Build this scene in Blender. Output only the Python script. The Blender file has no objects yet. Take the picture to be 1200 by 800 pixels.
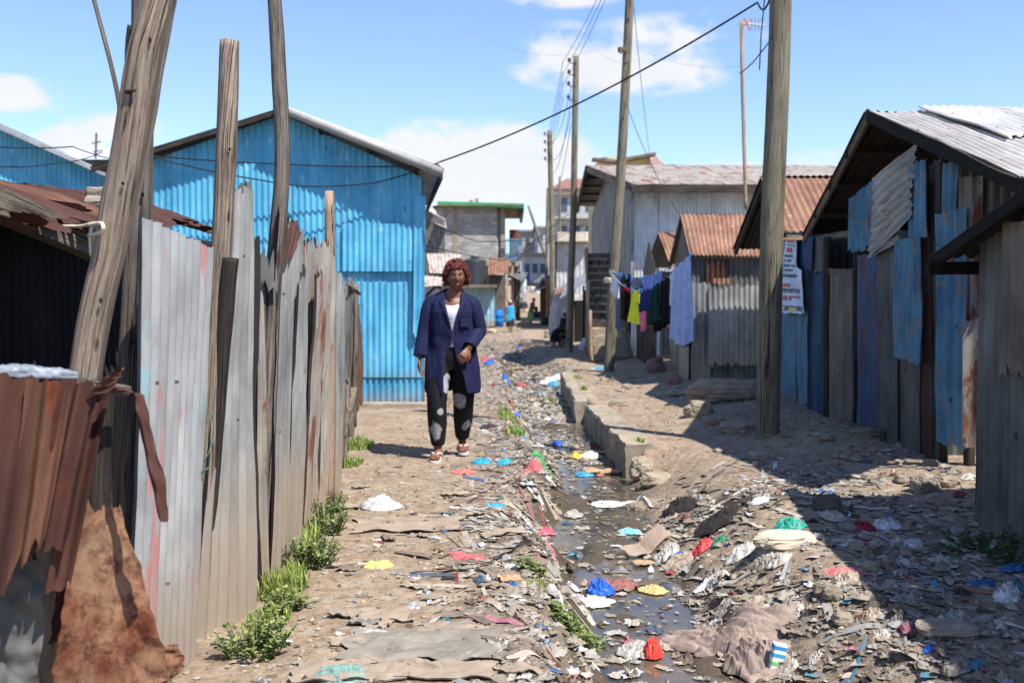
SKYS, SUNE, EXPO, CLOUD, SKY_DUST = .125, 4.8, .82, 4.6, .25
import bpy, math, random
import numpy as np
from mathutils import Vector, noise, Matrix
V = Vector
C = bpy.context.scene.collection
R = random.Random(11)
sin, cos, PI = math.sin, math.cos, math.pi
def nz(x, y=0.0, z=0.0): return noise.noise(V((x, y, z)))
def sstep(a, b, t):
    t = min(1, max(0, (t-a)/(b-a))); return t*t*(3-2*t)
def interp(tab, t):
    if t <= tab[0][0]: return tab[0][1]
    for (a, va), (b, vb) in zip(tab, tab[1:]):
        if t <= b: return va + (vb-va)*(t-a)/(b-a)
    return tab[-1][1]
def lerp(a, b, t): return a + (b-a)*t

# ---------------------------------------------------------------- camera geometry
F = 1167.0; CZ = 1.34; TH = math.atan(50/F)
def W(px, py, Y):
    """world point at depth Y along the line of sight of a place measured in the photograph"""
    u = (px-600)/F; v = (400-py)/F
    dy = cos(TH) + v*sin(TH); dz = v*cos(TH) - sin(TH)
    k = Y/dy
    return V((u*k, Y, CZ + dz*k))

# ---------------------------------------------------------------- terrain
ZC = [(0,0),(12,0),(22,-.08),(36,-.26),(48,-.36),(56,-.34),(64,-.05),(80,1.0),(100,2.3),(125,3.7),(180,4.6),(400,5.5),(3000,8)]
XC = [(0,.70),(3,.63),(4,.60),(5.1,.57),(6.2,.50),(7,.56),(8,.64),(9,.62),(10.6,.52),(12,.49),(13.3,.44),(15,.40),(17,.34),(20,.16),(25,0.0),(32,-.25),(45,-.4)]
WF = [(8.55,.985),(11.9,.87),(12.4,.80),(18,.87)]      # face of the concrete drain wall
def xc(Y): return interp(XC, Y) + .05*nz(Y*.9, 3.1)
def terr(x, Y):
    z = interp(ZC, Y)
    if Y > 60: return z
    fade = 1 - sstep(30, 46, Y)
    d = x - xc(Y)
    dep = -.275*fade
    wl = .15 + .08*nz(Y*1.3, 7.7) + .10*sstep(8.5, 11, Y)*(1-sstep(16, 22, Y))
    if d < 0:
        wl += .10*nz(Y*2.3, 3.3) + .05*nz(Y*6.1, 8.3)
        k = sstep(wl, wl+.38+.12*nz(Y*1.7, 12), -d)
        h = dep*(1-k) + k*(.015*nz(x*2, Y*.7))
        h += .02*math.exp(-((-d-.55)/.22)**2)*fade*(1+1.5*nz(Y*2.1, x*3))
    else:
        terrace = .06 + .08*sstep(1.6, 2.9, x) + .05*sstep(2.3, 3.0, x)
        if Y < 8.2:
            kk = sstep(wl, wl+1.0, d)
            h = dep*(1-kk) + kk*terrace*1.0
        else:
            kw = sstep(8.2, 8.7, Y)*(1-sstep(17.9, 18.6, Y))
            f = interp(WF, Y)
            k1 = sstep(wl, wl+.9, d)
            k2 = sstep(f+.08, f+.16, x)
            k = lerp(k1, k2, kw)
            h = dep*(1-k) + k*terrace
    if abs(d) < .6: h += fade*(max(0, nz(x*3.1, Y*2.2, 21)-.08)*.20 + .02*nz(x*9, Y*8, 4))*(1-sstep(.4,.6,abs(d)))
    # dirt heaps by the big pole and by the shack walls
    h += .10*math.exp(-(((x-2.55)/.45)**2 + ((Y-8.3)/1.0)**2))
    h += .07*math.exp(-(((x-2.1)/.35)**2 + ((Y-10.3)/.8)**2))
    h += .10*math.exp(-(((x-1.55)/.5)**2 + ((Y-6.0)/.5)**2))
    h += .09*math.exp(-(((x-1.35)/.35)**2 + ((Y-4.9)/.7)**2))
    h += .10*math.exp(-(((x+.15)/.25)**2 + ((Y-24)/5)**2))*fade
    return z + h
def litterd(x, Y):
    """how much loose litter lies here (0..1)"""
    d = x - xc(Y)
    a = .17 if d < -.5 else .9
    if -1.0 < d < -.3: a = lerp(.16, 1.0, sstep(1.0, .45, -d))
    if d > .2:
        if Y < 7.6: a = lerp(.85, .5, sstep(.3, 1.8, d))*(.35+1.1*max(0,.5+nz(x*1.7, Y*1.7, 31)*1.3)) * (1-.85*sstep(6.2, 7.4, Y - .35*(x-1)))
        elif Y < 18: a = 0.05
        else: a = .6*(1-sstep(.6, 1.4, d))
    if x < -1.0: a *= .3
    if Y > 13: a = max(a, .5 if -1.5 < d < .5 else a*.8)
    if Y > 40: a *= .35
    return a
def ground(x, Y):
    z = terr(x, Y)
    if Y < 40:
        L = litterd(x, Y)
        z += (.008 + .022*L)*nz(x*4.1, Y*4.1, 1.7) + (.004+.012*L)*nz(x*11, Y*11, 5.2) + .02*nz(x*1.1, Y*1.1, 9)
        if Y < 14: z += (.003+.006*L)*nz(x*27, Y*27, 2.2)
    return z
def G(px, py):
    """where the line of sight of a place in the photograph meets the ground"""
    Y = 2.0
    while Y < 150:
        p = W(px, py, Y)
        if p.z <= terr(p.x, Y): break
        Y *= 1.004
    return V((p.x, Y, ground(p.x, Y)))

# ---------------------------------------------------------------- mesh builder
class MB:
    def __init__(s): s.v = []; s.f = []; s.uv = []; s.c = []
    def add(s, vs, fs, uvs=None, col=None):
        o = len(s.v); s.v += [tuple(p) for p in vs]
        s.f += [tuple(i+o for i in f) for f in fs]
        s.uv += uvs if uvs else [(p[0]+p[1], p[2]) for p in vs]
        s.c += [col or (1,1,1,1)]*len(vs)
    def grid(s, fn, nu, nv, uvf=None, closeu=False, col=None):
        vs = []; uvs = []
        for j in range(nv+1):
            for i in range(nu + (0 if closeu else 1)):
                u, v = i/nu, j/nv
                vs.append(fn(u, v)); uvs.append(uvf(u, v) if uvf else (u, v))
        w = nu if closeu else nu+1
        fs = []
        for j in range(nv):
            for i in range(nu):
                a = j*w+i; b = j*w+(i+1) % w
                fs.append((a, b, b+w, a+w))
        s.add(vs, fs, uvs, col)
    def beam(s, p0, p1, w, h, up=V((0,0,1)), seg=None, wob=0.0, col=None):
        p0 = V(p0); p1 = V(p1); d = (p1-p0); L = d.length; d.normalize()
        side = d.cross(up)
        if side.length < 1e-3: side = d.cross(V((0,1,0)))
        side.normalize(); u2 = side.cross(d).normalized()
        seg = seg or (max(1, int(L/.25)) if wob else 1)
        vs = []; uvs = []; o = R.random()*50
        b = min(w, h)*.12
        prof = [(-w/2+b,-h/2),(w/2-b,-h/2),(w/2,-h/2+b),(w/2,h/2-b),(w/2-b,h/2),(-w/2+b,h/2),(-w/2,h/2-b),(-w/2,-h/2+b)]
        for k in range(seg+1):
            t = k/seg; c = p0 + (p1-p0)*t
            if wob: c = c + side*wob*nz(t*L*1.3+o, 1) + u2*wob*nz(t*L*1.3+o, 9)
            for q, (a, e) in enumerate(prof):
                vs.append(c + side*a + u2*e); uvs.append((o + q*.05, t*L))
        fs = []
        for k in range(seg):
            for q in range(8):
                fs.append((k*8+q, k*8+(q+1) % 8, (k+1)*8+(q+1) % 8, (k+1)*8+q))
        fs.append(tuple(range(7, -1, -1))); fs.append(tuple(range(seg*8, seg*8+8)))
        s.add(vs, fs, uvs, col)
    def box(s, lo, hi, col=None):
        (x0,y0,z0), (x1,y1,z1) = lo, hi
        s.beam(((x0+x1)/2,(y0+y1)/2,z0), ((x0+x1)/2,(y0+y1)/2,z1), x1-x0, y1-y0, up=V((0,1,0)), col=col)
    def tube(s, pts, rad, n=10, rough=0.0, flat=1.0, side=None, cap=True, sub=1, col=None, fr=6.0):
        pts = [V(p) for p in pts]
        if not hasattr(rad, '__len__'): rad = [rad]*len(pts)
        if sub > 1:
            P, Q = [], []
            m = len(pts)
            for i in range(m-1):
                a = pts[max(i-1,0)]; b = pts[i]; c = pts[i+1]; d = pts[min(i+2,m-1)]
                for k in range(sub):
                    t = k/sub
                    P.append(.5*((2*b) + (c-a)*t + (2*a-5*b+4*c-d)*t*t + (3*b-a-3*c+d)*t**3)); Q.append(lerp(rad[i], rad[i+1], t))
            P.append(pts[-1]); Q.append(rad[-1]); pts, rad = P, Q
        o = R.random()*50; vs = []; uvs = []; L = 0; u = None
        for k, p in enumerate(pts):
            d = (pts[min(k+1, len(pts)-1)] - pts[max(k-1, 0)]).normalized()
            if u is None:
                ref = V(side) if side else (V((1,0,0)) if abs(d.x) < .9 else V((0,1,0)))
                u = (ref - d*ref.dot(d)).normalized()
            else:
                u = (u - d*u.dot(d)).normalized()
            w = d.cross(u)
            if k: L += (p-pts[k-1]).length
            for q in range(n):
                a = 2*PI*q/n
                r = rad[k]*(1 + rough*(nz(cos(a)*1.3+o, sin(a)*1.3, L*1.2) + .5*nz(cos(a)*3+o, sin(a)*3, L*fr)))
                vs.append(p + u*cos(a)*r + w*sin(a)*r*flat); uvs.append((o+a/(2*PI)*rad[k]*6.3, L))
        fs = []
        for k in range(len(pts)-1):
            for q in range(n):
                fs.append((k*n+q, k*n+(q+1) % n, (k+1)*n+(q+1) % n, (k+1)*n+q))
        if cap:
            fs.append(tuple(range(n-1, -1, -1))); m = (len(pts)-1)*n; fs.append(tuple(range(m, m+n)))
        s.add(vs, fs, uvs, col)
    def ball(s, c, r, nu=12, nv=8, fn=None, col=None):
        c = V(c); r = r if hasattr(r, '__len__') else (r, r, r)
        vs = []; fs = []
        def P(d):
            k = fn(d) if fn else 1.0
            if isinstance(k, Vector): return c + k
            return c + V((d.x*r[0]*k, d.y*r[1]*k, d.z*r[2]*k))
        vs.append(P(V((0,0,-1))))
        for j in range(1, nv):
            t = -PI/2 + PI*j/nv
            for i in range(nu):
                a = 2*PI*i/nu; vs.append(P(V((cos(t)*cos(a), cos(t)*sin(a), sin(t)))))
        vs.append(P(V((0,0,1))))
        for i in range(nu): fs.append((0, 1+(i+1) % nu, 1+i))
        for j in range(nv-2):
            for i in range(nu):
                a = 1+j*nu+i; b = 1+j*nu+(i+1) % nu; fs.append((a, b, b+nu, a+nu))
        T = len(vs)-1
        for i in range(nu): fs.append((T, 1+(nv-2)*nu+i, 1+(nv-2)*nu+(i+1) % nu))
        s.add(vs, fs, None, col)
    def build(s, name, m, parent=None, smooth=False, cols=False, **tg):
        vs = np.array(s.v, dtype=float)
        if parent is not None: org = np.array(parent_loc(parent))
        else: org = np.array([(vs[:,0].min()+vs[:,0].max())/2, (vs[:,1].min()+vs[:,1].max())/2, vs[:,2].min()])
        if tg.get('at_origin'): org = np.zeros(3)
        tg.pop('at_origin', None)
        me = bpy.data.meshes.new(name)
        me.from_pydata((vs-org).tolist(), [], s.f)
        uvl = me.uv_layers.new(name='UVMap')
        li = np.zeros(len(me.loops), dtype=np.int32); me.loops.foreach_get('vertex_index', li)
        uvl.data.foreach_set('uv', np.array(s.uv, dtype=np.float32)[li].ravel())
        if cols:
            ca = me.color_attributes.new('tint', 'FLOAT_COLOR', 'POINT')
            ca.data.foreach_set('color', np.array(s.c, dtype=np.float32).ravel())
        if smooth: me.polygons.foreach_set('use_smooth', [True]*len(me.polygons))
        me.materials.append(m); me.update()
        o = bpy.data.objects.new(name, me); C.objects.link(o)
        if parent is not None:
            o.parent = parent; o.location = (0,0,0)
        else: o.location = org
        tagit(o, **tg)
        return o
def parent_loc(p):
    l = V((0,0,0))
    while p is not None: l += V(p.location); p = p.parent
    return l
def tagit(o, label=None, cat=None, group=None, kind=None):
    if label: o['label'] = label
    if cat: o['category'] = cat
    if group: o['group'] = group
    if kind: o['kind'] = kind
def thing(name, label, cat, loc, group=None):
    o = bpy.data.objects.new(name, None); C.objects.link(o); o.location = loc
    o.empty_display_size = .2
    tagit(o, label, cat, group); return o

# ---------------------------------------------------------------- materials
def lin(r, g, b):
    f = lambda c: (c/255/12.92) if c/255 <= .04045 else ((c/255+.055)/1.055)**2.4
    return (f(r), f(g), f(b), 1)
class NT:
    def __init__(s, name):
        s.m = bpy.data.materials.new(name); s.m.use_nodes = True
        s.t = s.m.node_tree; s.n = s.t.nodes; s.b = s.n['Principled BSDF']; s.out = s.n['Material Output']
    def node(s, ty, **kw):
        n = s.n.new(ty)
        for k, v in kw.items():
            if k.startswith('i_'):
                key = k[2:]; key = int(key) if key.isdigit() else key
                s.inp(n, key, v)
            else: setattr(n, k, v)
        return n
    def inp(s, n, key, v):
        if isinstance(v, bpy.types.NodeSocket): s.t.links.new(v, n.inputs[key])
        else: n.inputs[key].default_value = v
    def L(s, a, b): s.t.links.new(a, b)
    def uv(s, sc=(1,1,1)):
        t = s.node('ShaderNodeUVMap', uv_map='UVMap'); m = s.node('ShaderNodeMapping'); s.L(t.outputs[0], m.inputs[0]); m.inputs['Scale'].default_value = sc
        return m.outputs[0]
    def pos(s, sc=(1,1,1)):
        t = s.node('ShaderNodeNewGeometry'); m = s.node('ShaderNodeMapping'); s.L(t.outputs['Position'], m.inputs[0]); m.inputs['Scale'].default_value = sc
        return m.outputs[0]
    def noise(s, vec, scale=5, detail=4, rough=.55, dist=0.0, w=None):
        n = s.node('ShaderNodeTexNoise'); s.L(vec, n.inputs['Vector'])
        n.inputs['Scale'].default_value = scale; n.inputs['Detail'].default_value = detail; n.inputs['Roughness'].default_value = rough; n.inputs['Distortion'].default_value = dist
        return n.outputs['Fac']
    def ramp(s, fac, stops):
        n = s.node('ShaderNodeValToRGB'); s.L(fac, n.inputs[0]); e = n.color_ramp.elements
        while len(e) < len(stops): e.new(.5)
        for q, (p, c) in zip(e, stops):
            q.position = p; q.color = c if hasattr(c, '__len__') else (c,c,c,1)
        return n.outputs[0]
    def mix(s, fac, a, b, bt='MIX'):
        n = s.node('ShaderNodeMix', data_type='RGBA', blend_type=bt)
        s.inp(n, 0, fac); s.inp(n, 6, a); s.inp(n, 7, b); return n.outputs[2]
    def math(s, op, a, b=0.0, clamp=False):
        n = s.node('ShaderNodeMath', operation=op, use_clamp=clamp); s.inp(n, 0, a); s.inp(n, 1, b); return n.outputs[0]
    def bump(s, h, st=.3, dist=.01):
        n = s.node('ShaderNodeBump'); s.L(h, n.inputs['Height']); n.inputs['Strength'].default_value = st; n.inputs['Distance'].default_value = dist
        s.L(n.outputs[0], s.b.inputs['Normal'])
    def fin(s, col=None, rough=.7, metal=0.0, spec=.3):
        if col is not None: s.inp(s.b, 'Base Color', col)
        s.inp(s.b, 'Roughness', rough); s.inp(s.b, 'Metallic', metal); s.inp(s.b, 'Specular IOR Level', spec)
        return s.m
_c = {}
def tin_mat(key, c1, c2, rust=.25, dust=.0, metal=0.0, rough=.5, rustc=(lin(92,48,30), lin(150,84,52)), marks=None, seed=0.0, wear=0.0, wearc=lin(150,150,148)):
    """painted or galvanised corrugated sheet: blotches and streaks down the sheet, rust, scratches, dried mud at the foot"""
    if key in _c: return _c[key]
    t = NT('tin_'+key)
    off = t.node('ShaderNodeMapping'); t.L(t.uv(), off.inputs[0]); off.inputs['Location'].default_value = (seed*7.3, seed*3.1, seed)
    def sc(x, y):
        m = t.node('ShaderNodeMapping'); t.L(off.outputs[0], m.inputs[0]); m.inputs['Scale'].default_value = (x, y, 1); return m.outputs[0]
    n1 = t.noise(sc(3.4, 1.0), 1.7, 7, .62)
    n2 = t.noise(sc(1, 1), 2.3, 5, .6)
    n3 = t.noise(sc(40, 5), 1.0, 4, .7)
    f = t.ramp(n1, [(.32, 0), (.68, 1)])
    col = t.mix(f, c1, c2)
    f2 = t.ramp(n2, [(.35, .78), (.7, 1.12)])
    col = t.mix(1.0, col, f2, 'MULTIPLY')
    col = t.mix(t.ramp(n3, [(.58, 0), (.72, .28)]), col, (c1[0]*.45, c1[1]*.45, c1[2]*.45, 1))
    if wear:
        nw = t.noise(sc(5, 2.2), 2.4, 8, .72)
        col = t.mix(t.ramp(nw, [(.66-wear*.3, 0), (.70-wear*.3, .85)]), col, wearc)
    if marks:
        nm = t.noise(sc(3.2, .5), 1.9, 6, .75, .5)
        col = t.mix(t.ramp(nm, [(.57, 0), (.62, .75)]), col, marks[0])
        if len(marks) > 1:
            nm2 = t.noise(sc(2.0, .8), 1.5, 8, .8, .8)
            col = t.mix(t.ramp(nm2, [(.55, 0), (.62, .6)]), col, marks[1])
    # rust: patches + runs
    nr = t.noise(sc(2.2, .55), 2.2, 9, .68, .3)
    a = .78 - rust*.42
    fr = t.ramp(nr, [(a, 0), (min(.99, a+.07), .95)])
    nr2 = t.noise(sc(3, 2), 6, 6, .7)
    rc = t.mix(t.ramp(nr2, [(.35, 0), (.65, 1)]), rustc[0], rustc[1])
    col = t.mix(fr, col, rc)
    # nail holes and dings
    vo = t.node('ShaderNodeTexVoronoi'); t.L(sc(1, .55), vo.inputs['Vector']); vo.inputs['Scale'].default_value = 6.0
    hole = t.ramp(vo.outputs['Distance'], [(.045, .8), (.075, 0)])
    col = t.mix(hole, col, (.03,.025,.02,1))
    su = t.node('ShaderNodeSeparateXYZ'); t.L(t.uv(), su.inputs[0])
    fu = t.math('LESS_THAN', t.math('ABSOLUTE', t.math('SUBTRACT', t.math('FRACT', t.math('DIVIDE', su.outputs['X'], .228)), .5)), .030)
    fv = t.math('LESS_THAN', t.math('ABSOLUTE', t.math('SUBTRACT', t.math('FRACT', t.math('DIVIDE', su.outputs['Y'], .71)), .5)), .0085)
    fr_ = t.math('SUBTRACT', t.math('FRACT', t.math('DIVIDE', su.outputs['Y'], .71)), .5)
    run = t.math('MULTIPLY', t.math('LESS_THAN', t.math('ABSOLUTE', t.math('SUBTRACT', t.math('FRACT', t.math('DIVIDE', su.outputs['X'], .228)), .5)), .018), t.ramp(t.math('ADD', fr_, .5), [(.36, 0), (.5, .45), (.505, 0)]))
    col = t.mix(t.math('MULTIPLY', run, t.ramp(n2, [(.45,0),(.6,1)])), col, rustc[0])
    col = t.mix(t.math('MULTIPLY', t.math('MULTIPLY', fu, fv), .8), col, (.04,.03,.025,1))
    if dust:
        g = t.node('ShaderNodeNewGeometry'); sx = t.node('ShaderNodeSeparateXYZ'); t.L(g.outputs['Position'], sx.inputs[0])
        nd = t.noise(t.pos(), 3.0, 6, .65)
        hh = t.math('ADD', sx.outputs['Z'], t.math('MULTIPLY', nd, .55))
        fd = t.ramp(t.math('DIVIDE', hh, 2.0), [(0, .0), (.001, .85), ((.22+dust*.55)/2.0, .7), ((.34+dust*1.25)/2.0, 0)])
        col = t.mix(fd, col, lin(150,132,112))
    t.bump(t.math('ADD', n2, t.math('MULTIPLY', n3, .4)), .35, .012)
    rr = t.mix(fr, (rough,)*3+(1,), (.9,.9,.9,1))
    t.L(rr, t.b.inputs['Roughness'])
    if metal: t.L(t.math('MULTIPLY', t.math('SUBTRACT', 1.0, fr), metal), t.b.inputs['Metallic'])
    t.inp(t.b, 'Base Color', col); t.inp(t.b, 'Specular IOR Level', .3)
    _c[key] = t.m; return t.m
def wood_mat(key, c1, c2, crack=.5, moss=None):
    if key in _c: return _c[key]
    t = NT('wood_'+key)
    n1 = t.noise(t.uv((60, 2.2, 1)), 1.4, 8, .7, .5)
    n2 = t.noise(t.uv((3, .8, 1)), 1.7, 4, .6)
    n3 = t.noise(t.uv((130, 2.6, 1)), 1.2, 6, .72)
    col = t.mix(t.ramp(n1, [(.3, 0), (.7, 1)]), c1, c2)
    col = t.mix(t.ramp(n3, [(.38, crack), (.49, 0)]), col, (c1[0]*.18, c1[1]*.17, c1[2]*.16, 1))
    col = t.mix(1.0, col, t.ramp(n2, [(.3, .72), (.7, 1.15)]), 'MULTIPLY')
    vo = t.node('ShaderNodeTexVoronoi'); t.L(t.uv((4, 1, 1)), vo.inputs['Vector']); vo.inputs['Scale'].default_value = 2.6
    col = t.mix(t.ramp(vo.outputs['Distance'], [(.05, .85), (.09, 0)]), col, (.03,.02,.015,1))
    if moss: col = t.mix(t.ramp(n2, [(.5, 0), (.75, .6)]), col, moss)
    n4 = t.noise(t.uv((34, .55, 1)), 1.3, 3, .5, .3); n5 = t.noise(t.uv((9, 1.1, 1)), 1.0, 3, .5)
    ck = t.math('MULTIPLY', t.ramp(t.math('ABSOLUTE', t.math('SUBTRACT', n4, .5)), [(.006, 1), (.022, 0)]), t.ramp(n5, [(.45, 0), (.55, 1)]))
    col = t.mix(t.math('MULTIPLY', ck, .92), col, (.018,.014,.012,1))
    t.bump(t.math('SUBTRACT', t.math('ADD', t.math('MULTIPLY', n3, 1.2), n1), t.math('MULTIPLY', ck, 1.5)), 1.0, .012)
    _c[key] = t.fin(col, .85, 0, .2); return t.m
def plain_mat(key, c, rough=.8, var=.25, scale=6, metal=0.0, spec=.3, bump=.2, bd=.01):
    if key in _c: return _c[key]
    t = NT(key)
    n = t.noise(t.pos(), scale, 5, .6)
    d = tuple(max(0, x*(1-var)) for x in c[:3])+(1,); e = tuple(min(1, x*(1+var*.5)) for x in c[:3])+(1,)
    col = t.mix(t.ramp(n, [(.32, 0), (.68, 1)]), d, e)
    t.bump(n, bump, bd)
    _c[key] = t.fin(col, rough, metal, spec); return t.m
def cloth_mat(key, c, rough=.85, var=.18, sheen=.0):
    if key in _c: return _c[key]
    t = NT(key)
    n = t.noise(t.pos(), 9, 4, .6); n2 = t.noise(t.pos(), 260, 2, .5)
    d = tuple(x*(1-var) for x in c[:3])+(1,); e = tuple(min(1, x*(1+var)) for x in c[:3])+(1,)
    col = t.mix(t.ramp(n, [(.3, 0), (.7, 1)]), d, e)
    t.bump(t.math('ADD', n, t.math('MULTIPLY', n2, .25)), .25, .006)
    _c[key] = t.fin(col, rough, 0, .15); return t.m

# galvanised, rusty and painted sheets
g1 = lin(168,170,170); g2 = lin(205,208,208); gd1 = lin(110,110,106); gd2 = lin(150,152,148)
RU = (lin(84,44,30), lin(142,80,52)); RU2 = (lin(84,48,34), lin(128,78,55))
T = dict(
 white = tin_mat('white_galv', lin(132,133,134), lin(178,179,178), .22, .42, .1, .45, marks=(lin(178,110,104), lin(128,176,184)), seed=1),
 galv  = tin_mat('galv', lin(112,112,109), lin(160,160,156), .22, .55, .15, .5, seed=2),
 galv2 = tin_mat('galv_b', lin(106,107,106), lin(152,152,149), .38, .6, .1, .55, seed=3, rustc=RU2),
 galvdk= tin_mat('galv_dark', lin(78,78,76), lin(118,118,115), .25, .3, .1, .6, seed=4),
 shade = tin_mat('galv_old', lin(72,76,74), lin(112,114,109), .22, .12, .05, .7, seed=14, rustc=(lin(70,50,40), lin(104,74,56))),  # this and shade2: darkened galvanised copies, wall shade put into the colour
 shade2= tin_mat('galv_shaded_b', lin(92,86,78), lin(128,120,108), .3, .12, .0, .8, seed=15, rustc=(lin(70,50,40), lin(104,74,56))),
 rust  = tin_mat('rusty', lin(52,31,27), lin(86,52,42), .55, .0, 0, .75, seed=5, rustc=(lin(50,28,22), lin(92,46,32))),
 rust2 = tin_mat('rusty_b', lin(74,48,38), lin(114,80,62), .5, .0, 0, .8, seed=6, rustc=(lin(88,42,26), lin(124,60,36))),
 rustmix = tin_mat('rust_galv', lin(128,122,114), lin(160,152,140), .62, .3, .05, .65, seed=7, rustc=RU2),
 orange= tin_mat('rust_roof', lin(116,82,64), lin(146,110,88), .5, .0, 0, .7, seed=8, rustc=(lin(90,58,44), lin(118,76,56)), wear=.12, wearc=lin(214,190,168)),
 roofw = tin_mat('pale_roof', lin(164,156,148), lin(192,187,180), .34, .0, .05, .5, seed=9, rustc=(lin(140,92,66), lin(186,150,122))),
 roofr = tin_mat('patchy_roof', lin(156,146,134), lin(184,176,166), .60, .0, .0, .6, seed=10, rustc=(lin(118,66,46), lin(150,100,76))),
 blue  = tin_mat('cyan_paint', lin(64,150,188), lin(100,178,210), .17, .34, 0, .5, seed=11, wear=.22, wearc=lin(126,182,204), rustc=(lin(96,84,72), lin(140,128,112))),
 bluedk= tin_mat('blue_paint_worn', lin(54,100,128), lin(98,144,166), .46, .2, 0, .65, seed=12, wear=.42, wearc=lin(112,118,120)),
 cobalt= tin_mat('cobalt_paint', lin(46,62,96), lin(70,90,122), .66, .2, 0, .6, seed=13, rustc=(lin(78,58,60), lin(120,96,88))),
 shade_dark = tin_mat('shade_dark', lin(30,28,27), lin(50,47,45), .2, .0, 0, .85, seed=18),  # near-black: shade of roof undersides and shed inside put into the colour
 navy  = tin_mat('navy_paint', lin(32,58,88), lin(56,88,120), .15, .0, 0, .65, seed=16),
 wall  = tin_mat('pale_wall', lin(178,180,183), lin(208,210,213), .1, .0, .05, .5, seed=17),
 lblue = tin_mat('pale_blue_wall', lin(120,158,176), lin(150,186,200), .3, .1, 0, .6, seed=18),
)
M = dict(
 log = wood_mat('bleached_log', lin(132,112,95), lin(204,186,166), .85),
 log2 = wood_mat('grey_log', lin(98,88,78), lin(160,149,137), .8),
 logdk = wood_mat('dark_log', lin(52,46,42), lin(92,84,76), .5),
 pale = wood_mat('fresh_wood', lin(172,142,116), lin(204,178,150), .3),
 pole = wood_mat('treated_pole', lin(112,106,88), lin(154,146,124), .7),
 black = wood_mat('shade_knot_wood', lin(22,20,18), lin(44,40,37), .5),  # boards with the shade under the eaves put into the colour; also knots
 plank = wood_mat('plank', lin(98,88,76), lin(142,130,114), .5),
 dark = plain_mat('near_black', (.012,.011,.010,1), .95),  # flat near-black for counters, buttons and hair
 conc = plain_mat('old_concrete', lin(150,138,120), .95, .35, 7, bump=.6, bd=.03),
 stone = plain_mat('rubble_stone', lin(142,130,114), .95, .35, 9, bump=.6, bd=.03),
 stonedk = plain_mat('dark_stone', lin(88,82,74), .95, .35, 9, bump=.6, bd=.03),
 wire = plain_mat('black_cable', (.012,.012,.014,1), .6),
 wiregy = plain_mat('grey_wire', (.12,.12,.12,1), .6),
 rope = cloth_mat('rope', lin(205,196,170)),
 plaster = plain_mat('grey_render', lin(150,144,134), .9),
)
# ---------------------------------------------------------------- corrugated sheet
def tin(name, q, m, parent=None, pitch=.076, amp=.009, jt=0.0, jb=0.0, warp=.01, top=None, bot=None, res=8, rows=None, horiz=False, solid=False, **tg):
    """q = bottom-left, bottom-right, top-right, top-left; the waves run across u; top/bot: functions of u giving metres added along v"""
    bl, br, tr, tl = [V(p) for p in q]
    if horiz: bl, br, tr, tl = br, tr, tl, bl
    wid = max((br-bl).length, (tr-tl).length); hgt = max((tl-bl).length, (tr-br).length)
    n = ((br-bl).cross(tl-bl)); n = n.normalized() if n.length > 1e-9 else V((0,-1,0))
    nw = max(1, round(wid/pitch)); nu = max(4, int(nw*res)); nv = rows or max(2, min(14, int(hgt/.14)))
    vd = ((tl-bl)+(tr-br)).normalized(); o = R.random()*90
    mb = MB()
    ff = 2.6/res
    kt = [jt*abs(nz(i*ff+o, 3.3))*2.2 + jt*.5*nz(i*.23+o, 8) for i in range(nu+1)]
    kb = [jb*abs(nz(i*ff*.8+o, 13.3))*2.2 + jb*.5*nz(i*.21+o, 18) for i in range(nu+1)]
    def fn(u, v):
        i = int(round(u*nu))
        b = bl.lerp(br, u); t = tl.lerp(tr, u)
        if top: t = t + vd*top(u)
        if bot: b = b + vd*bot(u)
        t = t - vd*kt[i]; b = b + vd*kb[i]
        p = b.lerp(t, v)
        a = amp*cos(2*PI*u*nw)*(1 + .25*nz(u*wid*3+o, v*hgt*2))
        w = warp*(nz(u*wid*1.7+o, v*hgt*1.2, 4) + .4*nz(u*wid*6+o, v*hgt*4, 7))
        return p + n*(a+w)
    mb.grid(fn, nu, nv, lambda u, v: (o+u*wid, o*.37 % 7 + v*hgt))
    return mb.build(name, m, parent, smooth=(res >= 6), **tg)
def hang(x0, x1): return None
def wire(name, pts, r, m, sag=0.0, parent=None, n=16, **tg):
    P = [V(p) for p in pts]; out = []
    for a, b in zip(P, P[1:]):
        for k in range(n):
            t = k/n; p = a.lerp(b, t); p.z -= sag*4*t*(1-t); out.append(p)
    out.append(P[-1])
    mb = MB(); mb.tube(out, r, 5)
    return mb.build(name, m, parent, smooth=True, **tg)

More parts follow.
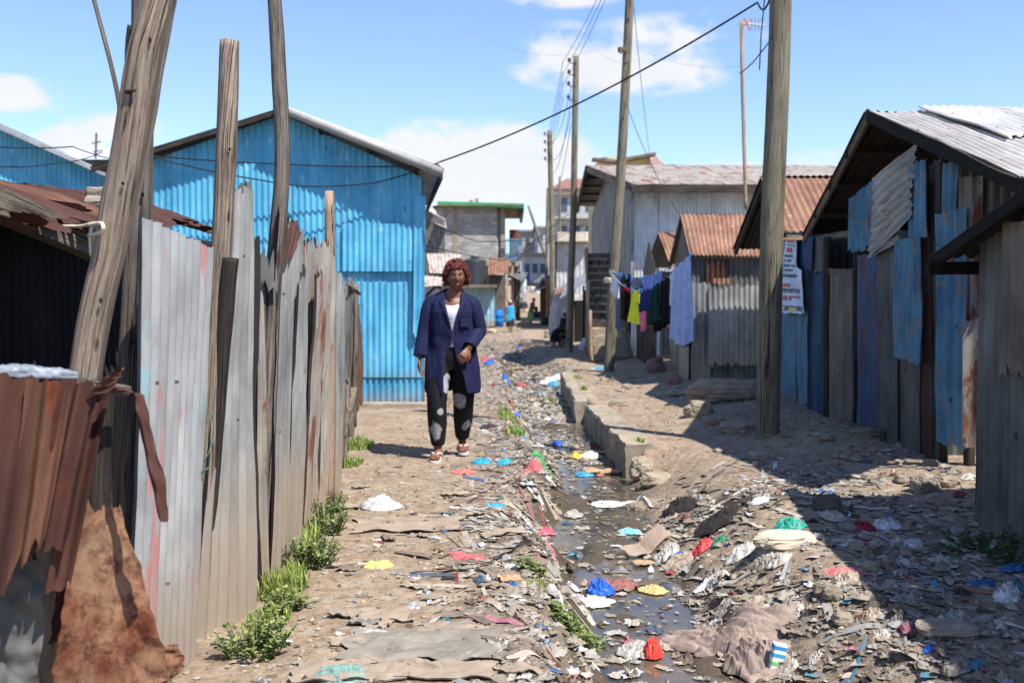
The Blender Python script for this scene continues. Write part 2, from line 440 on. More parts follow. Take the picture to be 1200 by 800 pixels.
# ================================================================ GROUND
def make_ground():
    xs = [-3000,-900,-300,-100,-40,-18,-10,-6.5,-4.5,-3.2,-2.4,-1.9] + [round(-1.6+.028*i, 4) for i in range(168)] + [3.3,3.6,4,4.6,5.5,7,10,16,30,70,200,700,3000]
    xs = [x for x in xs if not (x > 3.15 and x < 3.29)]
    ys = [-40,-10,-3,0,1.0,1.8,2.4]
    y = 2.8
    while y < 12: ys.append(y); y += max(.024, .0042*y)
    while y < 45: ys.append(y); y += .006*y
    while y < 140: ys.append(y); y += 2.0
    ys += [150,170,200,260,400,800,1500,3000]
    mb = MB(); nx = len(xs)
    vs = [(x, yy, ground(x, max(yy, 0))) for yy in ys for x in xs]
    fs = [(j*nx+i, j*nx+i+1, (j+1)*nx+i+1, (j+1)*nx+i) for j in range(len(ys)-1) for i in range(nx-1)]
    mb.add(vs, fs)
    me_cols = []
    for (x, yy, z) in vs:
        d = x - xc(max(yy,0)); L = litterd(x, yy) if yy < 60 else .3
        wet = (1-sstep(.2, .6, abs(d)))*(1-sstep(25, 40, yy))
        soot = math.exp(-(((x-1.45)/.55)**2 + ((yy-6.3)/.45)**2))
        mud = sstep(.35, 1.4, d)*(1-sstep(7.0, 8.4, yy))
        me_cols.append((wet, L, max(soot, 0), mud))
    mb.c = me_cols
    t = NT('earth')
    at = t.node('ShaderNodeVertexColor', layer_name='tint'); sp = t.node('ShaderNodeSeparateColor'); t.L(at.outputs['Color'], sp.inputs[0])
    wet, lit, soot = sp.outputs[0], sp.outputs[1], sp.outputs[2]
    n1 = t.noise(t.pos(), 2.2, 8, .65); n2 = t.noise(t.pos((1,1,1)), 16, 8, .7); n3 = t.noise(t.pos((1,.6,1)), 60, 4, .7)
    col = t.mix(t.ramp(n1, [(.35, 0), (.65, 1)]), lin(146,127,107), lin(174,155,133))
    col = t.mix(t.ramp(n2, [(.38, 0), (.62, 1)]), t.mix(1.0, col, (.62,.6,.58,1), 'MULTIPLY'), col)
    dk = t.mix(t.ramp(n2, [(.4, 0), (.6, 1)]), lin(88,77,66), lin(150,136,119))
    col = t.mix(t.math('MULTIPLY', t.ramp(t.math('ADD', lit, t.math('MULTIPLY', n1, .6)), [(.5, 0), (1.1, 1)]), .75), col, dk)
    # trodden scraps pressed in the dirt
    vo = t.node('ShaderNodeTexVoronoi'); t.L(t.pos((1,1.6,1)), vo.inputs['Vector']); vo.inputs['Scale'].default_value = 9
    vc = t.node('ShaderNodeSeparateColor'); t.L(vo.outputs['Color'], vc.inputs[0])
    scr = t.math('MULTIPLY', t.ramp(vc.outputs[0], [(.60, 0), (.62, .9)]), t.ramp(vo.outputs['Distance'], [(.35, 1), (.42, 0)]))
    scc = t.ramp(vc.outputs[1], [(0, lin(120,108,94)), (.4, lin(174,164,150)), (.8, lin(158,154,148)), (1, lin(146,112,102))])
    col = t.mix(t.math('MULTIPLY', scr, .6), col, scc)
    wm = t.ramp(t.math('ADD', wet, t.math('MULTIPLY', t.math('SUBTRACT', n2, .5), .8)), [(.25, 0), (.7, 1)])
    col = t.mix(t.math('MULTIPLY', wm, .85), col, lin(72,62,50))
    col = t.mix(t.math('MULTIPLY', t.ramp(t.math('ADD', soot, t.math('MULTIPLY', t.math('SUBTRACT', n2, .5), 1.4)), [(.35, 0), (.6, 1)]), .85), col, lin(48,44,40))
    peb = t.ramp(n3, [(.3, .5), (.45, 1)])
    col = t.mix(.6, col, t.mix(1.0, col, peb, 'MULTIPLY'))
    t.bump(t.math('ADD', t.math('MULTIPLY', n2, 1.0), t.math('MULTIPLY', n3, .5)), .8, .03)
    rg = t.ramp(wm, [(0, .95), (1, .45)])
    t.L(rg, t.b.inputs['Roughness'])
    t.inp(t.b, 'Base Color', col); t.inp(t.b, 'Specular IOR Level', .2)
    o = mb.build('ground', t.m, smooth=True, cols=True, at_origin=True, kind='structure')
    # drain water
    t = NT('drain_water')
    n1 = t.noise(t.pos(), 3.5, 5, .6, .4); n2 = t.noise(t.pos((1,.7,1)), 22, 4, .6)
    col = t.mix(t.ramp(n1, [(.35, 0), (.65, 1)]), lin(58,54,48), lin(96,84,66))
    scum = t.ramp(t.noise(t.pos(), 9, 8, .75, .8), [(.56, 0), (.62, 1)])
    col = t.mix(t.math('MULTIPLY', scum, .6), col, lin(140,128,104))
    t.L(t.ramp(scum, [(0, .07), (1, .6)]), t.b.inputs['Roughness'])
    t.bump(t.math('ADD', n2, scum), .12, .01)
    t.inp(t.b, 'Base Color', col); t.inp(t.b, 'Specular IOR Level', .7)
    mb = MB(); yy = [1.5+.25*i for i in range(150)]
    mb.grid(lambda u, v: V((xc(1.5+37*v) + (u-.5)*1.5*(1 if v < .5 else .8), 1.5+37*v, interp(ZC, 1.5+37*v) - .215)), 4, 150)
    # keep the sheet left of the concrete wall
    mb.v = [(min(x, (interp(WF, y_)+.06) if 8.4 < y_ < 18.2 else x), y_, z) for (x, y_, z) in mb.v]
    mb.build('water', t.m, smooth=True, at_origin=True, kind='structure')
make_ground()

# ---------------------------------------------------------------- drain walls
def drain_wall(y0, y1, w, label, seed):
    root = thing('concrete_drain_wall', label, 'drain wall', (interp(WF, y0), y0, -.3), 'broken concrete drain walls')
    n = int((y1-y0)/1.2)+1
    for k in range(n):
        a = y0+(y1-y0)*k/n; b = y0+(y1-y0)*(k+1)/n - .006
        mb = MB(); sk = R.uniform(-.008,.008); hz = R.uniform(-.008,.006)
        def fn(u, v, a=a, b=b, sk=sk, hz=hz):
            # closed profile round the wall section
            prof = [(0,-.42),(0,-.03),(.012,0),(.26,.0),(.29,-.03),(.29,-.42)]
            s = u*5; i = min(4, int(s)); p = V(prof[i]+(0,)).lerp(V(prof[i+1]+(0,)), s-i)
            Y = lerp(a, b, v)
            j = .022*nz(p.x*4+seed, Y*3, p.y*4)+.016*nz(p.x*11, Y*9+seed, p.y*11)+.007*nz(p.x*30, Y*26+seed, p.y*30)
            if i in (1,2): j -= .035*max(0, nz(Y*3.1+seed, 6.6))
            if 0 < u < 1: bx, bz = j, .7*j
            else: bx = bz = 0
            return V((interp(WF, Y) + p.x + sk + bx, Y, .075 + interp(ZC, Y) + p.y + hz + bz))
        mb.grid(fn, 25, 26)
        for end in (0, 26):
            idx = [end*26+i for i in range(26)]
            mb.f.append(tuple(idx if end == 0 else idx[::-1]))
        mb.build('concrete_block', M['conc'], root, smooth=False)
drain_wall(8.6, 11.85, 0, 'broken concrete drain wall, nearer length beside the water', 3)
drain_wall(12.4, 17.9, 0, 'long concrete drain wall, farther length behind the gap', 8)
def slab(name, c, sx, sy, sz, rx, ry, rz, m, **tg):
    mb = MB(); R0 = Matrix.Rotation(rz,3,'Z') @ Matrix.Rotation(rx,3,'X') @ Matrix.Rotation(ry,3,'Y'); c = V(c); o = R.random()*30
    def f(d):
        mx = max(abs(d.x), abs(d.y), abs(d.z)); e = d/mx
        e = e.lerp(d*1.25, .18); n_ = 1+.12*nz(e.x*2+o, e.y*2, e.z*2)+.05*nz(e.x*7+o, e.y*7, e.z*7)
        return R0 @ V((e.x*sx/2*n_, e.y*sy/2*n_, e.z*sz/2*n_))
    mb.ball(c, 1, 24, 16, f)
    return mb.build(name, m, None, smooth=False, **tg)
slab('concrete_slab', G(655,497)+V((0,0,.02)), .34,.5,.07, .15,-.25,.5, M['conc'], label='fallen grey concrete slab in the gap between drain walls', cat='slab')

# ================================================================ LEFT SIDE
fence = thing('corrugated_fence', 'patched fence of upright corrugated sheets along the left side of the path', 'fence', (-1.15, 5.0, 0))
def FS(q, m, lab=None, par=None, name='corrugated_sheet', **k):
    k.setdefault('jt', .02); k.setdefault('warp', .018); k.setdefault('amp', .013)
    return tin(name, [W(*p) for p in q], m, par or fence, label=lab, **k)
FS([(148,905,3.0),(222,800,3.72),(246,288,3.72),(163,250,3.02)], T['white'], 'whitish sheet with red and turquoise smears', jt=.012, warp=.012)
FS([(222,812,3.85),(299,742,4.3),(292,212,4.42),(262,228,4.05)], T['galv'], 'leaning weathered grey sheet', top=lambda u: -.05*abs(u-.5), warp=.025)
FS([(268,700,4.2),(292,690,4.36),(293,208,4.48),(272,222,4.3)], T['galvdk'], 'dark grey sheet edge behind the leaning one', warp=.02)
FS([(300,705,4.58),(311,698,4.66),(306,330,4.66),(296,300,4.58)], T['rustmix'], 'rust stained sliver between two sheets', jt=.08, par=None)
FS([(284,705,4.40),(299,700,4.56),(301,268,4.56),(286,292,4.42)], T['shade_dark'], 'added near-black sheet standing for shade in the gap', jt=.09, warp=.03)  # added sheet, dark shade of the gap put into its colour
FS([(333,672,5.02),(350,650,5.22),(362,300,5.22),(345,330,5.05)], T['galv'], 'creased lighter sheet overlapping its neighbours', jt=.07, warp=.035)
FS([(356,640,5.4),(366,628,5.6),(378,310,5.6),(366,320,5.4)], T['rustmix'], 'rust streaked overlap strip', jt=.06, warp=.03)
FS([(300,345,4.56),(322,350,4.72),(318,292,4.72),(296,300,4.58)], T['galvdk'], 'crumpled dark scrap nailed near the top', jt=.08, jb=.08, warp=.04)
FS([(296,700,4.62),(314,690,4.72),(308,288,4.72),(288,282,4.62)], T['galvdk'], 'narrow torn dark sheet', jt=.06)
FS([(313,694,4.72),(347,652,5.2),(352,268,5.2),(326,246,4.75)], T['galv2'], 'grey sheet rusty along its top', jt=.07, warp=.03)
FS([(318,330,4.70),(338,300,4.9),(352,262,5.1),(326,236,4.7)], T['rust'], 'brown rust cap torn at the top', jt=.05, warp=.03)
FS([(341,658,5.2),(374,612,5.95),(386,282,5.95),(350,272,5.25)], T['rustmix'], 'streaked sheet with orange rust runs', jt=.06, warp=.03)
FS([(370,615,5.9),(381,600,6.1),(391,300,6.1),(378,285,5.95)], T['rustmix'], 'narrow strip rusted brown', jt=.02)
FS([(378,602,6.15),(398,572,6.9),(404,330,6.9),(386,300,6.2)], T['galv'], 'pale grey upright sheet', jt=.07)
FS([(394,470,6.95),(407,440,7.8),(413,345,7.8),(399,352,7.0)], T['galvdk'], 'loose grey sheet hanging at the far end', jb=.06, warp=.05)
FS([(404,505,8.3),(414,480,10.0),(413,352,10.0),(405,380,8.4)], T['rustmix'], 'rusty torn sheet near the blue house', jt=.08, jb=.05, warp=.05)
FS([(411,492,9.6),(425,474,11.2),(421,348,11.0),(412,360,9.7)], T['rust2'], 'last rusty sheet beside the blue house', jt=.09, jb=.06, warp=.05)
for (a, b, r, mm) in [((385,592,6.2),(386,224,6.2),.034,'pale'),((398,548,7.6),(404,335,7.6),.03,'log2'),((404,530,8.6),(410,325,8.6),.03,'log2'),((414,500,9.6),(417,332,9.6),.03,'log2'),((405,335,8.2),(421,344,9.2),.02,'log2'),((303,690,4.85),(312,320,4.9),.03,'logdk')]:
    mb = MB(); mb.tube([W(*a), W(*a).lerp(W(*b), .5)+V((.008,0,0)), W(*b)], [r*1.1, r, r*.9], 10, .18, sub=5); mb.build('post', M[mm], fence, smooth=True)
mb = MB(); mb.beam(W(397,512,7.9), W(411,455,8.8), .12, .02); mb.build('board', M['plank'], fence, label='grey board leaning slantwise')
mb = MB(); mb.beam(W(401,528,8.3)+V((0,0,-.05)), W(402,455,8.5), .09, .02); mb.beam(W(409,505,9.5)+V((0,0,-.05)), W(409,450,9.6), .1, .02); mb.build('board', M['plank'], fence)
# back rails seen in the gaps
mb = MB(); mb.beam(W(250,470,4.0)+V((-.06,0,0)), W(410,430,9.0)+V((-.06,0,0)), .05,.07, wob=.03); mb.build('rail', M['logdk'], fence)
# wire twist
mb = MB(); mb.tube([W(232,545,3.75),W(241,538,3.73),W(250,510,3.75),W(249,482,3.75)], .0025, 5, sub=5); mb.tube([W(232,552,3.75)+V((.02,-.03,0)),W(240,551,3.7),W(247,546,3.73)], .003, 5); mb.build('tie_wire', plain_mat('green_wire', lin(60,120,105)), fence, smooth=True)

# tall posts
def log(name, pts, rad, m, label, cat='post', rough=.16, n=16, **k):
    mb = MB(); mb.tube([W(*p) for p in pts], rad, n, rough, sub=8)
    return mb.build(name, m, None, smooth=True, label=label, cat=cat, **k)
def knots(o, pts, px_r):
    for (px, py, Y) in pts:
        q = MB(); c = W(px, py, Y)
        q.ball(c, (px_r*R.uniform(.7,1.1), .006, px_r*R.uniform(1.2,2.0)), 12, 8, lambda d: 1+.15*nz(d.x*2, d.z*2, px)); q.build('knot', M['black'], o, smooth=True)
o = log('wooden_pole', [(48,900,2.95),(98,450,2.95),(128,290,2.95),(155,160,2.95),(172,60,2.95),(197,-60,2.95)], [.05,.046,.046,.050,.051,.046], M['log'], 'thick bleached tree trunk pole leaning right, nearest the camera')
mb = MB(); mb.tube([W(154,98,2.96),W(151,60,2.95),W(153,30,2.93)], [.02,.012,.010], 8, .2, sub=4); mb.tube([W(148,108,2.9),W(158,106,2.88)], [.007,.004], 6); mb.build('branch_stub', M['logdk'], o, smooth=True)
knots(o, [(144,215,2.895),(176,47,2.895),(118,352,2.90)], .0042)
o = log('wooden_pole', [(138,880,3.35),(146,560,3.35),(152,420,3.35),(163,260,3.35),(166,120,3.35),(168,-60,3.35)], [.045,.042,.04,.041,.036,.034], M['log2'], 'straight grey trunk pole just behind the leaning trunk')
knots(o, [(166,205,3.305),(167,228,3.305),(155,400,3.305)], .006)
o = log('wooden_pole', [(232,790,4.02),(240,560,4.0),(252,420,3.98),(259,290,3.96),(265,160,3.95),(268,48,3.95)], [.036,.038,.041,.042,.042,.036], M['log'], 'bleached pole with sawn top between two fence sheets')
knots(o, [(269,175,3.905)], .005)
o = log('wooden_pole', [(300,712,4.78),(311,560,4.78),(320,340,4.78),(331,200,4.78),(327,90,4.78),(318,-50,4.78)], [.046,.044,.040,.038,.037,.034], M['log2'], 'tall thin wooden pole rising beside the blue gable')
log('wooden_pole', [(226,800,4.1),(246,600,4.04),(262,380,3.96),(270,302,3.94)], [.022,.028,.034,.034], M['logdk'], 'short dark cut post leaning against the grey sheet')
log('thin_branch', [(143,200,6.0),(142,138,6.0),(131,80,6.0),(110,0,6.0),(104,-30,6.0)], [.017,.017,.014,.013,.012], M['log2'], 'thin bare crooked stick leaning behind the trunk', 'stick', n=8)

# near rusty fence
rf = thing('rusty_fence', 'nearest fence of dark red rusty corrugated sheets in the left corner', 'fence', tuple(W(60,900,2.55)))
rf.location.z = 0
def RS(q, m, lab=None, **k): return tin('corrugated_sheet', [W(*p) for p in q], m, rf, label=lab, **{**dict(jt=.02, jb=.05, warp=.03, amp=.012), **k})
RS([(-75,730,2.42),(5,708,2.46),(48,438,2.52),(-40,430,2.42)], T['rust'])
RS([(5,690,2.48),(52,640,2.50),(88,446,2.56),(34,440,2.50)], T['rust2'])
RS([(28,658,2.53),(82,645,2.53),(122,446,2.60),(78,441,2.56)], T['rust'])
RS([(54,700,2.56),(84,690,2.57),(129,462,2.62),(98,452,2.6)], T['rust'], 'long narrow rust red strip', jb=.03)
mb = MB(); mb.tube([W(-40,438,2.56),W(40,438,2.58),W(108,452,2.66),W(150,458,2.75)], [.02,.02,.018,.016], 8, .3, sub=5); mb.build('rail', M['log2'], rf, smooth=True)
mb = MB(); mb.tube([W(-40,437,2.50),W(20,437,2.52),W(66,439,2.55),(W(90,440,2.6))], [.011,.013,.012,.006], 14, 1.3, sub=14, fr=60); mb.build('plastic_wrap', plain_mat('blue_grey_plastic', lin(130,138,146), .4, .3, 30), rf, smooth=True, label='crumpled grey plastic over the rail')
for (px, Yp) in ((20,2.75),(118,2.8)):
    mb = MB(); mb.tube([W(px-8,950,Yp),W(px,445,Yp)], [.035,.03], 9, .15, sub=6); mb.build('post', M['logdk'], rf, smooth=True)
def ribbon(name, pts, widths, m, parent=None, side=V((1,0,0)), cr=.01, seed=0, **tg):
    pts = [W(*p) for p in pts]; n = len(pts)-1; mb = MB()
    def fn(u, v):
        s = v*n; i = min(n-1, int(s)); t = s-i
        p = pts[i].lerp(pts[i+1], t); w = lerp(widths[i], widths[i+1], t)
        e = 1+.30*nz(v*7+seed, 2 if u < .5 else 7)
        q = p + side*(u-.5)*w*e
        return q + V((0,-1,0))*cr*(nz(u*2+seed, v*12)+ .8*sin(u*6.3+seed))
    L = sum((a-b).length for a, b in zip(pts, pts[1:]))
    mb.grid(fn, 10, 12*n, lambda u, v: (u*widths[0]+seed, v*L))
    return mb.build(name, m, parent, smooth=True, **tg)
ribbon('rust_flap', [(112,472,2.58),(120,458,2.56),(132,442,2.55),(144,430,2.55)], [.07,.085,.065,.012], T['rust2'], rf, V((.9,-.3,.2)), seed=2, label='torn rust flap standing above the rail')
ribbon('rust_strip', [(112,462,2.56),(140,456,2.58),(160,460,2.58),(168,500,2.58),(183,560,2.58),(190,610,2.58)], [.02,.045,.04,.04,.05,.03], T['rust'], rf, V((.8,.1,-.35)), cr=.012, seed=5, label='long torn rust strip hanging over the white sheet')
def rust_mottle():
    t = NT('mottled_rust'); n1 = t.noise(t.pos(), 5, 8, .7, .6); n2 = t.noise(t.pos(), 22, 8, .75); n3 = t.noise(t.pos(), 2.4, 4, .6)
    col = t.mix(t.ramp(n1, [(.40,0),(.56,1)]), lin(92,48,30), lin(136,104,80)); col = t.mix(t.ramp(n2, [(.5,0),(.62,.8)]), col, lin(58,28,22))
    col = t.mix(t.ramp(n3, [(.52,0),(.62,.6)]), col, lin(126,110,94)); t.bump(n2, .6, .006); return t.fin(col, .85, 0, .2)
RM = rust_mottle()
def crump_sheet(name, corners, m, parent=None, amp=.03, fr=6, nu=60, nv=60, seed=0, edge=.04, **tg):
    bl, br, tr, tl = [V(p) for p in corners]; n = (br-bl).cross(tl-bl).normalized(); mb = MB()
    wid = (br-bl).length; hg = (tl-bl).length
    def fn(u, v):
        uu = u + (u-.5)*edge*(nz(v*4+seed, 1)+.35*nz(v*13+seed, 1))*4; vv = v + (v-.5)*edge*(nz(u*3+seed, 5)+.3*nz(u*9+seed, 5))*3
        p = bl.lerp(br, uu).lerp(tl.lerp(tr, uu), vv)
        a, b = u*wid*fr, v*hg*fr
        h = abs(nz(a+seed, b)) + .5*abs(nz(a*2.3+seed, b*2.3, 3)) + .25*nz(a*5, b*5+seed)
        return p + n*amp*(h*2-1) + n*amp*1.3*nz(u*wid*2+seed, v*hg*2, 6)
    mb.grid(fn, nu, nv, lambda u, v: (seed+u*wid, v*hg))
    return mb.build(name, m, parent, smooth=False, **tg)
crump_sheet('rusted_sheet', [W(55,830,2.62), W(205,800,2.75), W(140,590,2.75), W(92,600,2.62)], RM, None, .014, 3.2, seed=4, edge=.07, label='crumpled orange brown rusted sheet at the foot of the white sheet', cat='metal sheet')
crump_sheet('rusted_sheet', [W(160,840,2.8), W(220,780,2.85), W(205,755,2.85), W(150,770,2.8)], RM, None, .015, 7, seed=9, edge=.07, nu=24, nv=16, label='small curled rust flake lying low in the left corner', cat='metal sheet')
crump_sheet('grey_tarpaulin', [W(-40,880,2.6), W(45,860,2.6), W(48,665,2.6), W(-30,640,2.62)], plain_mat('grey_tarp', lin(84,82,79), .7, .3, 12), None, .03, 4, seed=14, label='dirty grey tarpaulin hanging under the rusty sheets at the left edge', cat='tarpaulin')
crump_sheet('rusted_sheet', [W(60,760,2.75), W(150,700,2.9), W(122,480,2.9), W(98,470,2.75)], T['rust'], None, .03, 4, seed=24, edge=.06, label='dark rusted sheet standing in shadow behind the rusty fence', cat='metal sheet')

# dark shed behind the fence, left
shed = thing('tin_shed', 'low dark shed with a torn red rust roof behind the left fence', 'shed', (-2.0, 4.4, 0))
def roof_p(x, Y): return V((x, Y, 1.60 + (-1.55-x)*.27 + (Y-3.4)*.03))
for k, (a, b) in enumerate([(2.6,3.35),(3.25,4.1),(4.0,4.8),(4.7,5.6),(5.5,6.8)]):
    e = [-1.56,-1.50,-1.66,-1.74,-1.95][k]
    bk = [-3.3,-3.0,-2.55,-2.6,-2.7][k]; tl_ = V((0,0,[.06,.0,.05,-.02,.03][k]))
    tin('roof_sheet', [roof_p(e, a)+tl_, roof_p(e, b)-tl_*.6, roof_p(bk, b), roof_p(bk, a)], T['rust'] if k != 2 else T['rust2'], shed, jb=.13, jt=.08, warp=.05, amp=.016)
mb = MB(); mb.beam(W(-60,215,3.0), W(114,290,3.85), .05, .11, wob=.01); mb.build('beam', M['plank'], shed, label='weathered grey eave beam')
tin('wall', [V((-2.15,2.2,0)),V((-2.15,7.2,0)),V((-2.15,7.2,1.75)),V((-2.15,2.2,1.72))], T['shade_dark'], shed, res=6)
tin('wall', [V((-3.6,7.2,0)),V((-2.1,7.2,0)),V((-2.1,7.2,1.7)),V((-3.6,7.2,2.1))], T['shade_dark'], shed, res=6)
for Yp in (3.2, 5.0, 6.6):
    mb = MB(); mb.tube([V((-1.72,Yp,-.05)),V((-1.72,Yp,1.58))], .03, 8, .15, sub=4); mb.build('post', M['logdk'], shed, smooth=True)
mb = MB(); mb.tube([W(72,265,3.45),W(95,265,3.4),W(112,262,3.3),W(118,275,3.0),W(108,300,3.0),W(107,270,3.0),(W(116,262,3.02))], .006, 6, sub=6)
mb.tube([W(104,264,3.03),W(119,262,2.88),W(119,272,2.88),W(104,276,3.02)], .006, 6, sub=6); mb.build('rope', M['rope'], None, smooth=True, label='white rope knotted round the leaning trunk', cat='rope')
slab('roof_stone', roof_p(-2.0,5.0)+V((0,0,.06)), .22,.2,.12, 0,0,.3, M['stone'], label='pale round stone lying on the rusty shed roof', cat='stone')

nb = thing('tin_hut', 'weathered tin hut standing left of the dark shed', 'hut', (-6.8, 7, 0))
tin('wall', [V((-4.9,9,-.05)),V((-4.9,5,-.05)),V((-4.9,5,1.9)),V((-4.9,9,1.9))][::1], T['galv2'], nb, res=6)
tin('wall', [V((-8.8,5,-.05)),V((-4.9,5,-.05)),V((-4.9,5,1.9)),V((-8.8,5,1.9))], T['galv'], nb, res=6, top=lambda u: .6*(1-abs(2*u-1)))
tin('roof', [V((-4.6,4.8,1.85)),V((-4.6,9.2,1.85)),V((-6.85,9.2,2.5)),V((-6.85,4.8,2.5))], T['roofr'], nb, res=6)
tin('roof', [V((-9.1,9.2,1.85)),V((-9.1,4.8,1.85)),V((-6.85,4.8,2.5)),V((-6.85,9.2,2.5))], T['rustmix'], nb, res=6)
# ---------------------------------------------------------------- blue gable house
bh = thing('blue_house', 'bright blue corrugated iron house with a gabled roof', 'house', (-3.0, 12.5, 0))
x0, x1 = -4.9, W(496,300,12.5).x
xr, zr = W(330,0,12.5).x, W(0,135,12.5).z; ze = W(0,208,12.5).z; zl = W(0,178,12.5).z
def gable(u):
    x = lerp(x0, x1, u)
    return (lerp(zl-.25, zr, (x-x0)/(xr-x0)) if x < xr else lerp(zr, ze, (x-xr)/(x1-xr)))
zA = W(0,442,12.5).z; zB = W(0,318,12.5).z
Yh = 12.5
tin('wall', [V((x0,Yh+.02,-.05)),V((x1,Yh+.02,-.05)),V((x1,Yh+.02,zA+.03)),V((x0,Yh+.02,zA+.03))], tin_mat('cyan_muddy', lin(48,136,180), lin(90,160,188), .3, .12, 0, .6, seed=21, wear=.2, wearc=lin(150,135,115)), bh, res=8, warp=.008, label='mud stained lowest row of blue sheets')
tin('wall', [V((x0,Yh,zA)),V((x1,Yh,zA)),V((x1,Yh,zB+.03)),V((x0,Yh,zB+.03))], T['blue'], bh, warp=.010)
tin('wall', [V((x0,Yh-.022,zB)),V((x1-.02,Yh-.022,zB)),V((x1-.02,Yh-.022,zB+1)),V((x0,Yh-.022,zB+1))], T['blue'], bh, warp=.010, top=lambda u: gable(u)-zB-1, rows=8)
# the row of sheets above the overlap on the right is a little lower
tin('patch_sheet', [W(402,318,Yh-.05),W(494,318,Yh-.05),W(494,262,Yh-.05),W(402,262,Yh-.05)], T['blue'], bh, warp=.006)
tin('corner_sheet', [W(484,395,Yh-.07),W(497,395,Yh-.07),W(499,230,Yh-.07),W(486,230,Yh-.07)], T['blue'], bh, amp=.005, warp=.03, jb=.05)
bx, by = -1.65, 16.5
tin('wall', [V((x1,Yh,-.05)),V((bx,by,-.05)),V((bx,by,ze)),V((x1,Yh,ze))], T['blue'], bh, res=6)
tin('wall', [V((x0-.4,by,-.05)),V((bx,by,-.05)),V((bx,by,ze)),V((x0-.4,by,ze))], T['blue'], bh, res=4)
# roof slopes
ro = W(517,201,12.25); rk = W(327,128,12.25)
rback = V((ro.x-.55, by+.2, ro.z)); rkb = V((rk.x-.45, by+.2, rk.z))
tin('roof', [ro, rback, rkb, rk], T['roofw'], bh, res=6, label='right roof slope')
lo = V((x0-.25, 12.25, zl-.28+.06)); tin('roof', [rk, rkb, V((lo.x-.4, by+.2, lo.z)), lo], T['galvdk'], bh, res=6, label='left roof slope')
mb = MB(); mb.tube([rk+V((-.05,-.03,.03)), ro+V((.02,-.03,-.02))], [.055,.075], 8, .05, flat=.8); mb.build('ridge_flashing', T['galvdk'] if 0 else plain_mat('grey_flashing', lin(150,150,148), .5, .2, 9), bh, smooth=True, label='grey folded flashing on the right rake')
mb = MB(); mb.tube([rk+V((0,-.02,.045)), ro+V((0,-.02,.06))], [.02,.022], 6); mb.build('ridge_flashing', plain_mat('white_edge', lin(190,190,190), .5), bh)
mb = MB(); mb.beam(rk+V((0,.02,-.03)), lo+V((0,.02,-.03)), .03, .06, wob=.01); mb.build('rake_board', M['logdk'], bh)
mb = MB(); mb.beam(ro+V((0,.0,-.06)), rback+V((0,0,-.06)), .04, .08); mb.build('eave_board', M['logdk'], bh)
for t_ in (.25,.55,.85):
    q0 = rk.lerp(ro, t_); mb = MB(); mb.beam(q0+V((0,.02,-.06)), q0+V((-.5,4.2,-.06)), .04,.05); mb.build('purlin', M['logdk'], bh)
for k, z_, in enumerate((.62, 1.5)):
    pass
mb = MB(); mb.box((x0,12.2,-.1),(x1+.12,12.48,.05)); mb.build('plinth', M['conc'], bh)
wire('facade_wire', [W(150,180,12.1), W(325,192,12.2), W(478,195,12.3), W(500,192,12.2)], .009, M['wire'], .015, label='upper dark wire strung across the blue house front', cat='wire')
wire('facade_wire', [W(140,165,12.0), W(200,190,12.1), W(350,218,12.2), W(440,214,12.3), W(515,190,12.2)], .009, M['wire'], .02, label='lower sagging wire strung across the blue house front', cat='wire')

# second blue house and the grey roof behind the shed
b2 = thing('blue_house', 'far blue iron house with a pale roof edge at the left frame', 'house', (-8.5, 16, 0))
tin('wall', [W(-120,420,15.5),W(128,420,15.5),W(128,207,15.5),W(-120,207,15.5)], T['blue'], b2, res=4, rows=4, top=lambda u: 1.46*(1-u))
tin('roof', [W(130,204,15.2),W(118,204,19.5),W(-180,80,19.5),W(-120,92,15.2)], T['wall'], b2, res=4, label='pale roof slope')
mb = MB(); mb.beam(W(132,208,15.1), W(-120,96,15.1), .05,.07); mb.build('rake_board', plain_mat('grey_edge', lin(150,152,156), .5), b2)
g = thing('grey_roofed_shed', 'far shed with a pale grey roof between the two blue houses', 'shed', (-9.5,23,0))
tin('roof', [W(66,186,22),W(134,186,22),W(128,173,25),W(84,173,25)], T['wall'], g, res=4)
tin('wall', [W(66,360,22.2),W(134,360,22.2),W(134,187,22.2),W(66,187,22.2)], T['galvdk'], g, res=4)
mb = MB(); mb.tube([W(112,186,21.5),W(113,156,21.5)], .025, 6); mb.tube([W(108,168,21.5),W(118,166,21.5)], .015, 5); mb.tube([W(109,178,21.5),W(120,176,21.5)], .015, 5); mb.build('roof_aerial', M['wiregy'], None, label='small bent aerial on the far grey roof', cat='aerial')
wire('cable', [W(-30,170,9), W(85,172,10), W(150,190,12.0)], .006, M['wire'], .02, label='dark cable crossing the far blue house at the left edge', cat='cable')
wire('cable', [W(-30,192,9), W(60,192,10), W(120,178,11.5)], .006, M['wire'], .03, label='lower cable sagging below the far roof edge at the left', cat='cable')
